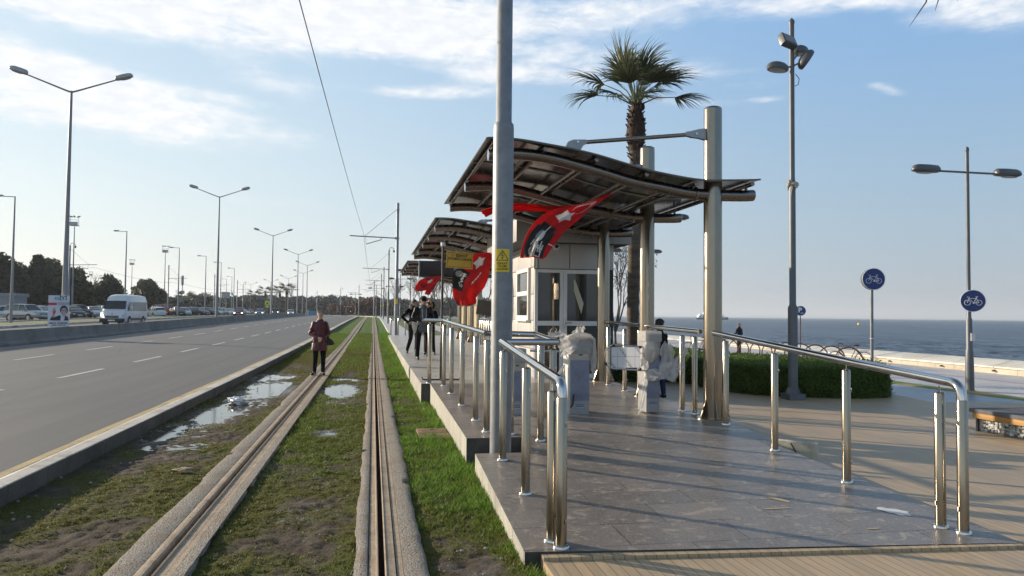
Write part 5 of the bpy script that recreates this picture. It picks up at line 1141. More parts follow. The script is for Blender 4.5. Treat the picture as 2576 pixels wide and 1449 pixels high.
# tall lamp with four spotlights
HY = 13.5; q = at(1995, 990, HY); q.z = DZ
t_ = thing('spotlight_mast', 'tall slim grey mast with four spotlights standing at the hedge', 'spotlight mast', tuple(q))
top = at(1995, 50, HY)
MB().lathe((q.x, q.y, 0), [(.095, DZ), (.095, 1.86), (.085, 1.90), (.066, 1.93), (.064, 4.4), (.052, 4.5), (.050, top.z-.1), (.06, top.z-.07), (.055, top.z-.02), (.005, top.z+.04)], 18).build('pole', m_pole2, t_, world=True)
MB().b2(q.x-.17, q.x+.17, q.y-.17, q.y+.17, DZ, DZ+.12).lathe((q.x, q.y, 0), [(.17, DZ+.12), (.12, DZ+.24)], 4).build('base', m_pole2, t_, world=True)
def spot(px, py, wx, wz, tilt, yaw, dy, anchor):
    c = at(px, py, HY+dy); R = Euler((0, tilt, yaw)).to_matrix(); loc = Vector(t_.location)
    mb = MB(); mb.ell((0, 0, 0), (wx/2, .17, wz/2), 14, 8, R=None)
    mb.v = [tuple(c+R @ Vector((v[0], v[1], max(v[2], -wz*.18)))) for v in mb.v]; o = mb.build('spotlight', m_head2, t_, world=True); ORG[o.name] = ORG[t_.name]
    mb = MB(); mb.ell((0, 0, -wz*.19), (wx*.38, .13, .008), 12, 6); mb.v = [tuple(c+R @ Vector(v)) for v in mb.v]; mb.build('lens', m_lens, o, world=True)
    MB().tube([c, Vector((q.x, q.y, anchor))], .018, 6).build('bracket', m_pole2, o, world=True)
za = at(1995, 168, HY).z; zb_ = at(1995, 105, HY).z
spot(1956, 171, .50, .25, .06, .2, -.05, za); spot(2028, 150, .46, .26, -1.0, -.2, -.1, za); spot(2012, 131, .42, .28, -.1, .6, .15, za+.1)
mb = MB(); c = at(1981, 104, HY-.15); R = Euler((-.5, .14, .25)).to_matrix(); mb.box((0, 0, 0), (.36, .14, .27)); mb.v = [tuple(c+R @ Vector(v)) for v in mb.v]; o = mb.build('spotlight', m_head2, t_, world=True, bevel=.03); ORG[o.name] = ORG[t_.name]
mb = MB(); mb.box((0, -.075, 0), (.30, .01, .20)); mb.v = [tuple(c+R @ Vector(v)) for v in mb.v]; mb.build('lens', mat('floodlight_face', (.16, .16, .15), .3), o, world=True)
MB().tube([c, Vector((q.x, q.y, zb_-.1))], .02, 6).build('bracket', m_pole2, o, world=True)
mb = MB(); zc = at(1995, 200, HY).z; mb.tube([(q.x+.05, q.y-.05, zc+.1), (q.x+.12, q.y-.07, zc), (q.x+.10, q.y-.07, zc-.12), (q.x+.04, q.y-.05, zc-.15)], .008, 5); mb.build('cable_loop', m_black, t_, world=True)
o = crumple('knotted_cloth', mat('pale_rag', (.42, .40, .36), .9), .10, 4, (0, 0, 0), (1, 1, .9), None, 22, .5, 3); o.location = (q.x-.01, q.y, at(1995, 465, HY).z); tag(o, 'pale rag knotted round the spotlight mast halfway up', 'cloth')
mb = MB(); mb.tube([(0, -.06, 0), (-.05, -.08, -.12), (-.07, -.08, -.26)], [.012, .01, .004], 6); mb.build('rag_tail', MATS['pale_rag'], o)
# ------------------------------------------------------------------ gabion bench
t_ = thing('gabion_bench', 'stone filled cage bench with dark slab top and amber wooden edge', 'bench', (8.8, 8.4, DZ))
MB().b2(8.70, 9.65, 5.0, 9.52, .305, .36).build('slab_top', mat('bench_slab', (.115, .115, .12), .85, var=.15, spec=.2), t_, world=True, bevel=.006)
MB().b2(8.715, 8.75, 5.0, 9.47, .225, .303).build('wood_edge', mat('amber_wood', (.36, .19, .05), .5, var=.2, scale=4, sc3=(1, .2, 6)), t_, world=True, bevel=.003)
MB().b2(8.80, 9.60, 5.0, 9.42, DZ, .30).build('inner_fill', m_gran, t_, world=True)
mb = MB()
for k in range(900):
    y = random.uniform(5.05, 9.42); z = random.uniform(DZ+.02, .215); r = random.uniform(.014, .028); mb.ell((8.80+random.uniform(-.01, .012), y, z), (r*.8, r*random.uniform(.8, 1.4), r), 6, 5)
for k in range(60):
    x = random.uniform(8.82, 9.55); z = random.uniform(DZ+.02, .215); r = random.uniform(.014, .028); mb.ell((x, 9.425, z), (r, r*.7, r), 6, 5)
o = mb.build('stone_fill', mat('gabion_stone', (.50, .50, .48), .8, var=.45, scale=14), t_, world=True)
mb = MB()
for k in range(74): mb.cyl((8.772, 5.0+k*.06, DZ), (8.772, 5.0+k*.06, .225), .0022, n=4)
for k in range(4): mb.cyl((8.770, 5.0, DZ+.02+k*.06), (8.770, 9.44, DZ+.02+k*.06), .0022, n=4)
mb.build('wire_mesh', m_galv, t_, world=True); MB().box((8.77, 9.43, .13), (.035, .035, .19)).build('corner_post', m_gran, t_, world=True)
# ------------------------------------------------------------------ bicycle rack and bicycles
m_rr = mat('red_brown_paint', (.13, .045, .035), .5, var=.15)
mb = MB(); y0_, p_, x_ = 27.3, 1.18, 19.5; n_ = 11
pts = [(x_+.43*math.cos(2*PI*t_), y0_+p_*t_, QZ+.41+.43*math.sin(2*PI*t_)) for t_ in np.linspace(-.25, n_-.25, n_*24)]
mb.tube(pts, .030, 8); o = mb.build('bicycle_rack', m_rr); tag(o, 'red brown spiral bicycle rack of big looped rings on the promenade', 'bicycle rack')
def bicycle(label, loc, rz):
    t_ = thing('bicycle', label, 'bicycle', loc, rz, 'parked bicycles')
    for x in (-.53, .53):
        wh = MB().tube([(x+.33*math.cos(a), 0, .345+.33*math.sin(a)) for a in np.linspace(0, 2*PI, 33)[:-1]], .018, 6, closed=True).build('wheel', m_black, t_)
        mb = MB(); [mb.cyl((x, .0, .345), (x+.32*math.cos(a), 0, .345+.32*math.sin(a)), .0025, n=3) for a in np.linspace(0, 2*PI, 15)[:-1]]; mb.cyl((x, -.03, .345), (x, .03, .345), .025); mb.build('spokes', m_galv, wh)
        mb = MB(); r = .375; a0, a1 = (.3, 2.2) if x < 0 else (.7, 3.0); vs = []; N = 12
        for i in range(N+1):
            a = a0+(a1-a0)*i/N; vs += [(x+r*math.cos(a), -.03, .345+r*math.sin(a)), (x+r*math.cos(a), .03, .345+r*math.sin(a)), (x+(r+.012)*math.cos(a), 0, .345+(r+.012)*math.sin(a))]
        mb.add(vs, [(3*i, 3*i+2, 3*i+5, 3*i+3) for i in range(N)]+[(3*i+2, 3*i+1, 3*i+4, 3*i+5) for i in range(N)]); mb.build('mudguard', m_black, t_)
    mb = MB(); B = (.0, .29); H1, H2 = (-.42, .80), (-.40, .62); Sx = (.22, .78)
    for a, b_ in [(H1, Sx), (H2, B), (B, Sx), (B, (.53, .345)), (Sx, (.53, .345)), (H2, (-.53, .345)), ((-.43, .95), H2)]: mb.cyl((a[0], 0, a[1]), (b_[0], 0, b_[1]), .017, n=7)
    mb.build('frame', m_rr, t_)
    MB().tube([(-.28, -.28, .98), (-.40, -.22, 1.02), (-.45, 0, .96), (-.40, .22, 1.02), (-.28, .28, .98)], .013, 7).build('handlebar', m_black, t_)
    mb = MB(); mb.cyl((.22, 0, .78), (.25, 0, .93), .013); mb.build('seat_post', m_galv, t_); MB().ell((.25, 0, .95), (.14, .085, .035)).build('saddle', mat('brown_leather', (.10, .045, .03), .5), t_)
    mb = MB(); [mb.tube([(.38, y, .72), (.74, y, .74)], .006, 5) for y in (-.06, 0, .06)]; mb.tube([(.38, -.06, .72), (.38, .06, .72)], .006, 5); mb.tube([(.74, -.06, .74), (.74, .06, .74)], .006, 5); mb.build('rear_carrier', m_galv, t_)
    mb = MB(); mb.cyl((0, -.02, .29), (0, .02, .29), .09); mb.box((.26, .03, .31), (.5, .012, .10)); mb.build('chain_guard', m_black, t_)
    mb = MB(); mb.cyl((0, .06, .29), (.10, .06, .17), .01); mb.box((.10, .10, .17), (.09, .07, .02)); mb.cyl((0, -.06, .29), (-.1, -.06, .41), .01); mb.box((-.1, -.1, .41), (.09, .07, .02)); mb.build('pedals', m_black, t_)
    return t_
q = at(2137, 800, 27.2); bicycle('dark old bicycle with brown saddle leaning in the spiral rack', (q.x, q.y, QZ), rad(-30))
q = at(1758, 800, 37); bicycle('dark bicycle partly hidden behind the tall steel pillar', (q.x, q.y, QZ), rad(-25))
# ------------------------------------------------------------------ boats and buoy
SD = 800.0
pa, pb = at(1751, 797, SD), at(1832, 797, SD); ax = (pb-pa); ax.z = 0; Lf = ax.length; rz = math.atan2(ax.y, ax.x)
KF = SD/1500
t_ = thing('ferry', 'white and navy passenger ferry crossing the bay near the horizon', 'ferry', (pa.x, pa.y, -1.6), rz)
mb = MB(); vs = []; st = [(0, 3.2, 4.6), (.06, 4.6, 4.6), (.7, 4.8, 4.8), (.92, 3.0, 5.4), (1.0, .2, 6.2)]
for f_, w_, h_ in st: vs += [(f_*Lf, -w_, h_), (f_*Lf, -w_*.8, 0), (f_*Lf, w_*.8, 0), (f_*Lf, w_, h_)]
mb.add(vs, [(4*i+a, 4*i+a+1, 4*i+a+5, 4*i+a+4) for i in range(4) for a in range(3)]+[(4*i+3, 4*i, 4*i+4, 4*i+7) for i in range(4)]+[(0, 3, 2, 1), (16, 17, 18, 19)]); mb.build('hull', mat('navy_hull', (.02, .035, .11), .5), t_)
m_fw2 = mat('ferry_white', (.95, .96, .97), .5, var=.01)
ca = MB().b2(Lf*.05, Lf*.86, -3.8, 3.8, 4.7, 9.5).build('cabin', m_fw2, t_); MB().b2(Lf*.1, Lf*.6, -3, 3, 9.5, 12.2).build('upper_deck', m_fw2, t_); MB().b2(Lf*.22, Lf*.34, -2, 2, 12.2, 15.5).build('wheelhouse', m_fw2, t_)
for k in range(9): MB().b2(Lf*(.10+.08*k), Lf*(.14+.08*k), -3.86, -3.8, 6.3, 8.1).build('window', m_wing, ca)
MB().cyl((Lf*.38, 0, 12.2), (Lf*.36, 0, 17), 1.0).build('funnel', m_fw2, t_)
pw = at(1750, 801, SD*.95); mb = MB(); mb.add([(-Lf*.25, -3, .12), (0, -2, .12), (0, 3, .12), (-Lf*.2, 4, .12)], [(0, 1, 2, 3)]); structure(mb.build('wake', m_sw, t_))
t_.scale = (1, KF, KF)
t_ = None
q = at(2160.7, 809, 330); q.z = -1.6; t_ = thing('buoy', 'small yellow buoy floating on the sea', 'buoy', tuple(q)); MB().lathe((0, 0, 0), [(.6, -.1), (.75, .3), (.6, .8), (.2, 1.1)], 14).build('float', mat('buoy_yellow', (.85, .62, .12), .5), t_); MB().cyl((0, 0, 1.0), (0, 0, 1.9), .08).build('mast', m_black, t_)
# ------------------------------------------------------------------ election poster on the lamp
t_ = thing('poster', 'white election poster with blue suited figure tied to the largest double lamp', 'poster', (-15.45, 40.7, .8))
tl = at(123, 743, 40.6); tr = at(173, 744, 40.6); bl = at(122, 829, 40.6); brr = at(172, 828, 40.6); PW, PH = (tr-tl).length, (tl-bl).length
Mp = Matrix.Translation((tl+tr+bl+brr)/4) @ Matrix.Rotation(-YAW*0+.30, 4, 'Z')
PW *= 1.0
def PB_(x0, x1, z0, z1, y, name, m): mb = MB(); mb.b2(x0*PW, x1*PW, y-.004, y, z0*PH, z1*PH); mb.xf(Mp); return mb.build(name, m, t_, world=True)
m_post = mat('poster_white', (.60, .61, .68), .6, var=.04); m_navy = mat('poster_navy', (.015, .018, .035), .6); m_cy = mat('poster_cyan', (.12, .38, .52), .6); m_pr = mat('poster_red', (.55, .05, .06), .6); m_skin2 = mat('poster_skin', (.42, .30, .28), .6)
PB_(-.5, .5, -.5, .5, 0, 'board', m_post); PB_(-.22, .02, .37, .455, -.004, 'logo_square', m_cy); PB_(-.5, -.10, .21, .285, -.004, 'red_banner', m_pr)
mb = MB(); 
for k in range(8):
    a = k*PI/4; mb.box((-.10*PW+.03*math.cos(a), -.010, .412*PH+.03*math.sin(a)), (.02, .003, .02))
mb.xf(Mp); mb.build('sun_emblem', mat('poster_yellow', (.6, .5, .12), .6), t_, world=True)
mb = MB(); text(mb, 'İYİ', .26*PH/2.0*1.05, TM((.20*PW, -.006, .42*PH)), bold=.006); text(mb, 'PARTİ', .05, TM((.12*PW, -.006, .355*PH)))
for i, s_ in enumerate(['İZMİR BULUŞMASI', 'GÜNDOĞDU MEYDANI', 'CUMARTESİ 14:00']): text(mb, s_, .068, TM((.26*PW, -.006, (.285-.03*i)*PH)))
text(mb, 'MERAL AKŞENER', .118*PW/1.05, TM((0, -.006, -.315*PH)), bold=.004); text(mb, "İZMİR'E GELİYOR", .085*PW/1.05, TM((0, -.006, -.375*PH)), bold=.003); mb.b2(-.35*PW, .35*PW, -.008, -.004, -.44*PH, -.432*PH); mb.b2(-.25*PW, .3*PW, -.008, -.004, -.262*PH, -.256*PH)
mb.xf(Mp); mb.build('lettering', m_navy, t_, world=True)
def pf(name, poly, y, m): mb = MB(); mb.prism([(x*PW, z*PH) for x, z in poly], y-.004, y, 'y'); mb.xf(Mp); mb.build(name, m, t_, world=True)
pf('jacket', [(-.42, -.235), (-.34, -.14), (-.30, -.10), (-.24, -.15), (-.12, -.12), (.06, -.08), (.14, -.12), (.28, -.08), (.44, -.13), (.48, -.235)], -.0045, m_navy); pf('shirt', [(.08, -.26), (.12, -.09), (.17, -.10), (.26, -.08), (.30, -.11), (.26, -.26)], -.009, m_post)
pf('hand', [(-.32, -.14), (-.28, -.04), (-.30, .06), (-.26, .13), (-.20, .15), (-.15, .10), (-.13, .02), (-.18, -.06), (-.20, -.14), (-.26, -.17)], -.0045, m_skin2); pf('palm_mark', [(-.27, .0), (-.22, .06), (-.12, .04), (-.16, -.02), (-.2, -.07), (-.25, -.04)], -.009, m_pr)
pf('hair', [(.05, .05), (.07, .13), (.14, .19), (.26, .205), (.38, .17), (.44, .08), (.42, .0), (.38, -.03), (.12, -.02), (.08, .02)], -.0045, m_navy); pf('face', [(.12, .06), (.16, .12), (.24, .14), (.34, .13), (.39, .05), (.37, -.04), (.30, -.10), (.22, -.12), (.15, -.07), (.12, .0)], -.009, m_skin2)
pf('eyes', [(.17, .045), (.17, .06), (.23, .06), (.23, .045)], -.013, m_navy); pf('eyes', [(.29, .045), (.29, .06), (.35, .06), (.35, .045)], -.013, m_navy); pf('mouth', [(.20, -.045), (.25, -.06), (.31, -.045), (.25, -.035)], -.013, m_post)
# ------------------------------------------------------------------ vehicles
m_tyre = mat('tyre_rubber', (.02, .02, .02), .85); m_rim = mat('wheel_rim', (.38, .38, .40), .35, .8); m_cgl = mat('car_glass', (.03, .035, .04), .06, spec=.9, var=.05); m_trim = mat('car_trim_black', (.02, .02, .022), .55)
m_hl = mat('headlight_glass', (.62, .64, .68), .12, spec=.8); m_tl = mat('taillight_red', (.35, .01, .01), .3); m_plate = mat('number_plate', (.62, .62, .62), .5); m_glow = mat('headlight_on', (.9, .9, .85), .2, emit=((1, .97, .88), 4))
def paint(name, c, metal=.25): return mat('car_paint_'+name, c, .28, metal, .03, 1, spec=.6)
PT = dict(white=paint('white', (.62, .63, .64), 0), silver=paint('silver', (.38, .39, .40), .5), dark=paint('dark_grey', (.045, .048, .052)), black=paint('black', (.015, .015, .017)), navy=paint('navy', (.022, .032, .06)), maroon=paint('maroon', (.15, .016, .022)), red=paint('red', (.38, .018, .015), 0), steel=paint('steel_blue', (.16, .19, .25), .4), champagne=paint('champagne', (.33, .32, .28), .4))
def loft(mb, secs, cap=True):
    n = len(secs[0]); k = len(mb.v); vs = [p for s_ in secs for p in s_]; fs = []
    for i in range(len(secs)-1):
        for j in range(n): j2 = (j+1) % n; fs.append((i*n+j, i*n+j2, (i+1)*n+j2, (i+1)*n+j))
    if cap: fs += [tuple(range(n-1, -1, -1)), tuple((len(secs)-1)*n+j for j in range(n))]
    mb.add(vs, fs)
def car(kind, pnt, label, lights=False, glow=False, group='cars in the car park', detail=True):
    SP = dict(  # length, half width, hull stations (x, z low, z top, w), cabin (x,z) outline
        sedan=(4.5, .88, [(-2.25, .42, .82, .74), (-2.15, .26, .98, .84), (-1.5, .2, 1.02, .88), (-.6, .2, .96, .88), (.7, .2, .96, .88), (1.3, .2, .92, .87), (1.95, .2, .80, .83), (2.2, .24, .66, .74), (2.27, .4, .58, .60)], [(-1.75, 1.0), (-1.05, 1.36), (-.4, 1.45), (.25, 1.42), (1.12, .95)]),
        hatch=(4.05, .86, [(-2.02, .4, .9, .74), (-1.95, .26, 1.02, .82), (-1.4, .2, 1.04, .86), (-.5, .2, .98, .86), (.6, .2, .98, .86), (1.2, .2, .94, .85), (1.75, .2, .80, .81), (1.98, .24, .64, .72), (2.04, .4, .56, .58)], [(-1.9, 1.0), (-1.62, 1.36), (-.6, 1.50), (.2, 1.46), (1.12, .96)]),
        suv=(4.3, .90, [(-2.15, .45, 1.0, .82), (-2.1, .34, 1.08, .88), (-1.4, .3, 1.10, .90), (-.5, .3, 1.06, .90), (.7, .3, 1.06, .90), (1.25, .3, 1.04, .90), (1.9, .3, .96, .87), (2.12, .32, .84, .80), (2.18, .5, .74, .70)], [(-2.08, 1.08), (-1.92, 1.58), (-.8, 1.68), (.35, 1.64), (1.02, 1.05)]),
        offroad=(4.8, 1.03, [(-2.3, .6, 1.25, 1.0), (-2.25, .5, 1.32, 1.03), (-1.0, .5, 1.32, 1.03), (.7, .5, 1.30, 1.03), (1.2, .5, 1.26, 1.03), (2.2, .5, 1.22, 1.02), (2.35, .55, 1.15, 1.0)], [(-2.27, 1.3), (-2.2, 1.88), (-.8, 1.95), (.75, 1.93), (.98, 1.3)]))
    L, hw, hs, cab = SP[kind]; t_ = thing('parked_car' if not glow else 'car', label, 'car', (0, 0, 0), 0, group)
    secs = []
    for x, zl, zt, w_ in hs:
        m_ = (zl+zt)/2; secs.append([(x, -w_*.88, zl), (x, -w_, zl+.14), (x, -w_*1.0, m_+.05), (x, -w_*.95, zt-.05), (x, -w_*.80, zt), (x, 0, zt+.03), (x, w_*.80, zt), (x, w_*.95, zt-.05), (x, w_, m_+.05), (x, w_, zl+.14), (x, w_*.88, zl)])
    mb = MB(); loft(mb, secs); body = mb.build('body', pnt, t_, smooth=rad(40))
    def csec(x, z, zb, f): wt = hw*(.90-.20*(z-zb)/max(.01, .48)); return [(x, -hw*.9, zb-.03), (x, -wt, z-.05), (x, -wt*.9, z), (x, 0, z+.015), (x, wt*.9, z), (x, wt, z-.05), (x, hw*.9, zb-.03)]
    zb = np.interp([c[0] for c in cab], [h[0] for h in hs], [h[2] for h in hs])
    mb = MB(); loft(mb, [csec(x, max(z, b_+.005), b_, 0) for (x, z), b_ in zip(cab, zb)]); gl = mb.build('windows', m_cgl, t_, smooth=rad(30))
    mb = MB(); rs = [(x, z) for x, z in cab[1:-1]]; vs = []
    for x, z in [(cab[1][0]-.05, cab[1][1]-.03)]+rs+[(cab[-2][0]+.12, cab[-2][1]-.05)]: wt = hw*.72; vs += [(x, -wt, z-.02), (x, -wt*.88, z+.014), (x, 0, z+.03), (x, wt*.88, z+.014), (x, wt, z-.02)]
    nn = len(vs)//5; mb.add(vs, [(5*i+j, 5*i+j+1, 5*i+j+6, 5*i+j+5) for i in range(nn-1) for j in range(4)]); mb.build('roof', pnt, t_, smooth=rad(50))
    xs_c = [cab[0], cab[1], cab[-2], cab[-1]]
    for s_ in (-1, 1):
        mb = MB(); wt = hw*.715
        for (a, b_) in [(cab[-1], cab[-2]), (cab[0], cab[1])]: mb.tube([(a[0], s_*hw*.88, a[1]), (b_[0], s_*wt, b_[1]-.02)], .032, 6)
        xm = -.25; mb.tube([(xm, s_*hw*.90, .98 if kind != 'offroad' else 1.3), (xm, s_*wt*1.02, np.interp(xm, [c[0] for c in cab], [c[1] for c in cab])-.03)], .030, 6); mb.build('pillar', pnt, t_)
        r = .40 if kind == 'offroad' else (.34 if kind == 'suv' else .31); wx = L*.29
        for x in (-wx, wx):
            MB().cyl((x, s_*(hw*.70), r), (x, s_*(hw*1.005), r), r+.07, n=20).build('wheel_arch', m_trim, t_)
            wh = MB().cyl((x, s_*(hw*.78), r), (x, s_*(hw*1.02), r), r, n=20).build('wheel', m_tyre, t_)
            mb = MB(); mb.cyl((x, s_*hw*1.0, r), (x, s_*hw*1.026, r), r*.62, n=16); mb.build('rim', m_rim, wh)
        zf = np.interp(hs[-2][0], [h[0] for h in hs], [h[2] for h in hs]); x1 = hs[-2][0]
        mb = MB(); mb.ell((x1-.05, s_*hw*.68, zf-.05), (.14, .17, .075 if kind != 'offroad' else .1), 10, 6); mb.build('headlight', m_glow if glow else m_hl, t_)
        mb = MB(); mb.ell((hs[1][0]-.0, s_*hw*.76, hs[1][2]-.12), (.09, .13, .09), 8, 6); mb.build('taillight', m_tl, t_)
        mb = MB(); mb.ell((.78 if kind != 'offroad' else .7, s_*(hw+.08), (1.02 if kind != 'offroad' else 1.38)), (.07, .10, .07), 8, 6); mb.build('wing_mirror', pnt if kind != 'offroad' else m_trim, t_)
    xf_ = hs[-1][0]; zc = (hs[-1][1]+hs[-1][2])/2
    MB().box((xf_-.02, 0, hs[-2][2]-.13), (.07, hw*.9, .10)).build('grille', m_trim, t_, bevel=.01)
    MB().box((xf_-.06, 0, .33 if kind != 'offroad' else .6), (.12, hw*1.5, .10)).build('bumper_intake', m_trim, t_, bevel=.01)
    MB().box((xf_+.012, 0, hs[-1][1]+.08), (.02, .5, .11)).build('number_plate', m_plate, t_); MB().box((hs[0][0]-.012, 0, .7), (.02, .5, .11)).build('number_plate', m_plate, t_)
    mb = MB(); mb.box((0, hw*1.0, .55), (L*.44, .02, .06)); mb.box((0, -hw*1.0, .55), (L*.44, .02, .06)); mb.build('side_trim', m_trim, t_)
    if kind == 'offroad':
        mb = MB(); [mb.ell((.9, y, 2.05), (.09, .09, .09), 8, 6) for y in (-.6, -.2, .2, .6)]; mb.box((.9, 0, 1.97), (.05, 1.5, .04)); mb.build('roof_lights', m_trim, t_); MB().cyl((-2.35, 0, 1.05), (-2.55, 0, 1.05), .4, n=18).build('spare_wheel', m_tyre, t_)
    return t_
def place(px, d, dz=0.0):
    q = at(px, 790, d); q = at(px, 790, d/(.1848*q.x/q.y+.9828)); return Vector((q.x, q.y, G(q.y)+.12+dz))
CARS = [ # kind, paint, px, depth, heading, label, driving
 ('suv', 'silver', 68, 74, -28, 'boxy silver estate car parked beside the left single arm lamp', 0), ('sedan', 'white', 6, 79, -150, 'white car with red tail lamps cut by the left picture edge', 0),
 ('hatch', 'white', 108, 83, -35, 'pale hatchback behind the nose of the boxy silver car', 0), ('sedan', 'black', 104, 97, -20, 'black car roof showing above the pale hatchback', 0),
 ('hatch', 'dark', 184, 86, -50, 'dark grey hatchback partly hidden by the election poster', 0), ('suv', 'black', 199, 97, -48, 'black off-road car parked right of the election poster', 0),
 ('sedan', 'white', 232, 99, -50, 'white saloon parked between black car and van', 0), ('sedan', 'silver', 258, 104, -50, 'silver saloon parked right beside the van front', 0), ('suv', 'champagne', 256, 122, -45, 'light car in the second row behind the van', 0),
 ('hatch', 'white', 392, 112, 125, 'small white hatchback seen from behind, right of the van', 0), ('hatch', 'red', 398, 117, -55, 'red hatchback nose next to the red off-roader', 0), ('offroad', 'red', 417, 124, -38, 'large red off-roader with lamps on its roof', 0),
 ('hatch', 'black', 447, 121, -60, 'small black car right behind the third lamp pole', 0), ('hatch', 'white', 462, 123, -62, 'small white car front next to the maroon saloon', 0), ('sedan', 'maroon', 469, 131, -45, 'maroon saloon parked behind the small white car', 0),
 ('sedan', 'silver', 452, 146, -40, 'silver saloon roof in the second row behind the maroon one', 0), ('suv', 'white', 484, 158, -35, 'white car in the back row behind the dark blue saloon', 0), ('sedan', 'navy', 497, 130, -32, 'dark blue saloon parked in the middle of the car park', 0),
 ('sedan', 'white', 532, 143, -30, 'white saloon half hidden by the second double lamp pole', 0), ('hatch', 'black', 527, 136, -40, 'black low car in front of the white saloon', 0), ('sedan', 'white', 569, 152, -40, 'white saloon parked left of the red oncoming car', 0), ('sedan', 'silver', 572, 170, -35, 'silver saloon in the far row behind the lamps', 0),
 ('suv', 'dark', 590, 180, -35, 'grey car in the far row above the red oncoming car', 0), ('sedan', 'white', 512, 172, -25, 'pale saloon in the farthest row left of the white saloon', 0), ('hatch', 'silver', 549, 176, -30, 'small silver car in the farthest row behind the lamps', 0), ('suv', 'black', 330, 118, -40, 'dark car behind the white van', 0),
 ('sedan', 'dark', 48, 92, -30, 'dark car behind the boxy silver estate car', 0), ('hatch', 'silver', 88, 104, -40, 'grey hatchback in the second row left of the poster', 0), ('sedan', 'white', 152, 92, -45, 'white car peeking out at the right edge of the poster', 0), ('sedan', 'dark', 218, 112, -40, 'dark car in the second row left of the van', 0),
 ('hatch', 'silver', 430, 138, -40, 'silver hatchback behind the red off-roader lamps', 0), ('sedan', 'black', 486, 146, -36, 'black car roof behind the blue saloon bonnet', 0), ('hatch', 'steel', 545, 150, -38, 'grey blue hatchback between two white saloons', 0), ('suv', 'white', 557, 164, -30, 'tall white car in the third row by the lamp poles', 0), ('sedan', 'silver', 600, 196, -30, 'silver car far back over the red oncoming car roof', 0), ('hatch', 'white', 612, 205, -30, 'tiny white parked car right of the red oncoming car', 0),
 ('sedan', 'white', 30, 100, -30, 'white roof line showing left of the boxy silver estate', 0),
 ('hatch', 'silver', 60, 112, -45, 'silver roof in the second row over the boxy estate', 0),
 ('sedan', 'white', 128, 108, -45, 'white car roof just left of the poster', 0),
 ('suv', 'silver', 170, 106, -30, 'tall silver car in the second row right of the poster', 0),
 ('hatch', 'white', 205, 118, -38, 'white hatchback roof over the black off-road car', 0),
 ('sedan', 'dark', 240, 128, -45, 'dark roof in the third row left of the van', 0),
 ('suv', 'white', 440, 150, -38, 'white car roof behind the car park lamp', 0),
 ('sedan', 'dark', 475, 160, -45, 'dark roof line behind the maroon saloon', 0),
 ('hatch', 'silver', 505, 155, -45, 'silver roof above the dark blue saloon', 0),
 ('suv', 'white', 520, 165, -30, 'white roof behind the white saloon pole', 0),
 ('sedan', 'dark', 540, 162, -45, 'dark car roof left of the second double lamp pole', 0),
 ('hatch', 'white', 580, 162, -30, 'white hatchback left of the red oncoming car', 0),
 ('sedan', 'white', 590, 205, -38, 'white car under the traffic lights', 0),
 ('sedan', 'dark', 618, 215, -38, 'dark tiny parked car right of the red oncoming car', 0),
 ('hatch', 'maroon', 603, 130, -88, 'dark red hatchback driving toward us with bright headlamps', 1), ('sedan', 'steel', 654, 150, -86, 'grey blue saloon driving toward us on the far road', 1), ('suv', 'dark', 693, 176, -86, 'dark grey off-road car driving toward us behind the lamp pole', 1),
 ('hatch', 'white', 731, 196, -84, 'white hatchback driving toward us, rightmost of the oncoming cars', 1), ('hatch', 'white', 631, 240, -84, 'small white car far back behind the oncoming grey saloon', 1)]
seen = {}
for kd, pn, px, d, hd, lb, dr in CARS:
    key = (kd, dr); loc = place(px, d)
    if dr: loc.z = G(loc.y)+.125
    if key not in seen:
        o = car(kd, PT[pn], lb, glow=bool(dr), group='cars driving toward us on the far road' if dr else 'cars in the car park'); seen[key] = (o, pn)
    else:
        o = dup(seen[key][0], loc, label=lb); a = PT[seen[key][1]]
        for ch in o.children:
            for sl_ in ch.material_slots:
                if sl_.material == a: sl_.link = 'OBJECT'; sl_.material = PT[pn]
    o.location = loc; o.rotation_euler = (0, 0, rad(hd))
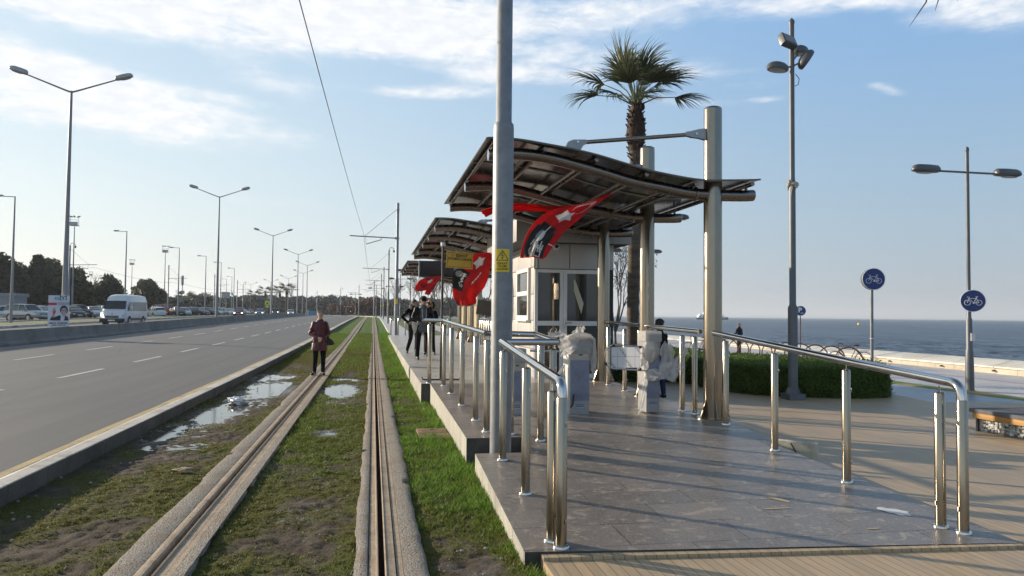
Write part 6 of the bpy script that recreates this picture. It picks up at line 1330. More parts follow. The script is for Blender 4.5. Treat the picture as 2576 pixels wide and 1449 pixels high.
# white van
def van():
    loc = place(313, 63.5); loc.z = G(loc.y)+.125; t_ = thing('van', 'white high roof minibus driving toward us behind the concrete barrier', 'van', tuple(loc))
    S_ = [(-2.95, .35, 1.0, 2.50, .96), (-2.9, .3, 1.0, 2.58, .99), (0, .28, 1.0, 2.62, .99), (1.0, .28, 1.0, 2.60, .99), (1.55, .28, 1.0, 2.45, .98), (1.95, .28, 1.0, 1.95, .97), (2.25, .28, 1.0, 1.42, .96), (2.45, .28, .9, 1.22, .94), (2.85, .30, .75, .98, .88), (2.97, .4, .6, .78, .76)]
    secs = [[(x, -w_*.95, zl), (x, -w_, zl+.12), (x, -w_, min(zm, zt-.2)), (x, -w_*(.93 if zt > 1.6 else .97), max(zt-.55, zl+.3) if zt > 1.6 else zt-.1), (x, -w_*(.78 if zt > 1.6 else .85), zt-.08 if zt > 1.6 else zt-.02), (x, -w_*.45, zt), (x, 0, zt+.02), (x, w_*.45, zt), (x, w_*(.78 if zt > 1.6 else .85), zt-.08 if zt > 1.6 else zt-.02), (x, w_*(.93 if zt > 1.6 else .97), max(zt-.55, zl+.3) if zt > 1.6 else zt-.1), (x, w_, min(zm, zt-.2)), (x, w_, zl+.12), (x, w_*.95, zl)] for x, zl, zm, zt, w_ in S_]
    mb = MB(); loft(mb, secs); mb.build('body', PT['white'], t_, smooth=rad(42))
    m_wg = mat('curtained_glass', (.14, .17, .17), .15, spec=.8, sc3=(5, 1, .3), var=.3)
    mb = MB(); vs = []
    for x, z, w_ in [(2.33, 1.33, .86), (1.98, 1.93, .80), (1.86, 2.02, .76)]: vs += [(x+.03, -w_, z+.03), (x+.05, 0, z+.045), (x+.03, w_, z+.03)]
    mb.add(vs, [(0, 1, 4, 3), (1, 2, 5, 4), (3, 4, 7, 6), (4, 5, 8, 7)]); ws = mb.build('windscreen', m_cgl, t_); MB().box((2.28, -.1, 1.5), (.02, .32, .16), R=Matrix.Rotation(-.5, 3, 'Y')).build('route_card', m_plate, t_)
    for s_ in (-1, 1):
        MB().prism([(1.1, 1.25), (1.1, 1.95), (1.55, 1.95), (2.0, 1.45), (2.0, 1.25)], s_*.985, s_*.995, 'y').build('side_window', m_cgl, t_); MB().b2(-2.6, .9, s_*.985, s_*.993, 1.22, 1.98).build('side_window', m_wg, t_); MB().b2(-2.5, 1.6, s_*.985, s_*1.0, .42, .60).build('rub_strip', m_trim, t_)
        MB().ell((1.75, s_*1.14, 1.45), (.10, .12, .20)).build('wing_mirror', PT['white'], t_); MB().box((1.02, s_*1.0, 1.0), (.14, .02, .05)).build('door_handle', m_trim, t_)
        mb = MB(); mb.tube([(2.93, s_*.60, .66), (2.86, s_*.74, .80), (2.66, s_*.85, 1.00)], [.07, .12, .10], 10); mb.build('headlight', m_glow if s_ < 0 else m_hl, t_)
        for x in (-1.75, 1.75):
            MB().cyl((x, s_*.75, .36), (x, s_*1.0, .36), .44, n=20).build('wheel_arch', m_trim, t_); wh = MB().cyl((x, s_*.8, .34), (x, s_*1.01, .34), .34, n=20).build('wheel', m_tyre, t_); MB().cyl((x, s_*1.0, .34), (x, s_*1.02, .34), .2, n=14).build('rim', m_rim, wh)
    gr = MB().box((2.955, 0, .72), (.08, 1.05, .20)).build('grille', m_trim, t_, bevel=.02)
    mb = MB(); [mb.box((3.0, 0, .65+.055*k), (.015, 1.02, .012)) for k in range(4)]; mb.build('grille_bar', m_rim, gr)
    MB().box((2.86, 0, .42), (.32, 1.86, .34)).build('bumper', m_trim, t_, bevel=.05); MB().box((3.03, 0, .42), (.02, .52, .12)).build('number_plate', m_plate, t_)
    MB().tube([(2.93, .0, .90), (2.90, -.055, .97), (2.87, 0, 1.04), (2.90, .055, .97)], .014, 6, closed=True).build('badge', m_trim, t_)
    MB().box((2.96, 0, 2.35), (.01, .01, .01)) 
    t_.rotation_euler = (0, 0, rad(-91)); return t_
van()
# ------------------------------------------------------------------ people
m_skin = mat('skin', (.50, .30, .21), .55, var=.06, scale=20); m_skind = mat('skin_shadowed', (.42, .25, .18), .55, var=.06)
def cloth_m(name, c, rough=.8, bump=.35, sc=26): return mat(name, c, rough, 0, .2, 8, bump, sc, spec=.2)
m_mar = mat('maroon_quilted_jacket', (.085, .008, .015), .42, var=.25, scale=9, bump=.8, bscale=22); m_blkc = cloth_m('black_cloth', (.007, .007, .009), .9); m_lea = cloth_m('black_leather', (.008, .008, .009), .42); m_jean = cloth_m('blue_jeans', (.018, .030, .085)); m_gry = cloth_m('grey_sweater', (.10, .105, .115)); m_navy2 = cloth_m('navy_jumper', (.012, .014, .026)); m_dtr = cloth_m('dark_trousers', (.022, .018, .022)); m_shoe = mat('black_shoes', (.012, .012, .013), .4); m_sole = mat('white_sole', (.45, .44, .42), .6)
def V3(*a): return Vector(a)
def person(label, loc, rz, J, hair, coat, legs, face=True, skin=None, shoe=None, coat_len=.0, extra=None, sc=1.0, hair_kind='short', flare=1.0):
    """J: joints in metres, figure facing -Y"""
    skin = skin or m_skin; t_ = thing('person', label, 'person', loc, rz)
    D = dict(hipL=(-.095, 0, .91), hipR=(.095, 0, .91), kneeL=(-.10, -.015, .49), kneeR=(.10, -.015, .49), ankL=(-.11, .02, .09), ankR=(.11, .02, .09), shL=(-.185, 0, 1.40), shR=(.185, 0, 1.40), elL=(-.25, .03, 1.13), elR=(.25, .03, 1.13), wrL=(-.24, -.08, .90), wrR=(.24, -.08, .90), neck=(0, 0, 1.46), head=(0, -.015, 1.605), pel=(0, 0, .95), chest=(0, 0, 1.28), toeL=(-.12, -.15, .04), toeR=(.12, -.15, .04)); D.update(J); D = {k: Vector(v) for k, v in D.items()}
    H = D['head']; hd = (H-D['neck']).normalized(); look = D.pop('look', Vector((0, -1, 0))).normalized()
    mb = MB(); mb.caps(D['pel'], D['chest'], .125, .14, .72); mb.caps(D['chest'], D['neck']-Vector((0, 0, .06)), .14, .10, .75); mb.caps(D['neck']-Vector((0, 0, .08)), D['neck']+hd*.08, .058, .052)
    R = look.to_track_quat('-Y', 'Z').to_matrix()
    def hp(x, y, z): return H+R @ Vector((x, y, z))
    mb.ell(hp(0, .012, .03), (.076, .092, .098), 14, 10, R=R); mb.ell(hp(0, -.022, -.045), (.055, .062, .068), 12, 8, R=R)      # cranium, jaw
    mb.ell(hp(0, -.095, -.012), (.014, .022, .026), 8, 6, R=R); mb.ell(hp(0, -.078, .022), (.055, .018, .010), 8, 6, R=R); mb.ell(hp(0, -.083, -.058), (.024, .012, .009), 8, 6, R=R); mb.ell(hp(0, -.072, -.092), (.024, .02, .02), 8, 6, R=R)
    for s_ in (-1, 1): mb.ell(hp(s_*.078, .01, -.008), (.012, .02, .03), 8, 6, R=R)
    for s_, k in ((-1, 'L'), (1, 'R')):
        mb.caps(D['sh'+k], D['el'+k], .052, .042); mb.caps(D['el'+k], D['wr'+k], .042, .028); mb.caps(D['hip'+k], D['knee'+k], .082, .056); mb.caps(D['knee'+k], D['ank'+k], .056, .038); mb.caps(D['ank'+k]-Vector((0, 0, .03)), D['toe'+k], .04, .03, 1)
        w_ = D['wr'+k]; f = J.get('hand'+k); f = Vector(f).normalized() if f else (w_-D['el'+k]).normalized(); side = f.cross(Vector((0, 1, 0)) if abs(f.y) < .8 else Vector((0, 0, 1))).normalized(); cu = f.cross(side)
        mb.caps(w_, w_+f*.075, .026, .034, 1)
        for i, ln in enumerate((.065, .075, .072, .056)):
            b0_ = w_+f*.085+side*(i-1.5)*.0195; b1_ = b0_+f*ln*.55+cu*.008; mb.caps(b0_, b1_, .0095, .009, 1, 6); mb.caps(b1_, b1_+f*ln*.4+cu*.03, .009, .0075, 1, 6)
        tb = w_+f*.03-side*.03*s_; mb.caps(tb, tb+f*.045-side*.025*s_+cu*.02, .012, .009, 1, 6)
    mb.build('body', skin, t_, remesh=.0085, sm_it=2, smooth=rad(180))
    # eyes, hair
    for s_ in (-1, 1): ey = MB().ell(hp(s_*.03, -.088, .004), (.012, .007, .006), 8, 6, R=R).build('eye', m_black, t_)
    if hair:
        mb = MB(); mb.ell(hp(0, .022, .05), (.084, .094, .088), 14, 10, R=R)
        if hair_kind == 'short': mb.ell(hp(0, .045, .0), (.080, .062, .07), 12, 8, R=R); mb.ell(hp(-.03, -.045, .105), (.05, .04, .025), 8, 6, R=R)
        if hair_kind == 'curly':
            for k in range(26): a = random.uniform(0, 2*PI); b_ = random.uniform(.1, 1.3); mb.ell(hp(.085*math.cos(a)*math.cos(b_), .025+.09*math.sin(a)*math.cos(b_), .055+.095*math.sin(b_)), (.026, .026, .026), 6, 5)
        o = mb.build('hair', hair, t_, remesh=.007, sm_it=1, smooth=rad(180))
        # cut the hair away from the face
    # coat
    if coat:
        mb = MB(); zb_ = D['pel'].z-coat_len; mb.caps(D['pel']+Vector((0, 0, .0)), D['chest'], .155, .17, .74); mb.caps(D['chest'], D['neck']-Vector((0, 0, .05)), .17, .115, .8)
        if coat_len: mb.caps(Vector((D['pel'].x, D['pel'].y, zb_+.03)), D['pel']+Vector((0, 0, .12)), .20*flare, .172, .72)
        for k in 'LR': mb.caps(D['sh'+k]+Vector((0, 0, -.01)), D['el'+k], .064, .052); mb.caps(D['el'+k], D['wr'+k].lerp(D['el'+k], .06), .052, .041)
        mb.caps(D['neck']-Vector((0, 0, .05)), D['neck']+Vector((0, 0, .02)), .085, .072)
        o = mb.build('jacket', coat, t_, remesh=.011, sm_it=2, smooth=rad(180))
        me = o.data
        for v in me.vertices:
            c = v.co; n_ = vnoise(np.array([c.x*26+c.z*9]), np.array([c.z*22+c.y*15]), 3)[0]-.5+(vnoise(np.array([c.x*8]), np.array([c.z*30]), 4)[0]-.5)*1.2
            v.co = c+v.normal*n_*.013
        if coat_len:
            for v in me.vertices:
                if v.co.z < zb_: v.co.z = zb_
    mb = MB()
    for k in 'LR': mb.caps(D['hip'+k], D['knee'+k], .098, .070); mb.caps(D['knee'+k], D['ank'+k]+Vector((0, 0, .0)), .070, .052)
    mb.caps(D['pel']-Vector((0, 0, .03)), D['pel']+Vector((0, 0, .06)), .14, .13, .75)
    mb.build('trousers', legs, t_, remesh=.011, sm_it=2, smooth=rad(180))
    for k in 'LR':
        a, b_ = D['ank'+k], D['toe'+k]; mb = MB(); mb.caps(a+Vector((0, .03, -.035)), b_, .046, .036); mb.caps(a+Vector((0, 0, .02)), a-Vector((0, 0, .03)), .052, .05); so = mb.build('shoe', shoe or m_shoe, t_, remesh=.008, sm_it=1, smooth=rad(180))
        me = so.data; zm = min(D['ankL'].z, D['ankR'].z)-.088
        for v in me.vertices: v.co.z = max(v.co.z, .002 if a.z < .2 else v.co.z)
    if extra: extra(t_, D, hp, R)
    if sc != 1: t_.scale = (sc,)*3
    return t_
m_hairb = mat('grey_blond_hair', (.30, .20, .115), .7, var=.3, scale=30, bump=.6); m_hairk = mat('black_hair', (.010, .009, .009), .5, bump=.6); m_hairg = mat('grey_hair', (.30, .27, .25), .7, bump=.5)
def ex_w(t_, D, hp, R):
    mb = MB(); mb.tube([(.13, -.10, 1.46), (.17, -.13, 1.30), (.22, -.04, 1.08)], .012, 6); mb.tube([(.13, .02, 1.46), (.19, .10, 1.25), (.24, .05, 1.02)], .012, 6); mb.build('bag_strap', m_lea, t_)
    mb = MB(); mb.prism([(.20, 1.05), (.35, .93), (.40, .83), (.34, .80), (.12, .80), (.14, 1.0)], .06, .15, 'y'); mb.build('handbag', cloth_m('brown_bag', (.05, .038, .025), .45), t_, bevel=.02)
    mb = MB(); mb.tube([(0, -.135, 1.40), (0, -.150, 1.2), (0, -.155, .9), (0, -.150, .72)], .006, 5); mb.build('zip', m_black, t_)
wx = dict(wrL=(-.045, -.215, 1.02), elL=(-.245, -.02, 1.12), wrR=(.055, -.225, 1.00), elR=(.24, .0, 1.11), shL=(-.155, 0, 1.40), shR=(.155, 0, 1.40), handL=(.55, -.4, -.55), handR=(-.5, -.4, -.65), head=(0, -.02, 1.60), ankL=(-.12, .02, .09), ankR=(.10, -.02, .09), toeL=(-.18, -.12, .04), toeR=(.13, -.18, .04))
w_ = onz(806, 942, .0); person('elderly woman in a quilted maroon jacket standing astride the left rail', (w_.x-.02, 20.4, .0), rad(4), wx, m_hairb, m_mar, m_blkc, coat_len=.29, extra=ex_w, sc=1.0, flare=1.08, hair_kind='short')
# three people waiting on the platform
m_sweat = m_gry
def ex_b(t_, D, hp, R):
    mb = MB(); mb.caps((0, -.015, .82), (0, -.01, 1.1), .175, .15, .74); o = mb.build('sweater_hem', m_gry, t_, remesh=.012, smooth=rad(180))
    for v in o.data.vertices: v.co.z = max(v.co.z, .74)
    mb = MB(); mb.caps((0, -.075, 1.02), (0, -.075, 1.42), .115, .085, .72); mb.build('sweater_front', m_gry, t_, remesh=.012, smooth=rad(180))
    mb = MB(); mb.tube([hp(.075*math.cos(a), .02-.075*math.sin(a), -.11+.01*math.sin(a)) for a in np.linspace(0, 2*PI, 13)[:-1]], .028, 8, closed=True); mb.build('scarf', mat('pale_scarf', (.42, .40, .38), .9, bump=.5), t_)
    mb = MB(); mb.ell(hp(0, .02, .075), (.092, .105, .055), 14, 8, R=R); mb.ell(hp(0, -.085, .052), (.07, .055, .014), 12, 6, R=R); mb.build('cap', m_blkc, t_)
    mb = MB(); mb.tube([(-.055, -.19, 1.38), (-.05, -.20, 1.2), (-.01, -.22, 1.02)], .005, 5); mb.tube([(.055, -.19, 1.38), (.05, -.20, 1.15), (.02, -.25, 1.0)], .005, 5); mb.build('earphone_cord', m_sw, t_)
    mb = MB(); mb.box((0.02, -.27, 1.075), (.075, .012, .14), R=Matrix.Rotation(.9, 3, 'X')); mb.build('phone', m_black, t_)
    mb = MB(); mb.prism([(-.33, 1.04), (-.16, 1.0), (-.20, .80), (-.25, .70), (-.31, .86)], -.16, -.14, 'y'); mb.build('folded_bag', mat('pale_printed_bag', (.50, .48, .42), .6, var=.4, scale=12), t_)
    for s_ in (-1, 1): mb = MB(); mb.caps(D['ank'+('L' if s_ < 0 else 'R')]+Vector((0, 0, .02)), D['ank'+('L' if s_ < 0 else 'R')]+Vector((0, 0, .16)), .060, .062); mb.build('boot_shaft', m_lea, t_)
jb = dict(wrL=(-.07, -.20, 1.06), elL=(-.27, .0, 1.14), wrR=(.09, -.20, 1.06), elR=(.27, .02, 1.14), handL=(.6, -.6, .1), handR=(-.6, -.6, .1), head=(0, -.06, 1.60), look=Vector((-.05, -1, -.45)), hipL=(-.10, 0, .91), hipR=(.10, 0, .91), kneeL=(-.13, -.02, .49), ankL=(-.14, .02, .09), kneeR=(.14, -.02, .49), ankR=(.17, .02, .09), toeL=(-.14, -.14, .04), toeR=(.19, -.14, .04))
person('young man in black jacket, grey long sweater and peaked cap looking at a phone', (1.43, 21.65, .34), rad(6), jb, m_hairk, m_lea, m_blkc, coat_len=.0, extra=ex_b, sc=1.07, skin=m_skind)
def ex_a(t_, D, hp, R):
    mb = MB(); mb.prism([(-.02, 1.02), (.16, 1.0), (.10, .62), (.05, .55), (.0, .75)], -.20, -.185, 'y'); o = mb.build('folded_paper', mat('pale_printed_bag', (.50, .48, .42), .6, var=.4, scale=12), t_); o.location = (.16, 0, .05)
    mb = MB(); mb.caps((0, 0, 1.44), (0, -.01, 1.50), .095, .08); mb.build('collar', m_blkc, t_)
ja = dict(elL=(-.37, .10, 1.16), wrL=(-.20, -.04, .98), elR=(.26, .0, 1.12), wrR=(.15, -.15, 1.0), handL=(.6, -.4, -.2), look=Vector((.35, -1, -.25)), kneeL=(-.12, -.06, .49), ankL=(-.22, .0, .09), toeL=(-.26, -.16, .04), ankR=(.10, .05, .09))
person('man in black coat with hand on hip at left of the waiting group', (1.36, 25.2, .34), rad(15), ja, m_hairk, m_blkc, m_blkc, coat_len=.05, extra=ex_a, sc=1.05, skin=m_skind)
def ex_c(t_, D, hp, R):
    mb = MB()
    for k in range(40): a = 2*PI*k/40; mb.ell(hp(.095*math.cos(a), .045+random.uniform(-.02, .02), .03+.115*math.sin(a)), (.034, .04, .034), 6, 5)
    mb.build('fur_hood_trim', mat('ginger_fur', (.34, .17, .06), .9, var=.35, scale=30, bump=.9), t_, remesh=.01, smooth=rad(60)); mb = MB(); mb.ell(hp(0, .09, -.01), (.11, .09, .13), 12, 8); mb.build('hood', m_blkc, t_)
    mb = MB(); mb.caps((.05, .14, 1.05), (.05, .15, 1.35), .13, .12); mb.build('backpack', m_blkc, t_)
jc = dict(elL=(-.25, -.02, 1.13), wrL=(-.08, -.20, 1.05), elR=(.27, .0, 1.12), wrR=(.12, -.19, 1.0), look=Vector((-.9, -.6, -.2)), chest=(.03, .02, 1.28), kneeL=(-.09, -.03, .49), kneeR=(.13, .0, .49), ankR=(.16, .1, .09), toeR=(.20, -.04, .04))
person('person in a black parka with ginger fur hood behind the capped man', (1.80, 24.2, .34), rad(-10), jc, m_hairk, m_blkc, m_blkc, coat_len=.12, extra=ex_c, sc=1.0, skin=m_skind)
# man behind the right turnstile, seen from behind
jm = dict(elL=(-.25, -.04, 1.14), wrL=(-.18, -.18, 1.0), elR=(.25, -.04, 1.14), wrR=(.18, -.18, 1.0), look=Vector((.1, -1, -.25)), head=(-.03, -.04, 1.60))
q = at(1656, 1000, 13.9); person('black haired man in black jacket and blue jeans behind the right turnstile', (q.x+.03, q.y, DZ-.0), rad(-150), jm, m_hairk, m_blkc, m_jean, coat_len=.04, skin=m_skind, hair_kind='curly', sc=.90)
js = dict(elL=(-.28, -.02, 1.12), wrL=(-.18, -.16, .98), elR=(.28, -.04, 1.15), wrR=(.20, -.22, 1.12), look=Vector((.35, -1, -.2)), ankL=(-.06, .0, .09), ankR=(.07, -.02, .09), kneeL=(-.07, -.02, .49), kneeR=(.08, -.02, .49), toeL=(-.06, -.15, .04), toeR=(.08, -.16, .04))
q = at(1860, 800, 37.5); person('grey haired man in dark jumper walking along the sea wall', (q.x, q.y, QZ), rad(-150), js, m_hairg, m_navy2, m_dtr, coat_len=.0, sc=1.0)
# ------------------------------------------------------------------ vegetation
def leaf_mat(name, c0, c1, sc=3.0, rough=.6):
    m, t, b, P = posmat(name); n1_ = t.noise(P, sc, 4, .6); n2_ = t.noise(P, sc*9, 3, .6)
    A = t.n('ShaderNodeAttribute', attribute_name='tint')
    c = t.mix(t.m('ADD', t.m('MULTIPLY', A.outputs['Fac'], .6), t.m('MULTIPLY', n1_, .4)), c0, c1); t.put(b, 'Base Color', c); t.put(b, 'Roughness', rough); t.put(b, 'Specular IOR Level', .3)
    return m
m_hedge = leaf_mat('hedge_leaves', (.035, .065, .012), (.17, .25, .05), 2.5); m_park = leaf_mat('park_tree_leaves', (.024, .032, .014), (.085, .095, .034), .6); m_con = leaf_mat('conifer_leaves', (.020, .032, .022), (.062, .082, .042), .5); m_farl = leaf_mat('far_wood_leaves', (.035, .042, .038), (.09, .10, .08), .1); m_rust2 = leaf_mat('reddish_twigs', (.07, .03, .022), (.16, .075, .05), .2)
translucent(m_hedge, .35); translucent(m_con, .2); translucent(m_park, .2)
m_bark = mat('bark', (.10, .085, .07), .9, var=.3, scale=8, bump=.6); m_barkd = mat('dark_bark', (.04, .033, .028), .9, var=.3)
def leaf_mesh(name, C, size, m, parent, tint=None, elong=1.6, up_=.2):
    n = len(C); a = RNG.normal(size=(n, 3)); a[:, 2] += up_; a /= np.linalg.norm(a, axis=1)[:, None]; b_ = RNG.normal(size=(n, 3)); b_ -= (b_*a).sum(1)[:, None]*a; b_ /= np.linalg.norm(b_, axis=1)[:, None]; c = np.cross(a, b_)
    s_ = (size*(.6+.8*RNG.random(n)))[:, None]; p = np.stack([C-b_*s_*elong, C+c*s_*.6, C+b_*s_*elong, C-c*s_*.6], 1).reshape(-1, 3)
    me = bpy.data.meshes.new(name); me.vertices.add(4*n); me.vertices.foreach_set('co', p.ravel()); me.loops.add(4*n); me.loops.foreach_set('vertex_index', np.arange(4*n)); me.polygons.add(n); me.polygons.foreach_set('loop_start', np.arange(n)*4); me.update(calc_edges=True)
    t_ = me.attributes.new('tint', 'FLOAT', 'POINT'); t_.data.foreach_set('value', np.repeat(np.clip(RNG.random(n) if tint is None else tint, 0, 1), 4).astype(np.float32)); me.materials.append(m)
    o = bpy.data.objects.new(name, me); COL.objects.link(o)
    if parent is not None: o.parent = parent
    return o
def blob_pts(blobs, n, shell=.55):
    w_ = np.array([b_[3]*b_[4]*b_[5] for b_ in blobs])**.67; w_ /= w_.sum(); out = []; tint = []
    for b_, k in zip(blobs, (w_*n).astype(int)):
        d = RNG.normal(size=(k, 3)); d /= np.linalg.norm(d, axis=1)[:, None]; r = shell+(1-shell)*RNG.random(k)**.6; nn = vnoise(d[:, 0]*3+b_[0], d[:, 2]*3+b_[1]*.7+d[:, 1]*2, 5); r = r*(.72+.5*nn); keep = nn > .22
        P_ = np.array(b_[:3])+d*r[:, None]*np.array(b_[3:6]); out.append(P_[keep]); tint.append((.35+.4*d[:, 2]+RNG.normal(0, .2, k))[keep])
    return np.concatenate(out), np.concatenate(tint)
def tree(label, loc, blobs, n, size, m, trunk=(2.0, .2), group=None, core=None, name='tree'):
    t_ = thing(name, label, 'tree', loc, 0, group); P_, ti = blob_pts(blobs, n)
    leaf_mesh('crown', P_, size, m, t_, ti)
    mb = MB(); top = np.mean([b_[:3] for b_ in blobs], axis=0); mb.tube([(0, 0, -.3), (0, 0, trunk[0]), (top[0]*.5, top[1]*.5, top[2])], [trunk[1], trunk[1]*.7, trunk[1]*.25], 8)
    for b_ in blobs: mb.tube([(0, 0, trunk[0]*.9), ((b_[0])*.6, b_[1]*.6, (trunk[0]+b_[2])/2), b_[:3]], [trunk[1]*.5, trunk[1]*.3, trunk[1]*.1], 6)
    mb.build('trunk', m_barkd, t_)
    if core:
        pass
    return t_
def rb(n, rx, ry_, z0, z1, r):
    return [(random.uniform(-rx, rx), random.uniform(-ry_, ry_), random.uniform(z0, z1), r*random.uniform(.7, 1.2), r*random.uniform(.7, 1.2), r*random.uniform(.6, 1.0)) for _ in range(n)]
PK = 'dark evergreen trees of the park across the road'
for px, d, W_, H_, n, m_, lb in [(-12, 118, 4.6, 9.8, 9, m_con, 'dark conifer cut by the left picture edge'), (38, 128, 4.6, 7.6, 10, m_park, 'broad dark tree behind the left single arm lamp'), (88, 122, 3.6, 10.0, 8, m_con, 'dark conifer with ragged pointed top'), (125, 132, 5.6, 10.0, 12, m_park, 'wide dark olive tree between the two left lamps'), (175, 128, 4.0, 8.2, 9, m_park, 'dark leaning tree right behind the largest lamp'), (200, 140, 2.8, 5.2, 7, m_park, 'lower dark tree right of the largest lamp'),
                                  (20, 150, 7.0, 6.0, 10, m_park, 'low dark tree mass behind the silver estate car'), (130, 155, 7.0, 5.6, 10, m_park, 'low dark tree mass behind the poster'), (270, 150, 4.2, 8.2, 11, m_con, 'rounded pointed dark conifer left of the van'), (258, 152, 2.6, 6.4, 5, m_con, 'small dark conifer joined to the pointed one'), (371, 165, 4.8, 7.9, 11, m_park, 'round dark tree behind the van roof'), (347, 175, 2.2, 5.0, 4, m_park, 'small dark bush left of the round tree')]:
    q = place(px, d); 
    bl = [(0, 0, H_*.45, W_*.75, W_*.75, H_*.38)]+rb(n, W_*.55, W_*.5, H_*.35, H_*.78, W_*.42)+[(random.uniform(-.3, .3)*W_, 0, H_*.86, W_*.25, W_*.25, H_*.13)]
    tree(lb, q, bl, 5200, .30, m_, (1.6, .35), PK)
for px, d, W_, H_, lb in [(420, 190, 4.0, 4.6, 'low dark trees beside the car park lamp'), (437, 200, 2.5, 3.6, 'small dark tree left of the small palm'), (467, 215, 4.5, 3.2, 'low grey green shrubs under the small palm'), (513, 210, 2.3, 5.6, 'lone dark leafy tree behind the blue saloon'), (490, 225, 3.0, 3.0, 'low shrub at the rear of the car park'), (585, 260, 4, 6.0, 'dark trees under the distant towers')]:
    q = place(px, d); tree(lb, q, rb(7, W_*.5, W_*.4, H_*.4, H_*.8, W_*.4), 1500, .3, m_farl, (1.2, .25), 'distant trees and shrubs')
# bare trees
def bare(label, loc, H_, spread, seed, m=None, depth=6, group='leafless trees', leaves=0, r0_=.14, name='bare_tree'):
    rnd = random.Random(seed); t_ = thing(name, label, 'tree', loc, 0, group); tr = MB(); br_ = MB(); tips = []
    def grow(p, d, L, r, k):
        mb = tr if k == 0 else br_; q = p+d*L*.5+Vector((rnd.uniform(-1, 1), rnd.uniform(-1, 1), 0))*L*.06; e = p+d*L
        mb.tube([p, q, e], [r, r*.82, r*.62], 6 if k < 2 else 4 if k < 4 else 3, cap=False)
        if k >= depth: tips.append(e); return
        nb = 4 if k == 0 else rnd.choice((2, 3, 3))
        for i in range(nb):
            a = rnd.uniform(0, 2*PI); tilt = rnd.uniform(.3, .75)*spread; ax = Vector((math.cos(a), math.sin(a), 0)); dd = (d*math.cos(tilt)+(ax-d*ax.dot(d)).normalized()*math.sin(tilt)+Vector((0, 0, .12))).normalized(); grow(e if i else e, dd, L*rnd.uniform(.62, .82), r*.58, k+1)
            if k > 1 and rnd.random() < .5: grow(q, (dd+ax*.5).normalized(), L*.5, r*.4, min(depth, k+2))
    grow(Vector((0, 0, -.1)), Vector((rnd.uniform(-.05, .05), rnd.uniform(-.05, .05), 1)).normalized(), H_*.30, r0_, 0)
    tr.build('trunk', m or m_bark, t_); br_.build('branches', m or m_bark, t_, smooth=0)
    if leaves:
        T = np.array([tuple(rnd.choice(tips)) for _ in range(leaves)])+RNG.normal(0, .06, (leaves, 3)); leaf_mesh('dry_leaves', T, .035, leaf_mat('dry_leaf', (.08, .055, .04), (.16, .12, .08)) if 'dry_leaf' not in bpy.data.materials else bpy.data.materials['dry_leaf'], t_)
    return t_
q = at(1549, 860, 26.5); bare('small leafless tree between kiosk and palm trunk', (q.x, q.y, QZ), 5.1, .55, 4, depth=6, leaves=700, r0_=.07)
for k, (px, d, H_, sd_, lb) in enumerate([(1085, 62, 6.0, 5, 'leafless tree left behind the three waiting people'), (1062, 85, 6.5, 6, 'leafless tree behind the bus sign pole'), (1110, 66, 6.2, 7, 'leafless tree in front of the far shelter gap'), (1135, 74, 6.6, 8, 'leafless tree between black pole and hanging flag'), (1165, 60, 5.6, 9, 'leafless tree behind the big red flag'), (1222, 58, 6.2, 10, 'leafless tree seen left of the big tram mast'), (1040, 110, 7.0, 11, 'leafless tree above the man with hand on hip'), (985, 95, 5.8, 12, 'leafless tree right of the second tram mast')]):
    q = at(px, 790, d); bare(lb, (q.x, q.y, (G(q.y) if q.x < 10 else -.2)), H_, .75, sd_, depth=5, leaves=250 if k < 6 else 150, r0_=.09)
for px, d, H_, sd_, lb in [(226, 140, 8.2, 21, 'pale leafless tree left of the pointed conifer'), (214, 150, 6.5, 22, 'leafless tree in the gap beside the dark park trees'), (735, 300, 13, 23, 'wide leafless trees behind the far palms'), (690, 310, 13, 24, 'leafless tree left of the tallest far palm'), (1165/1.0, 240, 8, 25, 'far leafless tree behind the shelter posts')]:
    q = place(px, d); bare(lb, q, H_, .85, sd_, depth=5, r0_=.16)
# reddish shrubs and a far wood: one mass nobody could count
def far_wood():
    n = 46000; px = RNG.uniform(440, 1300, n); d = RNG.uniform(330, 480, n); top = 10+6.5*(fbm(px*.02, px*0+1, 4, 77)-.2)+3.0*(fbm(px*.12, px*0+5, 3, 78)-.5); h = top*RNG.random(n)**.75
    pts = np.array([tuple(at(p, 789.5, dd)) for p, dd in zip(px, d)]); pts[:, 2] = .9+h*(d/400.)*.72
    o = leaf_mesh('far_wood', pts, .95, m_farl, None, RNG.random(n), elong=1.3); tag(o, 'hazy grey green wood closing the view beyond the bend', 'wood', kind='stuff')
far_wood()
for px, d, W_, H_, lb in [(905, 215, 6, 5.5, 'reddish brown bare shrub left of the rails bend'), (930, 225, 5, 6.2, 'tallest reddish brown shrub beyond the rails'), (868, 240, 6, 4.2, 'low reddish shrub beside the far tram mast'), (958, 235, 4, 4.6, 'reddish shrub just right of the rails bend')]:
    q = at(px, 790, d); tree(lb, (q.x, q.y, .9), rb(8, W_*.6, W_*.4, H_*.3, H_*.7, W_*.36), 2600, .22, m_rust2, (1.0, .15), 'reddish shrubs beyond the bend', name='shrub')
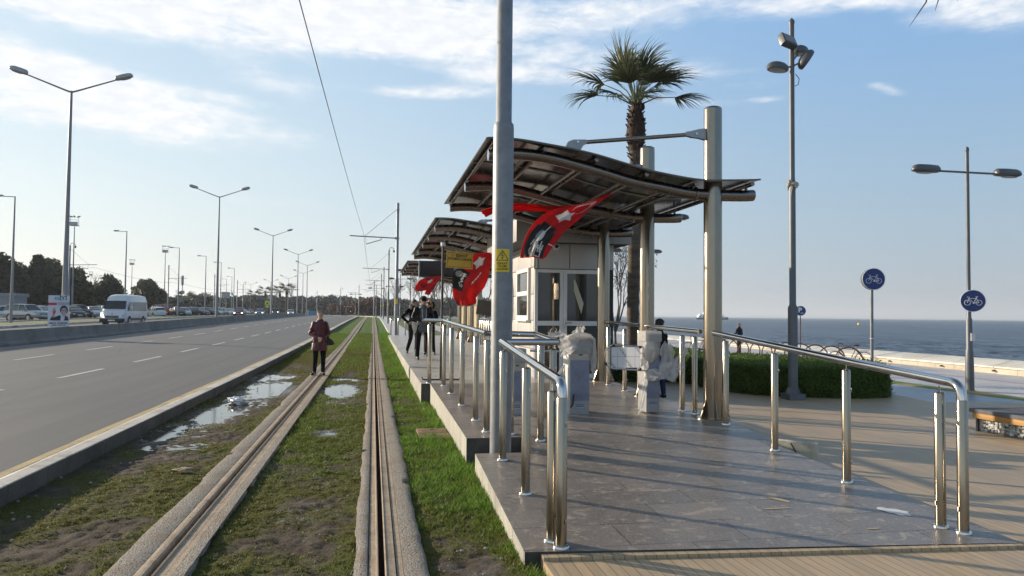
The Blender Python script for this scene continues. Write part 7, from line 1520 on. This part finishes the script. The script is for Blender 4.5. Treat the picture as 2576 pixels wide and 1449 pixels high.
# hedge
def hedge(label, poly, h, n, z0=0):
    t_ = thing('hedge', label, 'hedge', (poly[0][0], poly[0][1], z0)); xs = [p[0] for p in poly]; ys = [p[1] for p in poly]
    def inside(x, y):
        c = np.zeros(len(x), bool); j = len(poly)-1
        for i in range(len(poly)):
            xi, yi = poly[i]; xj, yj = poly[j]; m_ = ((yi > y) != (yj > y)) & (x < (xj-xi)*(y-yi)/(yj-yi+1e-9)+xi); c ^= m_; j = i
        return c
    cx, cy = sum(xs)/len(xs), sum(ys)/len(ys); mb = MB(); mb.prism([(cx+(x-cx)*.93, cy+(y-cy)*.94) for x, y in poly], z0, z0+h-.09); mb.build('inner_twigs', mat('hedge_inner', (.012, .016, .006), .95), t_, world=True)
    # top
    X = RNG.uniform(min(xs), max(xs), n*2); Y = RNG.uniform(min(ys), max(ys), n*2); k = inside(X, Y); X, Y = X[k][:n], Y[k][:n]; Z = z0+h-.05+(fbm(X*2.2, Y*2.2, 3, 15)-.5)*.2+RNG.normal(0, .035, len(X))
    P_ = [np.stack([X, Y, Z], -1)]; T_ = [np.clip(.62+RNG.normal(0, .2, len(X)), 0, 1)]
    for i in range(len(poly)):
        a, b_ = np.array(poly[i]), np.array(poly[(i+1) % len(poly)]); L = np.linalg.norm(b_-a); m_ = int(L*n*.32); u = RNG.random(m_); z = RNG.random(m_)**.9; nn = np.array([(b_-a)[1], -(b_-a)[0]])/L; bul = (fbm(u*L*2.4+i*7, z*3, 3, 17)-.5)*.16+.03*np.sin(z*PI)
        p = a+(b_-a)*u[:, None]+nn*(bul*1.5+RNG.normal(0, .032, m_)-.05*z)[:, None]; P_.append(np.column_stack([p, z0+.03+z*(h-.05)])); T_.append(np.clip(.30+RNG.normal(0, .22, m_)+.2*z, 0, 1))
    P_ = np.concatenate(P_); T_ = np.concatenate(T_)-np.array([0]); o = leaf_mesh('foliage', P_, .018, m_hedge, t_, T_, elong=1.25); me = o.data; co = np.empty(len(me.vertices)*3); me.vertices.foreach_get('co', co); co = co.reshape(-1, 3)-np.array([poly[0][0], poly[0][1], z0]); me.vertices.foreach_set('co', co.ravel()); me.update()
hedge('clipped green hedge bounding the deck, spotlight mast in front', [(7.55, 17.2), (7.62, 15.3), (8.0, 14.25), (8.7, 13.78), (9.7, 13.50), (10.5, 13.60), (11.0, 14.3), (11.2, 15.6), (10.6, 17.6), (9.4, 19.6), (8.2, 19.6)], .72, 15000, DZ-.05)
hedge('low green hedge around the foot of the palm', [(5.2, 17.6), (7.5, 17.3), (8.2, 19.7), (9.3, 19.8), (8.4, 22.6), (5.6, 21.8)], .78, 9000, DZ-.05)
# ------------------------------------------------------------------ palms
m_palmb = mat('palm_trunk_bark', (.115, .085, .06), .95, var=.3, scale=5, bump=1.0, bscale=18, sc3=(1, 1, 5), col2=(.075, .055, .04)); m_boot = mat('palm_leaf_bases', (.045, .024, .017), .9, var=.4, scale=10, bump=1.0, bscale=25)
m_frond = leaf_mat('palm_frond', (.05, .065, .032), (.16, .17, .085), 1.5, .5); translucent(m_frond, .35); m_pet = mat('palm_leaf_stalk', (.16, .17, .07), .6)
def frond_fan(mbv, base, d, size, seed, wind, nb=34, spread=2.3):
    rnd = random.Random(seed); d = d.normalized(); side = d.cross(Vector((0, 0, 1))).normalized(); up_ = side.cross(d)
    for i in range(nb):
        t_ = (i/(nb-1)-.5)*spread; dirn = (d*math.cos(t_)+side*math.sin(t_)+up_*rnd.uniform(-.06, .12)).normalized(); L = size*(1-.28*abs(t_)/1.1)*rnd.uniform(.85, 1.1); wd = size*.019
        pts = []; p = base.copy(); dd = dirn.copy()
        for k in range(7):
            pts.append(p.copy()); p = p+dd*L/6; dd = (dd+Vector((0, 0, -1))*(.02+.065*k)+wind*(.02+.035*k)).normalized()
        n_ = side.cross(dirn).normalized(); sv = dirn.cross(up_).normalized()
        for k in range(6):
            w0 = wd*(1.25 if k < 3 else 1.0-(k-3)*.3); w1 = wd*(1.25 if k+1 < 3 else max(.08, 1.0-(k-2)*.3)); j = len(mbv.v)
            mbv.v += [tuple(pts[k]-sv*w0), tuple(pts[k]+up_*w0*.35), tuple(pts[k]+sv*w0), tuple(pts[k+1]-sv*w1), tuple(pts[k+1]+up_*w1*.35), tuple(pts[k+1]+sv*w1)]; mbv.f += [(j, j+1, j+4, j+3), (j+1, j+2, j+5, j+4)]; mbv.mi += [0, 0]
def fan_palm(label, loc, H_, r, crown, fr, wind, group=None, seed=1, skirt=True, trunk_off=None):
    t_ = thing('palm_tree', label, 'palm', loc, 0, group); rnd = random.Random(seed); off = trunk_off or (0, 0)
    mb = MB(); pts = []; rs = []; N = 46
    for i in range(N+1):
        z = H_*i/N; pts.append((off[0]*(i/N), off[1]*(i/N), z)); rs.append(r*(1.25-.25*min(1, i/8) if i < 8 else 1-.12*i/N)*(1+.05*(-1)**i*.6+rnd.uniform(-.02, .02)))
    mb.tube(pts, rs, 16); mb.build('trunk', m_palmb, t_)
    top = Vector((off[0], off[1], H_)); mb = MB(); bz = H_*.16
    mb.tube([top+Vector((0, 0, -bz+bz*1.15*k/8)) for k in range(9)], [r*q for q in (1.0, 1.25, 1.45, 1.5, 1.45, 1.3, 1.0, .7, .4)], 14)
    for k in range(150):
        a = rnd.uniform(0, 2*PI); z = rnd.uniform(-bz*1.25, bz*.1); rr = r*(1.0+.42*math.sin(min(1, (z+bz*1.25)/(bz*1.3))*PI)); p = top+Vector((rr*math.cos(a), rr*math.sin(a), z)); mb.tube([p-Vector((math.cos(a), math.sin(a), 0))*.03, p+Vector((math.cos(a)*.05, math.sin(a)*.05, .07))], [.035*r/.2, .012], 4)
    mb.build('leaf_bases', m_boot, t_)
    mbp = MB(); mbf = MB()
    for i, (dx, dy, dz, pl_, sz) in enumerate(fr):
        d = Vector((dx, dy, dz)).normalized(); b0_ = top+Vector((0, 0, .0)); mid = b0_+d*pl_*crown*.5+Vector((0, 0, .10*crown)); tip = b0_+d*pl_*crown
        mbp.tube([b0_, b0_+(mid-b0_)*.6, mid, tip], [.024*crown, .018*crown, .014*crown, .010*crown], 5); dd = (tip-mid).normalized(); frond_fan(mbf, tip, dd, sz*crown, seed*50+i, wind)
    for k in range(26):   # young spears and loose fibres
        a = rnd.uniform(0, 2*PI); d = Vector((math.cos(a)*.35, math.sin(a)*.35, 1)).normalized(); mbp.tube([top, top+d*crown*rnd.uniform(.5, .95)], [.014*crown, .003], 4)
    mbp.build('leaf_stalks', m_pet, t_)
    o = mbf.build('fronds', m_frond, t_, smooth=0); ta = o.data.attributes.new('tint', 'FLOAT', 'POINT'); ta.data.foreach_set('value', RNG.random(len(o.data.vertices)).astype(np.float32)); return t_
pt = at(1600, 268, 20.0); pb_ = at(1590, 865, 20.0)
R0 = Vector((math.cos(YAW), -math.sin(YAW), 0)); FW = Vector((math.sin(YAW), math.cos(YAW), 0))
def dv(x, y, z): v = R0*x+FW*y; return (v.x, v.y, z)
FR = [(*dv(-.95, -.25, .18), 1.0, 1.0), (*dv(-.85, .2, .66), .95, 1.1), (*dv(-.28, -.1, 1), .85, 1.05), (*dv(-.05, .3, 1), .88, 1.02), (*dv(.25, -.2, 1), .72, .98), (*dv(.55, .1, 1), .7, 1.08), (*dv(.75, -.35, .62), .8, 1.0), (*dv(.95, .2, .28), 1.05, .95), (*dv(.3, -.7, .55), .7, .95), (*dv(-.35, -.6, .8), .6, 1.0), (*dv(-.5, .7, .6), .8, 1.0), (*dv(.4, .7, .6), .8, 1.0), (*dv(.45, .4, 1), .7, 1.05), (*dv(-.6, .5, 1.0), .8, 1.0), (*dv(.1, -.9, .15), .5, .8), (*dv(-.45, -.3, 1.1), .65, 1.0), (*dv(.1, -.35, 1.2), .6, 1.0), (*dv(.8, .1, .9), .7, 1.0), (*dv(.6, -.5, .9), .65, .95)]
fan_palm('tall fan palm rising behind the nearest shelter roof', (pb_.x, pb_.y, QZ), pt.z-QZ, .18, 1.22, FR, Vector((R0.x*.9, R0.y*.9, .05)), seed=3, trunk_off=(pt.x-pb_.x, 0))
FR2 = [(math.cos(a), math.sin(a), e_, .9, 1.1) for a, e_ in [(0, .3), (.8, .6), (1.7, .3), (2.5, .7), (3.3, .2), (4.1, .6), (5.0, .3), (5.7, .8), (1.2, 1.3), (3.9, 1.4)]]
for px, ty, d, lb in [(720, 733, 215, 'tallest of the far palms, right of the yellow sign'), (703, 738, 235, 'far palm hidden behind a lamp pole'), (666.5, 739, 240, 'far palm left of the yellow sign with blown crown'), (640, 748, 245, 'small far palm left of the other blown palms'), (466, 757, 185, 'small fan palm at the back of the car park')]:
    q = place(px, d); H_ = at(px, ty, q.y).z-q.z; fan_palm(lb, q, H_, .26, 2.1, FR2, Vector((-.5, -.1, .0)), 'far palms by the road', seed=int(px))
# frond tips of an unseen palm hanging into the top right corner
t_ = thing('palm_frond', 'dark drooping palm leaf tips hanging in at the top right corner', 'palm frond', tuple(at(2330, -60, 4.0))); mb = MB()
for (a, b_, c_) in [((2350, -90), (2330, 5), (2288, 66)), ((2366, -90), (2364, -10), (2352, 27)), ((2420, -90), (2414, -30), (2408, 3)), ((2400, -90), (2390, -40), (2372, -6))]:
    mb.tube([at(*a, 4.0), at(*b_, 4.0), at(*c_, 4.0)], [.006, .0045, .0012], 5)
mb.tube([at(2310, -100, 4.05), at(2440, -84, 3.95)], .012, 6); mb.build('leaflets', m_barkd, t_, world=True)
# ------------------------------------------------------------------ far buildings, signs
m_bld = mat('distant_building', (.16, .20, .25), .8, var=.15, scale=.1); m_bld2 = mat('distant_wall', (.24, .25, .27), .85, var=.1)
def building(label, px, d, w_, h, dp=12, m=None, rows=0):
    q = at(px, 790, d); t_ = thing('building', label, 'building', (q.x, q.y, .8)); MB().b2(-w_/2, w_/2, 0, dp, 0, h).build('wall', m or m_bld, t_)
    for r in range(rows):
        for c in range(3): MB().b2(-w_/2+w_*(.12+.3*c), -w_/2+w_*(.30+.3*c), -.1, 0, h*(.12+.84*r/rows), h*(.12+.84*(r+.5)/rows)).build('window', m_wing, t_)
    MB().b2(-w_/2-.2, w_/2+.2, -.2, dp+.2, h, h+.5).build('roof', m_bld2, t_); return t_
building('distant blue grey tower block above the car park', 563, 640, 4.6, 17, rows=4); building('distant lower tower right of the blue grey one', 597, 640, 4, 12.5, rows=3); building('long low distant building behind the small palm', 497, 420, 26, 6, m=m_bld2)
building('low grey shed behind the parked cars at the left picture edge', 0, 118, 3.6, 2.8, m=m_bld2, dp=4)
t_ = thing('kiosk_container', 'light blue roadside container beyond the bend', 'container', tuple(at(789, 790, 205).xy)+(.9,)); MB().b2(-1.7, 1.7, 0, 2.4, 0, 1.3).build('wall', mat('light_blue_paint', (.10, .26, .36), .6), t_); MB().b2(-2.0, -1.3, -.2, 0, 0, 1.5).build('door', mat('pale_blue_paint', (.30, .48, .55), .6), t_)
t_ = thing('warning_sign', 'fluorescent yellow pedestrian crossing sign beyond the oncoming cars', 'road sign', tuple(at(672, 790, 175).xy)+(.8,)); MB().cyl((0, 0, 0), (0, 0, 2.6), .05).build('pole', m_galv, t_)
sg = MB().box((0, -.06, 3.0), (.95, .04, .95)).build('plate', mat('fluorescent_yellow', (.5, .72, .04), .5), t_); MB().prism([(-.25, 2.72), (0, 3.3), (.25, 2.72)], -.10, -.085, 'y').build('symbol', m_black, sg); MB().box((0, -.06, 2.2), (.7, .04, .4)).build('lower_plate', MATS['fluorescent_yellow'], t_)
t_ = thing('traffic_light', 'green lit traffic light gantry below the distant towers', 'traffic light', tuple(at(583, 790, 240).xy)+(.8,)); MB().cyl((0, 0, 0), (0, 0, 7.0), .1).tube([(0, 0, 6.6), (-9, 0, 6.7)], .08, 6).build('pole', mat('teal_paint', (.05, .20, .18), .6), t_)
m_grn = mat('green_signal', (.1, .8, .6), .5, emit=((.1, 1, .75), 2.5))
for x in (0, -4.6): o = MB().box((x, -.2, 6.2), (.4, .3, 1.1)).build('signal_head', m_black, t_); MB().cyl((x, -.36, 5.85), (x, -.42, 5.85), .17).build('green_lamp', m_grn, o)
t_ = thing('tram_stop_far', 'small pale far tram stop canopy beyond the rails bend', 'shelter', tuple(at(893, 790, 225).xy)+(.9,)); MB().b2(-3.2, 3.2, -.8, .8, 2.7, 2.85).build('roof', m_sw, t_)
for x in (-2.6, 0, 2.6): MB().cyl((x, 0, 0), (x, 0, 2.7), .09).build('post', m_galv, t_)
t_ = thing('telecom_mast', 'thin telecom mast with antenna rings above the small palm', 'telecom mast', tuple(at(457, 790, 330).xy)+(.8,)); MB().cyl((0, 0, 0), (0, 0, 15.5), .16).build('pole', m_galv, t_); MB().lathe((0, 0, 8.3), [(.9, 0), (.9, 1.3), (.5, 1.4)], 8).lathe((0, 0, 12), [(.5, 0), (.5, 3.9), (.3, 4)], 8).build('antenna', m_bld2, t_)
# white park fence behind the waiting people
t_ = thing('information_board', 'dark tilted information panel on the promenade left of the mast', 'information panel', (5.4, 30.5, QZ)); q = at(1221, 775, 31); MB().box((q.x-5.4, q.y-30.5, q.z-QZ), (.75, .06, .62), R=Euler((0, .12, 0)).to_matrix()).build('panel', mat('brown_panel', (.10, .065, .045), .6), t_); MB().cyl((q.x-5.4, q.y-30.5+.06, 0), (q.x-5.4, q.y-30.5+.06, q.z-QZ-.3), .04).build('post', m_galv, t_)
q = at(1076, 810, 48); t_ = thing('utility_cabinet', 'light grey utility cabinet behind the group of people', 'cabinet', (q.x, q.y, .3)); MB().b2(-.4, .4, 0, .4, 0, 1.25).build('cabinet', m_cab, t_, bevel=.02); MB().b2(-.42, .42, -.02, .42, 1.25, 1.30).build('lid', m_galv, t_)

# ------------------------------------------------------------------ haze over the bay
hz_ = bpy.data.materials.new('haze_air'); hz_.use_nodes = True; nt = hz_.node_tree; nt.nodes.clear()
vo = nt.nodes.new('ShaderNodeVolumePrincipled'); vo.inputs['Color'].default_value = (.86, .92, 1, 1); vo.inputs['Density'].default_value = .00022; vo.inputs['Anisotropy'].default_value = .2
ou = nt.nodes.new('ShaderNodeOutputMaterial'); nt.links.new(vo.outputs[0], ou.inputs['Volume'])
mb = MB(); mb.b2(-1500, 15000, -7000, 15000, -12, 110); o = mb.build('haze', hz_, smooth=0); tag(o, 'pale sea haze lying over the bay and road', 'haze', kind='stuff')
